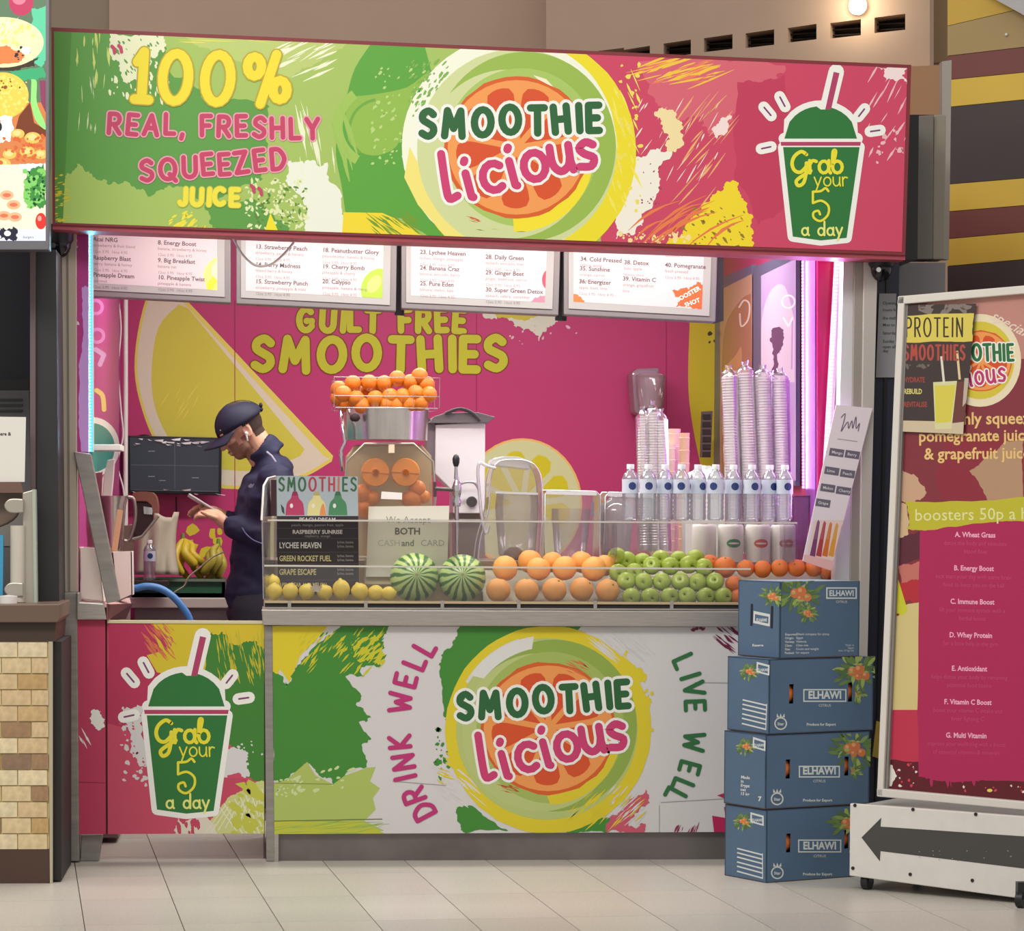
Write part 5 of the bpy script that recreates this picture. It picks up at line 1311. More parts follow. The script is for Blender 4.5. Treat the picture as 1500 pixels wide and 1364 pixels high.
# small perforated strip on the yellow part of the wall, plastic tray beside the shelf
ls = thing('perforated_strip', 'dark ladder like strip on the yellow part of the back wall', 'strip', P(1036, 672, 2.9))
build('strip', MB().px([(1028, 603), (1044, 602), (1041, 670), (1026, 670)], 2.9, .02), mat('strip grey', (96, 82, 84), .5), ls)
for k in range(6): build('rung', MB().rect(1029, 607+k*11, 1041, 614+k*11, 2.895, .006), mat('rung dark', (44, 36, 40), .5), ls)
bx_ = thing('clear_bin', 'violet tinted clear bin at the right end of the bottle shelf', 'bin', P(1174, 822, .5))
build('bin', MB().px([(1163, 727), (1186, 727), (1180, 820), (1163, 820)], .5, .12), clear('violet clear', tint=(200, 180, 215), milky=.3, gloss=.1, milkcol=(150, 120, 160)), bx_)
build('rim', MB().tube([P(1163, 727, .5), P(1186, 727, .5), P(1184, 750, .5)], .003, 6), mat('bin rim', (70, 60, 84), .4), bx_, smooth=60)

# leaning price board
lbd = thing('leaning_board', 'narrow white cocktail board leaning at the right end of the fruit', 'board', P(1198, 835, .0))
nbv = V((0, -1, .03)).normalized(); ob = P(1198, 835, -.045)
def LBp(x, y): return PL(x, y, ob, nbv)
quad = [(1225, 593), (1278, 598), (1217, 836), (1176, 822)]
build('board', MB().prism([LBp(*p) for p in quad], (0, .012, 0)), mat('board lilac white', (226, 214, 222), .4), lbd)
build('holder', MB().px([(1190, 826), (1212, 833), (1212, 894), (1190, 893)], -.0295, .003), ACR, lbd)
c = Canvas(ob, nbv, quad, rough=.4)
c.poly([(1185, 800), (1192, 762), (1246, 762), (1236, 812), (1226, 826), (1180, 822)], (226, 200, 196))
for k, cc in enumerate(((120, 60, 110), (170, 60, 70), (206, 110, 50), (216, 150, 60), (190, 130, 90))):
    x = 1192+k*9; c.poly([(x+5, 764+k*1.5), (x+9, 764+k*1.5), (x+2, 816), (x-6, 814)], cc); c.poly([(x+6, 762+k*1.5), (x+8, 762+k*1.5), (x+4, 790), (x, 790)], tuple(int(v*.8+40) for v in cc))
c.poly([(1178, 812), (1222, 822), (1217, 836), (1176, 822)], (226, 176, 176))
for x, y in ((1226, 663), (1249, 666), (1219, 690), (1242, 694), (1213, 715), (1236, 719), (1206, 737)):
    c.poly([(x-10, y-7), (x+11, y-4), (x+9, y+7), (x-12, y+4)], (106, 100, 116)); 
c.line([(1227, 643), (1256, 647)], .9, (150, 140, 150), caps=False)
c.flush('artwork', lbd)
c.line(sm((1232, 612), (1238, 606), (1236, 618), (1232, 632), (1236, 626), (1242, 618), (1243, 628), (1248, 616), (1249, 628), (1254, 610), (1254, 628), (1259, 620), (1257, 632)), 1.3, (110, 96, 116), caps=False)
for (x, y), tx in zip(((1226, 663), (1249, 666), (1219, 690), (1242, 694), (1213, 715), (1236, 719), (1206, 737)), ('Mango', 'Berry', 'Lime', 'Peach', 'Melon', 'Cherry', 'Grape')):
    c.font(tx, x-8, y+1, 6, (220, 214, 220), rot=.14, bold=.01)
c.flush('lettering', lbd)
# ------------------------------------------------------------------ back counter
by0 = 2.35
bcn = thing('back_counter', 'white edged back counter along the magenta rear wall', 'counter', V((.3, 2.7, 0)))
zb = P(260, 876, by0).z
build('worktop', MB().bx(P(190, 880, by0).x, XR-.02, by0, BY-.01, zb-.045, zb), mat('counter white', (206, 202, 190), .4), bcn, bevel=.004)
build('body', MB().bx(P(190, 880, by0).x+.02, XR-.04, by0+.03, BY-.02, .02, zb-.045), mat('counter body', (140, 138, 132), .5), bcn)
crx = thing('crate', 'dark green plastic crate holding the bananas', 'crate', P(260, 874, by0+.2))
cy0, cy1 = by0+.06, by0+.42; x0 = P(193, 850, cy0).x; x1 = P(330, 850, cy0).x; zt_ = P(260, 848, cy0).z
GRN = mat('crate green', (30, 84, 58), .5)
build('front', MB().bx(x0, x1, cy0, cy0+.015, zb, zt_), GRN, crx)
build('back', MB().bx(x0, x1, cy1-.015, cy1, zb, zt_), GRN, crx)
build('side', MB().bx(x0, x0+.015, cy0, cy1, zb, zt_), GRN, crx); build('side', MB().bx(x1-.015, x1, cy0, cy1, zb, zt_), GRN, crx)
build('base', MB().bx(x0, x1, cy0, cy1, zb, zb+.02), GRN, crx)
build('rim', MB().bx(x0-.01, x1, cy0-.012, cy0, zt_-.012, zt_), mat('crate rim', (110, 126, 108), .4), crx)
# bananas: each fruit a curved tapered tube
BAN = noisy('banana skin', (214, 186, 50), (150, 140, 46), 9, .45, .1)
cen = [(270, 806, 20, 2.60, 'yellow banana bunch'), (300, 826, 16, 2.62, 'greenish banana bunch')]
hands_ = [((268, 782), [(262, 800, 264, 836, 5.5), (272, 798, 282, 824, 7), (281, 800, 294, 822, 6), (268, 815, 272, 842, 5), (286, 815, 292, 842, 5)], 'yellow banana bunch in the green crate beside the grey cloth', (214, 190, 50)),
          ((320, 790), [(312, 806, 300, 836, 5.5), (318, 806, 312, 834, 6), (322, 812, 320, 842, 6), (306, 812, 294, 834, 5), (314, 822, 306, 846, 5.5)], 'greenish banana bunch in the green crate beside the man', (176, 170, 60))]
for (sx_, sy_), fr_, lab, cc in hands_:
    t = thing('banana_bunch', lab, 'bananas', P(sx_, 850, cy0+.15), 'banana bunches in the green crate')
    bm2 = noisy('banana '+lab[:6], cc, tuple(int(v*.78) for v in cc), 9, .45, .1)
    for k, (ax, ay, bx_x, by_y, r) in enumerate(fr_):
        Yb = cy0+.06+.03*k; a = P(ax, ay, Yb); b = P(bx_x, by_y, Yb-.02); mid = (a+b)/2+V(((-1 if ax < 300 else 1)*.018, -.02, 0))
        pts = smoothpts([P(sx_, sy_+8, Yb+.02), a, mid, b, b+V((.004, .012, -.008))], 4)
        n = len(pts); rr_ = [mpp(Yb)*r*(.35+.65*min(1, 4*(i/n)*(1.15-i/n)+.05)) for i in range(n)]; rr_[-1] *= .5
        build('banana', MB().tube(pts, rr_, 8), bm2, t, smooth=60)
    build('stem', MB().tube([P(sx_, sy_, cy0+.12), P(sx_, sy_+12, cy0+.1)], [.008, .012], 7), STG, t, smooth=60)

# grey cloth draped over a bin, water bottle, hose, monitor
gc = MB(); rg_ = random.Random(9); nx, ny = 22, 12
outl = lambda v_: (190+14*(1-v_)**2, 262-2*v_-8*(1-v_)*(v_ < .3))
for j in range(ny+1):
    for i in range(nx+1):
        u, v_ = i/nx, j/ny; ytop = 758-18*math.exp(-((u-.42)/.16)**2)+ (10 if u < .1 else 0)-8*(u > .9)
        x = 191+70*u-(5*sin(pi*v_))*(u > .6); y = ytop+(842-ytop)*v_
        gc.v.append(P(x, y, 2.32+.02*sin(u*17+v_*2)*(.3+v_)+.10*(2*u-1)**2))
for j in range(ny):
    for i in range(nx): q = j*(nx+1)+i; gc.f.append([q, q+1, q+nx+2, q+nx+1]); gc.m.append(0)
go = one('grey_cloth', gc, mat('cloth grey', (186, 180, 160), .9, bump=.2, nscale=60), 'grey beige cloth draped behind the small water bottle', 'cloth', smooth=80)
sm_ = go.modifiers.new('solid', 'SOLIDIFY'); sm_.thickness = .006; sm_.offset = 1
bo = copy_tree(bt); p = P(219, 851, 2.22); bo.location = (p.x, p.y, P(219, 851, 2.22).z); bo.scale = (.86, .86, .86)
tag(bo, 'single small water bottle standing in front of the grey cloth', 'bottle'); del bo['group']
one('bottle_ledge', MB().bx(P(196, 850, 2.15).x, P(246, 850, 2.15).x, 2.15, 2.34, p.z-.02, p.z), mat('ledge dark', (60, 60, 56), .5), 'small dark ledge under the single water bottle', 'shelf')
one('blue_hose', MB().tube(smoothpts([P(x, y, 1.2) for x, y in ((172, 858), (196, 862), (214, 859), (234, 862), (252, 873), (266, 888), (277, 906), (284, 940), (286, 1010))]+[V((P(287, 1010, 1.2).x, 1.2, .3)), V((P(287, 1010, 1.2).x, 1.2, .013))]), 5.5*mpp(1.2), 10), mat('hose blue', (70, 124, 190), .35), 'thick blue hose arching over the half door', 'hose', smooth=60)
one('thin_cable', MB().tube(smoothpts([P(x, y, 2.2) for x, y in ((330, 808), (312, 816), (292, 832), (276, 846), (270, 858), (258, 866), (250, 872))]), .004, 6), mat('cable beige', (196, 190, 160), .5), 'thin pale cable hanging from the man towards the blue hose', 'cable', smooth=60)

mn = thing('wall_monitor', 'black order monitor with torn plastic film on the rear wall', 'monitor', P(256, 728, BY-.06))
mq = [(187, 638), (325, 641), (324, 726), (188, 722)]
build('casing', MB().px(mq, BY-.12, .05), BLACK, mn, bevel=.004)
build('bracket', MB().px([(235, 660), (275, 660), (275, 700), (235, 700)], BY-.07, .07), BLACK, mn)
build('screen', MB().px([(190, 641), (321, 644), (320, 721), (191, 718)], BY-.124, .004), mat('screen slate', (46, 52, 62), .18, emit=.25), mn)
c = Canvas(P(256, 680, BY-.124), (0, -1, 0), [(190, 641), (321, 644), (320, 721), (191, 718)], rough=.3)
for a, b in (((256, 646), (256, 716)), ((192, 681), (320, 683)), ((192, 718), (320, 720))): c.line([a, b], .7, (104, 112, 122), caps=False)
for x, y in ((222, 661), (222, 698), (286, 700), (238, 704)): c.line([(x-5, y), (x+5, y)], 1.3, (130, 138, 146), caps=False)
c.flush('screen_lines', mn)
film = MB()
for k in range(26):
    x = rg_.uniform(192, 318); top = rg_.random() < .6; y = rg_.uniform(642, 652) if top else rg_.uniform(714, 724); L = rg_.uniform(6, 16)
    if x > 240 and top: y += (x-240)*.03
    pts = [(x, y), (x+L, y+rg_.uniform(-2, 3)), (x+L*.9, y+rg_.uniform(1, 3)), (x+L*.3, y+2)]
    film.add([P(a, b, BY-.13-rg_.uniform(0, .008)) for a, b in pts], [(0, 1, 2, 3)])
fo_ = build('film_glare', film, mat('film glare white', (214, 216, 216), .3), mn, fix=False); fo_['kind'] = 'stuff'  # opaque white slivers stand in for glare on the plastic film
build('cable', MB().tube([P(258, 728, BY-.03), P(259, 770, BY-.02)], .004, 6), BLACK, mn, smooth=60)
build('cap_on_top', MB().ball(P(212, 640, BY-.05), (.035, .03, .012), 12, 6), BLACK, mn, smooth=60)

# things on the left counter
ck = thing('steel_jug', 'steel blender jug behind the slanting grey strut', 'jug', P(165, 868, .75))
zj = P(165, 806, .75); wj = mpp(.75)
build('jug', MB().lathe([(.001, -.0), (13*wj, 0), (15*wj, .01), (19*wj, .17), (23*wj, .21), (22*wj, .21), (17*wj, .16), (.001, .03)], 24, zj), mat('jug clear steel', (196, 192, 188), .2, .85), ck, smooth=40)
build('base', MB().lathe([(.001, -.15), (20*wj, -.15), (19*wj, -.03), (14*wj, 0), (.001, 0)], 20, zj), mat('jug base', (96, 70, 56), .4), ck, smooth=40)
build('handle', MB().tube(smoothpts([P(x, y, .75) for x, y in ((185, 728), (196, 732), (198, 760), (190, 790), (182, 792))]), .007, 8), mat('handle steel', (150, 140, 136), .3, .8), ck, smooth=60)
cm = thing('copper_hood', 'copper and steel hooded machine between the jug and the grey cloth', 'machine', P(212, 850, 1.3))
build('hood', MB().px(sm((192, 732), (196, 722), (212, 720), (226, 724), (231, 740), (231, 752))+[(224, 752), (222, 740), (214, 734), (194, 734)], 1.3, .18), mat('copper', (150, 96, 84), .3, .7), cm, smooth=40)
build('body', MB().px([(194, 734), (224, 736), (224, 768), (212, 782), (196, 787)], 1.32, .14), mat('hood dark', (66, 46, 48), .3, .5), cm, bevel=.004)
build('window', MB().px([(210, 742), (224, 744), (223, 754), (211, 753)], 1.31, .01), CHROME, cm)
build('front_rail', MB().tube([P(x, y, 1.29) for x, y in ((194, 790), (208, 786), (224, 766), (232, 756))], .006, 8), mat('rail steel', (180, 172, 166), .3, .8), cm, smooth=50)
build('stem', MB().px([(178, 770), (196, 770), (194, 830), (176, 830)], 1.34, .1).bx(P(176, 800, 1.34).x, P(194, 800, 1.34).x, 1.34, 1.44, zj.z-.15, P(180, 829, 1.34).z), mat('stem taupe', (120, 98, 88), .5), cm)
cab = thing('side_cabinet', 'low grey cabinet against the left wall under the jug', 'cabinet', V((XL+.1, 1.1, 0)))
xc = P(186, 880, 1.3).x
build('body', MB().bx(XL+.01, xc, .62, 1.6, .02, zj.z-.17), mat('cabinet grey', (130, 118, 116), .5), cab)
build('top', MB().bx(XL+.01, xc+.005, .61, 1.61, zj.z-.17, zj.z-.15), STEEL, cab)
one('wooden_stick', MB().prism([P(172, 746, .5), P(180, 748, .5), P(171, 812, .5), P(163, 810, .5)], (0, .012, 0)), mat('pale wood', (204, 162, 122), .6), 'pale wooden stick poking up from the right white carton', 'stick')
def carton(q, Y, d, lab, name='white_carton'):
    t = thing(name, lab, 'box', P((q[2][0]+q[3][0])/2, (q[2][1]+q[3][1])/2, Y+d/2), 'white cartons on the left counter')
    m_ = mat('carton white', (226, 214, 208), .7)
    A = [P(x, y, Y) for x, y in q]; D = V((0, d, 0)); th = .004
    build('front', MB().prism(A, (0, th, 0)), m_, t); build('back', MB().prism([p+D for p in A], (0, th, 0)), m_, t)
    build('side', MB().prism([A[0], A[0]+D, A[3]+D, A[3]], (th, 0, 0)), m_, t); build('side', MB().prism([A[1], A[1]+D, A[2]+D, A[2]], (-th, 0, 0)), m_, t)
    build('bottom', MB().prism([A[3], A[2], A[2]+D, A[3]+D], (0, 0, th)), m_, t)
    return t
carton([(116, 802), (144, 804), (152, 882), (118, 878)], .08, .2, 'white open carton lit pink, left of the slanting strut')
carton([(164, 809), (193, 808), (194, 872), (172, 882)], .35, .14, 'white open carton right of the slanting strut holding the wooden stick')
one('white_shelf', MB().rect(132, 651, 177, 660, .6, .25), WHITE, 'small white wall shelf beside the cyan light strip', 'shelf', bevel=.003)
one('white_cone', MB().px([(147, 762), (152, 700), (157, 674), (168, 672), (166, 700), (160, 762)], 1.2, .05), mat('cone white', (214, 200, 196), .5), 'white tapered funnel against the left wall under the shelf', 'funnel', bevel=.003)
one('white_knob', MB().ball(P(113, 793, .2), (.012, .012, .010), 12, 8), WHITE, 'small white round pot at the left post above the carton', 'pot', smooth=60)  # white ball standing for a knob by the post

# ------------------------------------------------------------------ the man
HY = 1.9; s340 = mpp(HY)
def head_fn():
    C_ = P(352, 630, HY); tilt = radians(33); yw = radians(14)
    f = V((-cos(yw), -sin(yw), 0)); l = V((sin(yw), -cos(yw), 0)); u = V((0, 0, 1))
    f2 = f*cos(tilt)-u*sin(tilt); u2 = u*cos(tilt)+f*sin(tilt)
    M = Matrix((f2, l, u2)).transposed()
    return C_, M
HC, HM = head_fn()
def H(a, b, c_): return HC+HM @ V((a, b, c_))
def remesh(name, mb, voxel, mats, parent, smooth_it=6):
    me = bpy.data.meshes.new('tmp'); org = origin(parent)
    me.from_pydata([p-org for p in mb.v], [], mb.f)
    ob = bpy.data.objects.new('tmp', me); SC.collection.objects.link(ob)
    m = ob.modifiers.new('r', 'REMESH'); m.mode = 'VOXEL'; m.voxel_size = voxel
    s2 = ob.modifiers.new('s', 'SMOOTH'); s2.iterations = smooth_it; s2.factor = .5
    dg = bpy.context.evaluated_depsgraph_get(); dg.update()
    nm = bpy.data.meshes.new_from_object(ob.evaluated_get(dg)); nm.name = name
    bpy.data.objects.remove(ob)
    for k in mats: nm.materials.append(k)
    nm.polygons.foreach_set('use_smooth', [True]*len(nm.polygons))
    o = bpy.data.objects.new(name, nm); SC.collection.objects.link(o); o.parent = parent
    return o, org
foot = P(372, 1180, HY); foot.z = 0
man = thing('person', 'man in navy cap and navy zip top looking down at his phone', 'person', foot)
SKIN = mat('skin', (224, 178, 148), .5, spec=.3); BEARD = mat('beard stubble', (164, 126, 102), .8); HAIR = mat('short hair', (66, 52, 44), .9)
JK = mat('jacket navy', (38, 42, 74), .75, bump=.1, nscale=40); TR_ = mat('trousers dark', (44, 44, 58), .85)
nb_ = P(386, 672, HY)
shn = P(404, 704, HY-.17); shf = P(396, 700, HY+.17)
eln = P(408, 792, HY-.2); elf = P(376, 786, HY+.15)
wrn = P(334, 770, HY-.10); wrf = P(330, 758, HY+.05)
def ptm(p, q, t): return V(p)*(1-t)+V(q)*t
body = MB()
Mh = HM
body.ball(H(-.012, 0, .022), (.098, .075, .098), 20, 14, Mh)
body.ball(H(.035, 0, -.035), (.058, .056, .07), 16, 10, Mh)
body.ball(H(.052, 0, -.085), (.032, .034, .026), 12, 8, Mh)
body.ball(H(.02, 0, -.07), (.06, .052, .035), 12, 8, Mh)
body.capsule(H(.086, 0, .012), H(.106, 0, -.026), .009, .0125, 10)
body.ball(H(.082, 0, .028), (.016, .05, .010), 12, 6, Mh)
body.ball(H(.086, 0, -.056), (.014, .024, .008), 12, 6, Mh); body.ball(H(.082, 0, -.068), (.014, .022, .009), 12, 6, Mh)
for s_ in (1, -1):
    body.ball(H(.062, .034*s_, -.012), (.026, .022, .02), 10, 6, Mh)
    e0 = H(-.008, .074*s_, -.012)
    body.lathe([(.001, -.006), (.026, -.006), (.03, 0), (.026, .006), (.018, .003), (.001, .002)], 16, e0, Mh @ Matrix.Rotation(-s_*radians(80), 3, 'X') @ Matrix.Rotation(radians(15), 3, 'Y'), sx=.62, sy=1.0)
body.capsule(H(-.035, 0, -.03), P(392, 672, HY), .056, .058, 18); body.capsule(H(-.005, 0, -.06), P(384, 676, HY), .046, .05, 16); body.capsule(P(392, 672, HY), P(398, 705, HY), .055, .06, 16)
hips = P(374, 888, HY)
body.capsule(P(398, 705, HY), P(392, 750, HY), .06, .09, 18); body.capsule(P(392, 750, HY), hips, .09, .1, 18)
body.capsule(shn, eln, .044, .038); body.capsule(eln, wrn, .038, .026); body.capsule(shf, elf, .044, .038); body.capsule(elf, wrf, .038, .026)
for sY in (-.09, .09):
    hp = hips+V((0, sY, -.03)); kn = V((foot.x-.02, HY+sY, .5)); an = V((foot.x+.02, HY+sY, .09))
    body.capsule(hp, kn, .085, .055); body.capsule(kn, an, .055, .04)
# hands: palm, four fingers and a thumb
def hand(wr, pc, dirx, nrm, side, curl):
    d = V(dirx).normalized(); n = V(nrm).normalized(); x = d.cross(n).normalized()
    body.capsule(wr, wr+(pc-wr)*.6, .027, .029)
    Mp = Matrix((d, x, n)).transposed()
    body.ball(pc, (.046, .041, .017), 14, 8, Mp)
    for k, (off, L) in enumerate(((-.03, .062), (-.0105, .07), (.0095, .066), (.029, .052))):
        a = pc+d*.032+x*off; b = a+d*L*.5-n*L*curl*.25; c_ = b+d*L*.32-n*L*curl*.55; e = c_+d*L*.1-n*L*curl*.4
        body.capsule(a, b, .0096, .0088, 10); body.capsule(b, c_, .0088, .0082, 10); body.capsule(c_, e, .0082, .0068, 10)
    a = pc-d*.02+x*(-.03*side)+n*.006; b = a+d*.026+x*(-.014*side)+n*.014; c_ = b+d*.03+x*(.004*side)+n*.006
    body.capsule(a, b, .0115, .0105, 10); body.capsule(b, c_, .0105, .008, 10)
phc = P(297, 738, HY-.03)
hand(wrn, P(314, 754, HY-.07), (-1, .18, .28), (-.25, -.45, .85), 1, .55)
hand(wrf, P(310, 750, HY+.03), (-1, -.3, .25), (.2, .6, .75), -1, .5)
o, org = remesh('body', body, .0042, [SKIN, BEARD, HAIR], man, 3)
Mi = HM.transposed(); HCo = HC-org
for p in o.data.polygons:
    q = Mi @ (p.center-HCo)
    near_head = q.length < .17 and abs(q.y) < .1
    if near_head:
        if q.x > .012 and -.125 < q.z < -.045+.02*(q.x > .05) and not (q.x > .088 and q.z > -.05) or (.005 < q.x < .03 and -.09 < q.z < -.02 and abs(q.y) > .045): p.material_index = 1
        if abs(q.z+.062) < .006 and q.x > .088 and abs(q.y) < .022: p.material_index = 0
        if (q.x < -.03 and q.z > -.055) or (q.x < -.0 and q.z > .012): p.material_index = 2
# jacket and trousers as clothing over the body
jk = MB()
jk.capsule(P(392, 676, HY), P(398, 720, HY), .066, .11, 22)
cax = V((-.74, 0, .67)).normalized(); Mc_ = V((0, 0, 1)).rotation_difference(cax).to_matrix()
jk.lathe([(.05, -.07), (.078, -.07), (.074, -.02), (.070, .006), (.062, .006), (.05, -.03)], 22, P(381, 655, HY), Mc_)
def oval(pa, pb, ra, rb, sy):
    m = MB().capsule(pa, pb, ra, rb, 22)
    for v in m.v: v.y = HY+(v.y-HY)*sy
    b = len(jk.v); jk.v.extend(m.v); jk.f.extend([[b+i for i in f] for f in m.f]); jk.m.extend(m.m)
oval(P(395, 728, HY), P(384, 800, HY), .135, .128, 1.45); oval(P(384, 800, HY), P(372, 872, HY), .128, .122, 1.35)
oval(P(402, 694, HY), P(398, 732, HY), .085, .135, 1.75)
jk.capsule(shn, ptm(shn, eln, .5), .078, .064); jk.capsule(ptm(shn, eln, .5), eln, .064, .056); jk.capsule(eln, ptm(eln, wrn, .55), .064, .058); jk.capsule(ptm(eln, wrn, .5), ptm(eln, wrn, .9), .056, .05)
jk.capsule(shf, elf, .078, .056); jk.capsule(elf, ptm(elf, wrf, .9), .056, .045)
o2, org = remesh('jacket', jk, .0085, [JK, mat('piping', (150, 152, 176), .6)], man, 5)
# folds on the sleeve and torso
for v in o2.data.vertices:
    q = v.co
    n_ = noise.noise(V((q.x*9, q.y*9, q.z*16)))*.011+noise.noise(V((q.x*20, q.y*20, q.z*34)))*.006
    v.co += v.normal*n_
tr_ = MB()
for sY in (-.09, .09):
    hp = hips+V((0, sY, -.0)); kn = V((foot.x-.02, HY+sY, .5)); an = V((foot.x+.02, HY+sY, .07))
    tr_.capsule(hp, kn, .1, .072); tr_.capsule(kn, an, .072, .06)
tr_.ball(hips+V((0, 0, -.03)), (.125, .16, .1), 18, 10)
remesh('trousers', tr_, .012, [TR_], man, 5)
for sY in (-.09, .09):
    build('shoe', MB().ball(V((foot.x-.05, HY+sY, .045)), (.14, .048, .045), 16, 8), mat('shoe', (30, 30, 34), .5), man, smooth=60)
# cap: crown, band, brim, button
crown = MB(); n = 28; rings = []
for k in range(9):
    t = radians(2+88*k/8); rings.append((cos(t), sin(t)))
for cr_, sr in rings:
    for i in range(n):
        a = 2*pi*i/n; crown.v.append(H(-.014+.113*cr_*cos(a), .089*cr_*sin(a), .020+.098*sr*(1+.06*cos(a))-.0*cos(a)))
for k in range(8):
    for i in range(n): j = (i+1) % n; crown.f.append([k*n+i, k*n+j, (k+1)*n+j, (k+1)*n+i]); crown.m.append(0)
CAPM = mat('cap navy', (30, 34, 60), .7, bump=.08, nscale=60)
co = build('cap', crown, CAPM, man, smooth=60, fix=True)
sd = co.modifiers.new('s', 'SOLIDIFY'); sd.thickness = .004
brim = MB(); nn_ = 12
for k in range(6):
    for i in range(nn_+1):
        a = radians(-64+128*i/nn_); d = k/5
        x = -.014+.113*cos(a)+d*.082*cos(a*.75)**.5; y = .089*sin(a)*(1+d*.03)
        brim.v.append(H(x, y, .024-.012*d-.030*(sin(a)**2)*(.15+d*.8)))
for k in range(5):
    for i in range(nn_): q = k*(nn_+1)+i; brim.f.append([q, q+1, q+nn_+2, q+nn_+1]); brim.m.append(0)
bo_ = build('brim', brim, CAPM, co, smooth=60); sd = bo_.modifiers.new('s', 'SOLIDIFY'); sd.thickness = .004
build('seam', MB().tube([H(-.014+.1145*cos(t), 0, .02+.101*sin(t)*(1+.06*cos(t))) for t in [radians(x) for x in range(4, 178, 12)]], .0016, 5), mat('cap seam', (22, 25, 46), .8), co, smooth=60)
build('strap', MB().tube([H(-.014+.113*cos(a), .090*sin(a), .026) for a in [radians(x) for x in range(150, 212, 6)]], .006, 6).ball(H(-.13, .012, .042), (.008, .010, .012)), mat('cap strap', (24, 26, 44), .6), co, smooth=60)
build('emblem', MB().ball(H(.084, .046, .05), (.002, .010, .003), 8, 5, HM), mat('emblem pale', (206, 200, 180), .6), co)
build('earbud', MB().ball(H(.004, .082, -.018), (.008, .007, .009), 10, 6).capsule(H(.006, .084, -.02), H(.016, .084, -.045), .0042, .0035, 8), WHITE, man, smooth=60)
for s_ in (1, -1):
    build('eyebrow', MB().capsule(H(.088, .018*s_, .006), H(.076, .046*s_, .006), .0042, .003, 8), HAIR, man, smooth=60)
    e = build('eye', MB().ball(H(.0735, .034*s_, -.006), (.013, .013, .008), 12, 8), mat('eye white', (226, 220, 214), .3), man, smooth=60)
    build('iris', MB().ball(H(.084, .036*s_, -.010), (.005, .005, .005), 8, 6), mat('iris', (44, 30, 24), .2), e, smooth=60)
# shoulder piping, chest mark, sleeve piping
build('shoulder_piping', MB().tube([P(391, 662, HY-.20), P(398, 668, HY-.225), P(404, 677, HY-.235)], .0045, 6), MATS['piping'], man, smooth=60)
build('sleeve_piping', MB().tube(smoothpts([P(352, 768, HY-.16), P(360, 782, HY-.215), P(372, 792, HY-.245), P(386, 797, HY-.255)]), .0032, 6), mat('piping dim', (92, 98, 140), .6), man, smooth=60)
build('chest_mark', MB().px([(363, 712), (368, 708), (369, 710), (373, 708), (370, 714), (365, 715)], HY-.20, .004), MATS['piping'], man)
build('watch', MB().tube([ptm(wrn, P(314, 754, HY-.07), .12)+V((0, .03*cos(a), .03*sin(a))) for a in [2*pi*i/12 for i in range(12)]], .004, 6, closed=True), mat('watch', (160, 160, 166), .3, .6), man, smooth=60)
# phone held in the hands: a thing of its own
ph = thing('mobile_phone', 'pale slim phone held in the hands of the man in the cap', 'phone', phc)
dx = V((-.82, .0, .5)).normalized(); ux = V((.1, -.95, .1)).normalized(); nx_ = dx.cross(ux).normalized()
if nx_.z < 0: nx_ = -nx_
def ppt(a, b, c_): return phc+dx*a+ux*b+nx_*c_
Mp = Matrix((dx, ux, nx_)).transposed().to_4x4(); Mp.translation = phc
build('case', MB().bx(-.072, .072, -.036, .036, -.004, .004, M=Mp), mat('phone pale', (206, 204, 210), .35), ph, bevel=.002)
build('screen', MB().bx(-.068, .068, -.033, .033, .0041, .0046, M=Mp), mat('phone glass', (60, 66, 84), .1, emit=.6), ph)
# ------------------------------------------------------------------ neighbouring stall on the left
NY = -.6
ls_ = thing('burger_screen', 'bright vertical screen showing burgers at the top left', 'screen', P(36, 366, NY))
build('housing', MB().px([(-260, -150), (73, -150), (72, 366), (-260, 366)], NY, .09), mat('screen frame', (118, 116, 122), .35, .5), ls_, bevel=.003)
sq = [(-250, -140), (67, -140), (67, 353), (-250, 353)]
c = Canvas(P(30, 180, NY), (0, -1, 0), sq, emit=.36, rough=.25)
c.poly(sq, (90, 116, 90)); c.poly([(-250, 150), (67, 150), (67, 270), (-250, 270)], (196, 120, 70))
c.splash([(44, 8), (72, 4), (72, 70), (60, 100), (40, 60)], (90, 190, 150), amp=6, seed=2); c.ell(31, 3, 18, 20, (176, 60, 92)); c.ell(28, -2, 10, 9, (206, 120, 140)); c.specks(26, -4, 34, 2, 3, WH, r=(1, 2.4), seed=4)
c.splash([(-250, 90), (0, 82), (30, 88), (58, 84), (50, 98), (20, 104), (-250, 106)], (60, 50, 40), amp=4, seed=5)
c.ell(4, 62, 60, 37, (226, 226, 170)); c.splash([(-60, 72), (10, 66), (40, 78), (28, 92), (-60, 98)], (206, 120, 70), amp=4, seed=6); c.specks(-20, 30, 50, 64, 30, (206, 208, 120), r=(2, 5), seed=7); c.specks(22, 66, 44, 88, 8, (50, 44, 50), r=(1.5, 4), seed=8); c.ell(38, 74, 7, 6, WH)
c.streaks(-20, 32, 20, 60, 18, 26, 2, -60, (240, 240, 200), seed=9)
c.splash([(14, 104), (60, 98), (70, 112), (50, 118), (14, 114)], (60, 160, 110), amp=4, seed=10)
c.ell(4, 140, 38, 34, (226, 190, 80)); c.specks(-30, 112, 40, 170, 120, (226, 206, 110), r=(1, 3), seed=11); c.specks(-20, 115, 30, 135, 20, (130, 80, 40), r=(1, 3), seed=12)
c.poly([(28, 170), (44, 150), (50, 180), (67, 190), (67, 200), (20, 200)], (110, 56, 34)); c.poly(sm((46, 116), (54, 120), (54, 150), (66, 180), (66, 190), (52, 176), (45, 150)), (140, 210, 120)); c.poly([(58, 118), (67, 118), (67, 165), (60, 150)], (130, 60, 90))
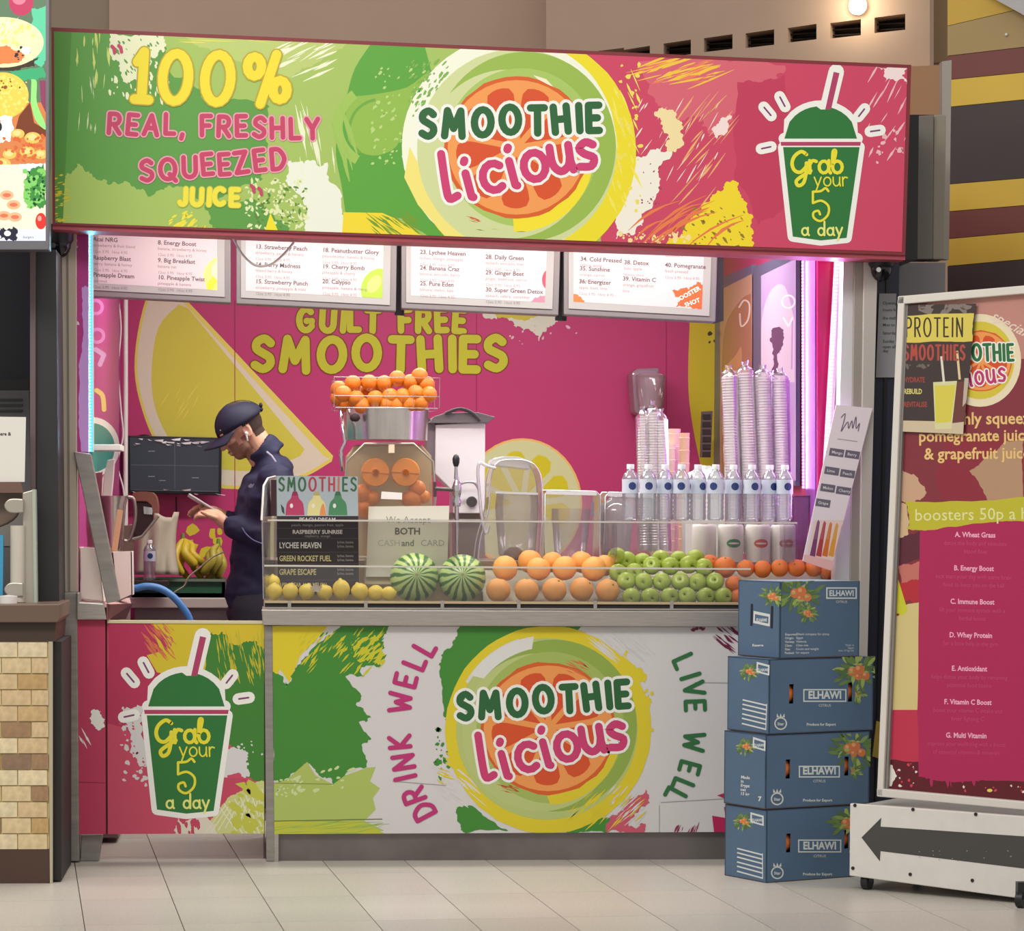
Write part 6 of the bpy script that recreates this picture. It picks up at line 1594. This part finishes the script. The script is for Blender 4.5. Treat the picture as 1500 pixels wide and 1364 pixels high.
c.splash([(0, 172), (18, 170), (20, 190), (14, 208), (0, 210)], WH, amp=3, seed=14); c.ell(0, 186, 3, 6, BLACK and (40, 36, 40))
for x, y, r in ((48, 202, 12), (26, 196, 10), (60, 226, 10), (40, 222, 11), (14, 226, 10), (4, 240, 12)): c.ell(x, y, r, r*.7, (232, 178, 90)); c.ell(x-1, y-1, r*.6, r*.4, (240, 200, 130))
c.specks(-10, 200, 66, 240, 40, (196, 96, 50), r=(1.5, 4), seed=15)
c.poly([(-250, 246), (67, 240), (67, 340), (-250, 345)], (226, 220, 196)); c.splash([(28, 240), (67, 238), (67, 262), (40, 260)], (206, 226, 226), amp=4, seed=17)
c.splash([(38, 262), (52, 246), (64, 240), (67, 300), (58, 306), (44, 300), (36, 280)], (60, 130, 60), amp=7, seed=18); c.specks(36, 246, 67, 305, 46, (120, 190, 96), r=(1.5, 4), seed=19, stretch=1.6); c.specks(40, 250, 66, 300, 24, (20, 70, 40), r=(1, 3), seed=20)
for x, y in ((10, 286), (20, 300), (6, 316), (22, 318)): c.ell(x, y, 10, 7, (232, 170, 130)); c.ell(x, y, 6, 3, (206, 110, 80))
c.ell(60, 324, 8, 12, (206, 50, 40)); c.ell(58, 320, 3, 4, (240, 150, 140)); c.poly([(-250, 340), (67, 336), (67, 353), (-250, 353)], (206, 212, 226))
c.splash([(0, 334), (20, 332), (26, 348), (10, 353), (0, 350)], (34, 36, 56), amp=5, seed=22); c.ell(11, 342, 5, 4, WH)
c.font('burgers', 34, 349, 5, (110, 120, 150), bold=.01)
c.flush('picture', ls_)

ns = thing('neighbour_counter', 'tiled counter of the neighbouring stall at the far left', 'counter', P(38, 1296, NY))
build('top', MB().px([(-260, 888), (88, 885), (88, 906), (84, 912), (-260, 912)], NY-.03, .5), mat('brown top', (104, 84, 70), .4), ns, bevel=.003)
build('apron', MB().px([(-260, 912), (82, 912), (80, 940), (-260, 940)], NY, .5), mat('dark brown', (62, 46, 36), .5), ns)
build('core', MB().px([(-260, 940), (73, 940), (72, 1246), (-260, 1246)], NY+.006, .55), mat('tile grout', (206, 190, 140), .8), ns)
build('plinth', MB().px([(-260, 1244), (73, 1244), (72, 1296), (-260, 1296)], NY, .5), mat('plinth brown', (72, 50, 40), .5), ns)
build('edge_trim', MB().px([(71, 940), (77, 940), (77, 1296), (73, 1296)], NY-.004, .02), mat('trim beige', (176, 166, 140), .5), ns)
build('side', MB().px([(77, 940), (90, 940), (90, 1290), (78, 1290)], NY+.03, .5), mat('side black', (30, 28, 30), .6), ns)
tcol = [(214, 192, 150), (220, 206, 168), (190, 156, 104), (158, 126, 92), (224, 208, 170), (176, 136, 84), (210, 184, 142), (140, 114, 90), (220, 204, 168), (200, 170, 122)]
tmat = [mat('stone tile %d' % i, q, .6, noise_amt=.22, nscale=34, bump=.6) for i, q in enumerate(tcol)]
tmesh = []
q0 = P(0, 1100, NY); w1 = P(42, 1100, NY).x-q0.x; h1 = q0.z-P(0, 1119, NY).z
for i, m_ in enumerate(tmat):
    m = MB().bx(0, w1, 0, .006, -h1, 0); me = bpy.data.meshes.new('tile'); me.from_pydata(m.v, [], m.f); me.materials.append(m_); tmesh.append(me)
rg_ = random.Random(21)
dark_rows = {2, 4, 5, 7, 9, 11, 13}
for j in range(13):
    y0 = 941+j*23.45; off = 2 if j % 2 else -18
    for i in range(-4, 4):
        x0 = off+i*43.8+1; x1 = x0+42
        if x0 > 70 or x0 < -200: continue
        x1 = min(x1, 71); 
        ch = rg_.choice([2, 3, 5, 7, 9]) if (j in dark_rows and rg_.random() < .7) else rg_.choice([0, 1, 4, 6, 8])
        a = P(x0, y0, NY); b = P(x1, y0+21.6, NY)
        t = bpy.data.objects.new('tile', tmesh[ch]); SC.collection.objects.link(t); t.parent = ns
        t.location = V((a.x, NY-.002*rg_.random(), a.z))-ns.location; t.scale = ((b.x-a.x)/w1, 1, (a.z-b.z)/h1)
nk = thing('black_column', 'black column between the neighbouring stall and the left post', 'column', P(66, 890, -.2))
build('column', MB().px([(52, 366), (82, 366), (87, 886), (54, 886)], -.3, .3), mat('column black', (38, 35, 40), .45), nk)
build('edge_strip', MB().px([(44, 366), (52, 366), (52, 720), (44, 720)], -.32, .03), mat('strip grey', (140, 140, 144), .4, .4), nk)
build('gap_shade_fill', MB().px([(82, 366), (92, 366), (94, 1262), (86, 1262)], .06, .1), BLACK, nk)  # solid black filler added for the shade in the gap beside the post
one('stall_backdrop', MB().px([(-400, 340), (60, 340), (60, 900), (-400, 900)], .7, .05), mat('dark backdrop', (28, 32, 40), .5), 'dark interior wall of the neighbouring stall', 'wall')
gb = thing('grey_machine', 'grey panelled kitchen machine behind the white card at the far left', 'machine', P(20, 880, .3))
build('body', MB().px([(-200, 572), (44, 572), (48, 880), (-200, 880)], .2, .4), mat('machine grey', (112, 110, 112), .5, .3), gb, bevel=.004)
for y in (584, 592, 600): build('louvre', MB().rect(-200, y, 32, y+3, .19, .01), mat('louvre dark', (60, 60, 64), .5), gb)
build('top_trim', MB().rect(-200, 556, 42, 572, .25, .3), BLACK, gb)
build('lower_panel', MB().rect(-200, 720, 46, 800, .195, .01), mat('machine light', (150, 146, 140), .4, .3), gb)
wc = thing('white_card', 'white printed card standing on the neighbouring counter', 'card', P(15, 886, -.4))
build('card', MB().px([(-60, 610), (38, 611), (36, 706), (-60, 706)], -.4, .004), mat('card white', (222, 220, 212), .7), wc)
build('holder', MB().px([(-60, 706), (30, 706), (34, 722), (-60, 722)], -.41, .03), mat('holder brown', (110, 84, 74), .5), wc)
c = Canvas(P(10, 640, -.4), (0, -1, 0), [(-60, 610), (38, 611), (36, 706), (-60, 706)], rough=.7); c.font('Please pay here &', 16, 638, 7, (70, 66, 66), bold=.03, align='RIGHT'); c.flush('lettering', wc)
bb = thing('brown_bowl', 'brown curved scoop on the grey bracket at the far left', 'scoop', P(5, 886, -.3))
build('scoop', MB().px(sm((-60, 690), (0, 692), (15, 706), (34, 722), (30, 745), (10, 768), (-60, 790))+[(-60, 690)], -.34, .05), mat('scoop taupe', (112, 94, 82), .5), bb, bevel=.006)
gbk = thing('steel_bracket', 'pale steel bracket with two rounded arms at the far left', 'bracket', P(40, 886, -.42))
PSM = mat('pale steel', (176, 170, 158), .35, .4)
build('plate', MB().px([(33, 722), (50, 717), (52, 886), (34, 886)], -.42, .05), PSM, gbk, bevel=.003)
build('edge', MB().px([(47, 717), (52, 717), (54, 884), (50, 884)], -.43, .06), mat('edge green grey', (170, 180, 166), .3), gbk)
build('tube', MB().tube([P(26, 770, -.42), P(26, 882, -.42)], .026, 14), mat('tube pale', (198, 192, 178), .35), gbk, smooth=60)
for y in (741, 864):
    build('arm', MB().px(sm((34, y-10), (14, y-10), (6, y), (14, y+10), (34, y+10)), -.45, .04), PSM, gbk, bevel=.004)
one('blue_panel', MB().px([(-60, 782), (5, 784), (4, 884), (-60, 884)], -.44, .02), mat('blue panel', (60, 150, 190), .4), 'bright blue container at the left frame edge', 'container')  # only a thin flat blue panel, nothing hollow
one('white_lid', MB().lathe([(.001, 0), (.03, 0), (.032, .03), (.001, .034)], 16, P(12, 886, -.5)), WHITE, 'small white tub standing on the neighbouring counter', 'tub', smooth=40)  # a loose white lid with no vessel under it

# ------------------------------------------------------------------ blue fruit boxes
BLU = mat('box blue', (78, 104, 132), .7, noise_amt=.06, nscale=8); BLI = mat('box inner', (120, 92, 66), .9)
ang = radians(26)
def leafy(c, cx, cy, s, seed, avoid=None):
    rg_ = random.Random(seed)
    c.up()
    for lay, cols in ((0, [(84, 112, 66), (104, 132, 72)]), (1, [(130, 156, 84), (156, 176, 96), (96, 124, 70)])):
        for k in range(26):
            a = rg_.uniform(0, 2*pi); d = rg_.uniform(.25, 1)*s; x = cx+cos(a)*d*1.15; y = cy+sin(a)*d*1.0; l = s*.34; w_ = s*.12
            t = a+rg_.uniform(-.5, .5); up = False
            if avoid and avoid[0]-3 < x < avoid[2]+3 and avoid[1]-3 < y < avoid[3]+3: continue
            pts = [(x+u*l*cos(t)-v*w_*sin(t), y+u*l*sin(t)+v*w_*cos(t)) for u, v in ((-1, 0), (-.4, .8), (.3, .8), (1, 0), (.3, -.8), (-.4, -.8))]
            c.poly(pts, rg_.choice(cols), up)
    for dx, dy, r in ((-.3, 0, .26), (.05, -.1, .27), (.38, .22, .22), (-.02, .28, .18)):
        if avoid and avoid[0]-r*s < cx+dx*s < avoid[2]+r*s and avoid[1]-r*s < cy+dy*s < avoid[3]+r*s: continue
        c.ell(cx+dx*s, cy+dy*s, r*s, r*s, (206, 120, 72), n=14, up=dx == -.3); c.ell(cx+dx*s-r*s*.3, cy+dy*s-r*s*.3, r*s*.4, r*s*.4, (226, 160, 110), n=10, up=False)
    for k in range(5):
        a = rg_.uniform(0, 6); x = cx+cos(a)*s*.4; y = cy+sin(a)*s*.4
        if avoid and avoid[0]-4 < x < avoid[2]+4 and avoid[1]-4 < y < avoid[3]+4: continue
        c.poly([(x-s*.16, y), (x, y-s*.06), (x+s*.16, y), (x, y+s*.06)], (160, 180, 100), False)
def fruit_box(fr_, side, lab, kind):
    """fr_ = front face pixels TL TR BR BL; side = (x top-left, y top-left, x bottom-left, y bottom-left) of the visible end"""
    TLp, TRp, BRp, BLp = fr_
    dist = CAM.z*F/(1294-750)  # the stack's near edge stands on the floor here
    Yb = P(1121, 1294, 0); e = PZ(1121, 1294, 0)
    nF = V((sin(ang), -cos(ang), 0)); nS = V((-cos(ang), -sin(ang), 0))
    oF = V((e.x, e.y, 1)) if kind != 'top' else V((e.x, e.y, 1))
    # vertical near edge through this box's own bottom corner column
    d = raydir(BLp[0], BLp[1]); off = nF
    pB = PL(BLp[0], BLp[1], oF, nF)
    A = [PL(x, y, oF, nF) for x, y in fr_]
    sd = V((-sin(ang)*1.0, cos(ang)*1.0, 0))
    oS = pB
    nSd = V((cos(ang), sin(ang), 0))
    dep = (PL(side[2], side[3], oS, nSd)-pB).dot(sd)
    dep = .25
    t = thing('fruit_box', lab, 'box', V((pB.x, pB.y, min(p.z for p in A))), 'blue citrus boxes')
    # clean rectangular carton
    u = V((cos(ang), sin(ang), 0)); W_ = (A[2]-A[3]).dot(u)*.5+(A[1]-A[0]).dot(u)*.5
    z0, z1 = (A[3].z), (A[0].z)
    b0 = V((pB.x, pB.y, z0)); b1 = V((pB.x, pB.y, z1))
    D = sd*dep
    def quad(p, q, r_, s_, n_, name, m_=BLU):
        build(name, MB().prism([p, q, r_, s_], n_*-.005), m_, t)
    U = u*W_
    sl = [(None)]
    # front with two hand holes, built as strips
    def Fp(a, z): 
        k = (z-z0)/(z1-z0); base = b0*(1-k)+b1*k
        return base+U*a
    if kind == 'top':
        quad(Fp(0, z0), Fp(1, z0), Fp(1, z1), Fp(0, z1), nF, 'front')
    else:
        zh0, zh1 = z0+(z1-z0)*.40, z0+(z1-z0)*.66; hs = ((.19, .235), (.755, .80))
        m = MB(); cuts = [0, hs[0][0], hs[0][1], hs[1][0], hs[1][1], 1]
        def strip(a0, a1, q0_, q1_): m.prism([Fp(a0, q0_), Fp(a1, q0_), Fp(a1, q1_), Fp(a0, q1_)], nF*-.005)
        strip(0, 1, z0, zh0); strip(0, 1, zh1, z1)
        for a0, a1 in ((0, .19), (.235, .755), (.80, 1)): strip(a0, a1, zh0, zh1)
        build('front', m, BLU, t)
        for k, (a0, a1) in enumerate(hs):
            pc = Fp((a0+a1)/2, (zh0+zh1)/2)-nF*.042
            build('inner_orange', MB().ball(pc, .036, 10, 8), ORM2, t, smooth=60)
    quad(Fp(0, z0), Fp(0, z1), Fp(0, z1)+D, Fp(0, z0)+D, nS, 'end')
    quad(Fp(1, z0), Fp(1, z1), Fp(1, z1)+D, Fp(1, z0)+D, -nS, 'end')
    quad(Fp(0, z0)+D, Fp(1, z0)+D, Fp(1, z1)+D, Fp(0, z1)+D, -nF, 'back')
    build('bottom', MB().prism([Fp(0, z0), Fp(1, z0), Fp(1, z0)+D, Fp(0, z0)+D], (0, 0, .004)), BLI, t)
    build('lid', MB().prism([Fp(0, z1), Fp(1, z1), Fp(1, z1)+D, Fp(0, z1)+D], (0, 0, -.004)), BLU if kind != 'top' else mat('box pale rim', (130, 150, 166), .8), t)
    # print
    cf = Canvas(Fp(0, z0), nF, fr_, rough=.7)
    x0, y0 = TLp; w = (TRp[0]-TLp[0]+BRp[0]-BLp[0])/2; h = (BLp[1]-TLp[1]); IV = (206, 212, 210)
    def fx(a, b): return (x0+w*a+(BLp[0]-TLp[0])*b, y0+h*b+(TRp[1]-TLp[1])*a)
    sk = atan2(TRp[1]-TLp[1], w)
    if kind == 'top':
        leafy(cf, *fx(.24, .16), 27, 3); leafy(cf, *fx(.34, .42), 13, 5)
        a = fx(.56, .09); b = fx(.95, .25)
        cf.poly([a, (b[0], a[1]), b, (a[0], b[1])], IV); cf.poly([(a[0]+2, a[1]+2), (b[0]-2, a[1]+2), (b[0]-2, b[1]-2), (a[0]+2, b[1]-2)], (78, 104, 132))
        cf.flush('artwork', t)
        cf.font('ELHAWI', (a[0]+b[0])/2, b[1]-4.5, 11.5, IV, bold=.03, align='CENTER', sx=.86); cf.font('CITRUS', (a[0]+b[0])/2, b[1]+6, 5, IV, align='CENTER')
        for k, (p, q) in enumerate((('Exporter:', 'Elhawi company for citrus'), ('Origin:', 'Egypt'), ('Variety:', 'Valencia'), ('Class:', 'Class one'), ('Size:', 'Count and weight'), ('Packed:', 'for export'))):
            cf.font(p, *fx(.06, .70+.048*k), 4.6, IV, bold=.02); cf.font(q, *fx(.2, .70+.048*k), 4.6, IV, bold=.01)
        for k, q in enumerate(('Made in', 'Egypt', 'box 15 kg net')): cf.font(q, *fx(.93, .86+.035*k), 4, IV, align='RIGHT')
    else:
        hole = (fx(.755, .34)[0], fx(.755, .34)[1], fx(.80, .6)[0], fx(.80, .6)[1])
        leafy(cf, *fx(.84, .2), 28, 7+int(y0), hole); leafy(cf, *fx(.83, .5), 12, 5+int(y0), hole)
        a = fx(.315, .41); b = fx(.735, .60)
        if kind == 3: a = fx(.31, .42); b = fx(.71, .59)
        cf.poly([a, (b[0], a[1]), b, (a[0], b[1])], IV); cf.poly([(a[0]+1.8, a[1]+1.8), (b[0]-1.8, a[1]+1.8), (b[0]-1.8, b[1]-1.8), (a[0]+1.8, b[1]-1.8)], (78, 104, 132))
        ctr = fx(.11, .86); cf.ring(ctr[0], ctr[1], 7.4, 9.4, IV, n=20)
        for k in (-1, 0, 1): cf.poly([(ctr[0]+k*4-2, ctr[1]-9), (ctr[0]+k*4+2, ctr[1]-9), (ctr[0]+k*5.5, ctr[1]-15)], IV, k == -1)
        # hand holes stay open: cut nothing, but ring the opening
        cf.flush('artwork', t)
        cf.font('ELHAWI', (a[0]+b[0])/2, b[1]-5, 15.5, IV, bold=.035, align='CENTER', sx=.86); cf.font('CITRUS', (a[0]+b[0])/2, b[1]+7, 5.5, IV, align='CENTER')
        cf.font('Star', ctr[0], ctr[1]+2.5, 6, IV, bold=.03, align='CENTER'); cf.font('Produce for Export', *fx(.50, .905), 5.4, IV, bold=.03, align='CENTER')
    cf.flush('lettering', t)
    # end face print
    sq_ = [(side[0], side[1]), (TLp[0], TLp[1]), (BLp[0], BLp[1]), (side[2], side[3])]
    cs_ = Canvas(Fp(0, z0), nS, [(sq_[0][0]-6, sq_[0][1]-4), sq_[1], sq_[2], (sq_[3][0]-6, sq_[3][1]+4)], rough=.7)
    def ex(a, b):
        l = ((side[0]*(1-b)+side[2]*b), (side[1]*(1-b)+side[3]*b)); r_ = (TLp[0]*(1-b)+BLp[0]*b, TLp[1]*(1-b)+BLp[1]*b)
        return (l[0]*(1-a)+r_[0]*a, l[1]*(1-a)+r_[1]*a)
    if kind == 'top':
        leafy(cs_, *ex(.78, .2), 15, 9)
        q = [ex(.28, .42), ex(.72, .44), ex(.72, .60), ex(.28, .58)]; cs_.poly(q, IV); cs_.poly([ex(.32, .46), ex(.68, .475), ex(.68, .565), ex(.32, .55)], (78, 104, 132))
        for a_ in (.2, .74): cs_.poly([ex(a_, .33), ex(a_+.06, .33), ex(a_+.06, .62), ex(a_, .62)], (30, 34, 44))
        cs_.flush('artwork', t); cs_.font('ELHAWI', *ex(.5, .55), 7, IV, bold=.03, align='CENTER', sx=.6); cs_.font('Reserve', *ex(.42, .88), 5, IV, bold=.03, align='CENTER')
    else:
        leafy(cs_, *ex(.28, .2), 12, 19); cs_.poly([ex(.5, .06), ex(.95, .08), ex(.95, .22), ex(.5, .2)], IV); cs_.poly([ex(.55, .09), ex(.9, .105), ex(.9, .195), ex(.55, .18)], (78, 104, 132))
        if kind != 3:
            for b_ in (.6, .66, .72, .79, .85, .92): cs_.line([ex(.06, b_), ex(.9, b_+.02)], 2.1, IV, caps=False)
            cs_.line([ex(.9, .6), ex(.9, .95)], 1.2, IV, caps=False)
        cs_.flush('artwork', t); cs_.font('ELHAWI', *ex(.72, .175), 6, IV, bold=.03, align='CENTER', sx=.7)
        if kind == 3:
            for k, q in enumerate(('Made', 'in', 'Egypt', 'net', '15 kg')): cs_.font(q, *ex(.12, .64+.055*k), 6, IV, bold=.03, rot=.1)
            cs_.font('7', *ex(.75, .9), 9, IV, bold=.05)
    cs_.flush('lettering', t)
    return t
fruit_box([(1121, 1187), (1272, 1184), (1272, 1291), (1122, 1294)], (1078, 1180, 1077, 1284), 'blue citrus fruit box at the bottom of the stack, standing on the floor', 1)
fruit_box([(1124, 1077), (1276, 1074), (1273, 1183), (1121, 1186)], (1083, 1069, 1079, 1179), 'blue citrus fruit box second from the bottom of the stack', 3)
fruit_box([(1130, 966), (1282, 961), (1279, 1073), (1126, 1076)], (1088, 960, 1084, 1068), 'blue citrus fruit box second from the top, jutting out to the right', 2)
fruit_box([(1145, 852), (1262, 849), (1258, 962), (1142, 965)], (1090, 847, 1087, 957), 'topmost blue citrus fruit box with a list of small print', 'top')

# ------------------------------------------------------------------ poster stand on castors
pa = radians(-38)   # the stand's face runs towards the camera on the right
cst = PZ(1270, 1303, 0)
ud = V((cos(pa), sin(pa), 0)); nP = V((sin(pa), -cos(pa), 0))
if nP.dot(CAM-cst) < 0: nP = -nP
oB = cst+nP*.04; oFm = cst-nP*.07
def PB_(x, y, k=0): return PL(x, y, oB-nP*k, nP)
def PF(x, y, k=0): return PL(x, y, oFm-nP*k, nP)
stn = thing('poster_stand', 'tall white framed poster stand on a wheeled white base', 'stand', V((cst.x, cst.y, 0)))
WHF = mat('frame white', (216, 212, 204), .4)
bq_ = [(1245, 1177), (1760, 1216), (1760, 1352), (1244, 1283)]
build('base_front', MB().prism([PB_(*p) for p in bq_], -nP*.02), mat('base white', (214, 212, 206), .5, noise_amt=.04, nscale=20), stn, bevel=.003)
build('base_body', MB().prism([PB_(x, y, .02) for x, y in ((1249, 1181), (1756, 1220), (1756, 1348), (1248, 1280))], -nP*.34), mat('base side', (190, 188, 184), .5), stn)
arrow = [(1262, 1227), (1291, 1198), (1290, 1211), (1760, 1243), (1760, 1304), (1290, 1247), (1289, 1262)]
c = Canvas(oB, nP, [(1245, 1177), (1760, 1216), (1760, 1352), (1244, 1283)])
c.poly(arrow, (70, 68, 66)); c.specks(1340, 1245, 1495, 1262, 14, (150, 148, 146), r=(.6, 1.4), seed=4); c.flush('arrow', stn)
for x, y in ((1252, 1180), (1337, 1186), (1429, 1193), (1249, 1272), (1333, 1281), (1424, 1290)):
    build('screw', MB().cyl(PB_(x, y, -.003), .006, .004, 10, M=V((0, 0, 1)).rotation_difference(-nP).to_matrix()), BLACK, stn)
for x, y in ((1270, 1303), (1496, 1330), (1345, 1296), (1560, 1322)):
    p = PZ(x, y, 0); w_ = .028
    cw = build('castor', MB().cyl(p+V((0, 0, w_))-ud*.012, w_, .024, 14, M=V((0, 0, 1)).rotation_difference(ud).to_matrix()), BLACK, stn, smooth=40)
    build('fork', MB().bx(p.x-.016, p.x+.016, p.y-.016, p.y+.016, w_, .085), mat('fork', (50, 50, 52), .4, .6), cw)
fo4 = [(1315, 434), (1760, 396), (1745, 1208), (1284, 1166)]
m = MB()
def fr_bar(a, b, c_, d): build('frame', MB().prism([PF(*a), PF(*b), PF(*c_), PF(*d)], -nP*.05), WHF, stn, bevel=.003)
fr_bar((1315, 434), (1325, 433), (1293, 1167), (1284, 1166)); fr_bar((1315, 434), (1760, 396), (1760, 408), (1314, 446)); fr_bar((1284, 1155), (1745, 1197), (1745, 1209), (1284, 1167))
build('back', MB().prism([PF(1322, 440, .03), PF(1750, 402, .03), PF(1738, 1200, .03), PF(1290, 1160, .03)], -nP*.02), mat('poster back', (90, 88, 90), .6), stn)
build('inner_edge', MB().prism([PF(1326, 446, .012), PF(1330, 446, .012), PF(1300, 1156, .012), PF(1297, 1156, .012)], -nP*.02), mat('inner edge', (130, 126, 122), .5), stn)
pq = [(1328, 445), (1750, 409), (1738, 1196), (1297, 1156)]
c = Canvas(oFm-nP*.028, nP, pq, rough=.3, emit=.04, lift=.001)
c.poly(pq, (128, 50, 60)); c.splash([(1328, 430), (1760, 390), (1760, 560), (1440, 520), (1430, 470)], (186, 132, 122), amp=8, seed=1)
c.splash([(1380, 640), (1760, 600), (1760, 720), (1400, 735), (1370, 700)], (138, 44, 58), amp=9, seed=2); c.splash([(1420, 690), (1470, 650), (1500, 640), (1500, 735), (1450, 736)], (176, 140, 110), amp=4, seed=33)
c.splash([(1312, 690), (1345, 700), (1358, 722), (1340, 738), (1310, 736)], (196, 160, 130), amp=4, seed=3); c.splash([(1306, 740), (1330, 738), (1330, 790), (1306, 800)], (206, 176, 140), amp=4, seed=4)
c.splash([(1310, 790), (1350, 775), (1350, 820), (1306, 835)], (90, 40, 52), amp=4, seed=5); c.splash([(1316, 830), (1350, 820), (1350, 880), (1328, 878)], (190, 110, 100), amp=4, seed=6); c.splash([(1318, 855), (1346, 850), (1346, 882), (1322, 880)], (176, 44, 54), amp=4, seed=7)
c.poly([(1300, 900), (1330, 885), (1350, 882), (1350, 1040), (1290, 1040)], (206, 190, 130)); c.poly([(1306, 842), (1314, 842), (1320, 862), (1330, 895), (1322, 902), (1302, 896)], (196, 196, 50))
c.splash([(1304, 902), (1318, 900), (1312, 916), (1304, 920)], (150, 40, 40), amp=3, seed=8)
c.poly([(1290, 1040), (1350, 1040), (1350, 1120), (1286, 1120)], (186, 50, 76)); c.splash([(1284, 1112), (1500, 1130), (1760, 1130), (1760, 1210), (1284, 1170)], (92, 22, 34), amp=6, seed=9)
c.specks(1300, 1108, 1500, 1160, 30, (206, 60, 80), r=(1, 3), seed=10); c.specks(1300, 1112, 1500, 1160, 12, (226, 214, 206), r=(1, 3), seed=11); c.splash([(1296, 1118), (1308, 1122), (1314, 1136), (1306, 1152), (1296, 1150)], (226, 222, 212), amp=2, seed=12); c.ell(1450, 1158, 4, 2.4, (226, 206, 90))
c.splash([(1348, 765), (1760, 762), (1745, 1150), (1480, 1144), (1400, 1146), (1346, 1138)], (170, 36, 84), amp=3, seed=13)
c.streaks(1350, 1125, 1500, 1146, 18, 26, 5, 84, (170, 36, 84), seed=14)
c.splash([(1326, 735), (1500, 728), (1760, 722), (1760, 768), (1500, 764), (1400, 772), (1328, 775), (1332, 754)], (186, 180, 48), amp=3, seed=15)
# emblem on the poster
c.ell(1436, 528, 60, 68, (226, 214, 180)); c.ell(1436, 528, 50, 57, (206, 190, 60)); slice_(c, 1437, 529, 46)
c.flush('artwork', stn)
c.up(); 
for lay, w_ in ((WH, 8.5), ((40, 110, 60), 4.6)):
    c.up(); x = 1379
    for ch in 'SMOOTHIE': x += c.glyph(ch, x, 528, 23, w_, lay, rot=-.05, up=False, sx=.62)+5.0; 
for lay, w_ in ((WH, 8), ((186, 50, 110), 4)):
    c.up(); x = 1386; y = 572
    for ch in 'licious': x += c.glyph(ch, x, y, 32, w_, lay, rot=-.1, up=False, sx=.75)+6; y -= 2.2
CR = (226, 190, 120)
c.font('special', 1450, 466, 21, (226, 206, 190), rot=.5, bold=.01, shear=.4)
for tx, x, y, s_ in (('freshly squeezed', 1376, 622, 25), ('pomegranate juice', 1346, 647, 24), ('& grapefruit juice', 1354, 673, 24)): c.font(tx, x, y, s_, CR, bold=.02, sx=.93, rot=-.01)
c.font('boosters 50p a hit', 1340, 763, 25, (222, 220, 150), bold=.005, sx=.98, rot=-.015)
PKT = (236, 170, 196); PKD = (196, 72, 118)
for k, (h_, l1, l2) in enumerate((('A. Wheat Grass', 'detox the body and stimulate', 'blood flow'), ('B. Energy Boost', 'kick start your day with some brain', 'food to keep you on the ball'), ('C. Immune Boost', 'lift your immune system with a', 'herbal boost'), ('D. Whey Protein', 'for a little help in the gym', ''), ('E. Antioxidant', 'helps detox your body by removing', 'potential food toxins'), ('F. Vitamin C Boost', 'boost your vitamin C intake and', 'fever fighting C'), ('G. Multi Vitamin', 'improve your wellbeing with a boost', 'of essential vitamins & minerals'))):
    y = 787+k*49; x = 1429-k*2.2
    c.font(h_, x, y, 10.5, PKT, bold=.028, align='CENTER', sx=.86, rot=.02); c.font(l1, x, y+12, 9, PKD, align='CENTER', sx=.86, rot=.02); c.font(l2, x, y+24, 9, PKD, align='CENTER', sx=.86, rot=.02)
c.flush('lettering', stn)
# small poster clipped over the corner
sp_ = thing('protein_poster', 'small dark protein smoothies poster taped over the corner of the tall poster', 'poster', PF(1370, 634, .01))
pq2 = [(1324, 447), (1430, 445), (1411, 636), (1317, 632)]
build('sheet', MB().prism([PF(*p, .016) for p in pq2], nP*.002), mat('protein grey', (62, 52, 50), .5), sp_)
c = Canvas(oFm-nP*.014, nP, pq2, rough=.35)
c.poly(pq2, (64, 54, 52)); c.specks(1330, 446, 1425, 458, 14, (130, 120, 114), r=(2, 6), seed=3, stretch=2)
c.splash([(1325, 463), (1427, 459), (1425, 500), (1323, 502)], (216, 200, 90), amp=1.5, seed=1)
c.poly([(1318, 616), (1412, 618), (1411, 636), (1316, 632)], (206, 190, 160)); c.specks(1325, 535, 1365, 540, 6, (110, 100, 96), r=(1, 4), seed=9, stretch=2)
c.poly([(1367, 560), (1402, 558), (1394, 628), (1370, 629)], (214, 212, 160)); c.poly([(1369, 565), (1400, 564), (1393, 618), (1371, 620)], (214, 204, 80)); c.poly([(1402, 560), (1420, 556), (1412, 618), (1395, 620)], (110, 62, 58)); c.poly([(1413, 554), (1421, 554), (1415, 590), (1410, 596)], (190, 176, 160))
c.line([(1379, 522), (1383, 562)], 3.4, (222, 216, 200), caps=False); c.line([(1402, 514), (1406, 556)], 3.4, (226, 200, 150), caps=False)
c.flush('artwork', sp_)
x = 1328
for ch in 'PROTEIN': x += c.glyph(ch, x, 493, 27, 2.4, (60, 50, 40), up=False, sx=.46)+5.6
c.up(); x = 1325
for ch in 'SMOOTHIES': x += c.glyph(ch, x, 527, 21, 3.2, (176, 76, 66), up=False, sx=.44)+4.6
for tx, y, cc in (('HYDRATE', 560, (160, 70, 62)), ('REBUILD', 577, (216, 206, 120)), ('REVITALISE', 596, (160, 70, 62))): c.font(tx, 1324, y, 10.5, cc, bold=.03, sx=.66)
c.flush('lettering', sp_)
# yellow flyer peeping out behind the boxes
one('flyer_corner', MB().px([(1284, 1056), (1296, 1060), (1290, 1112), (1278, 1108)], .108, .01), mat('flyer ochre', (176, 146, 60), .6), 'ochre flyer corner showing between the boxes and the stand', 'flyer')
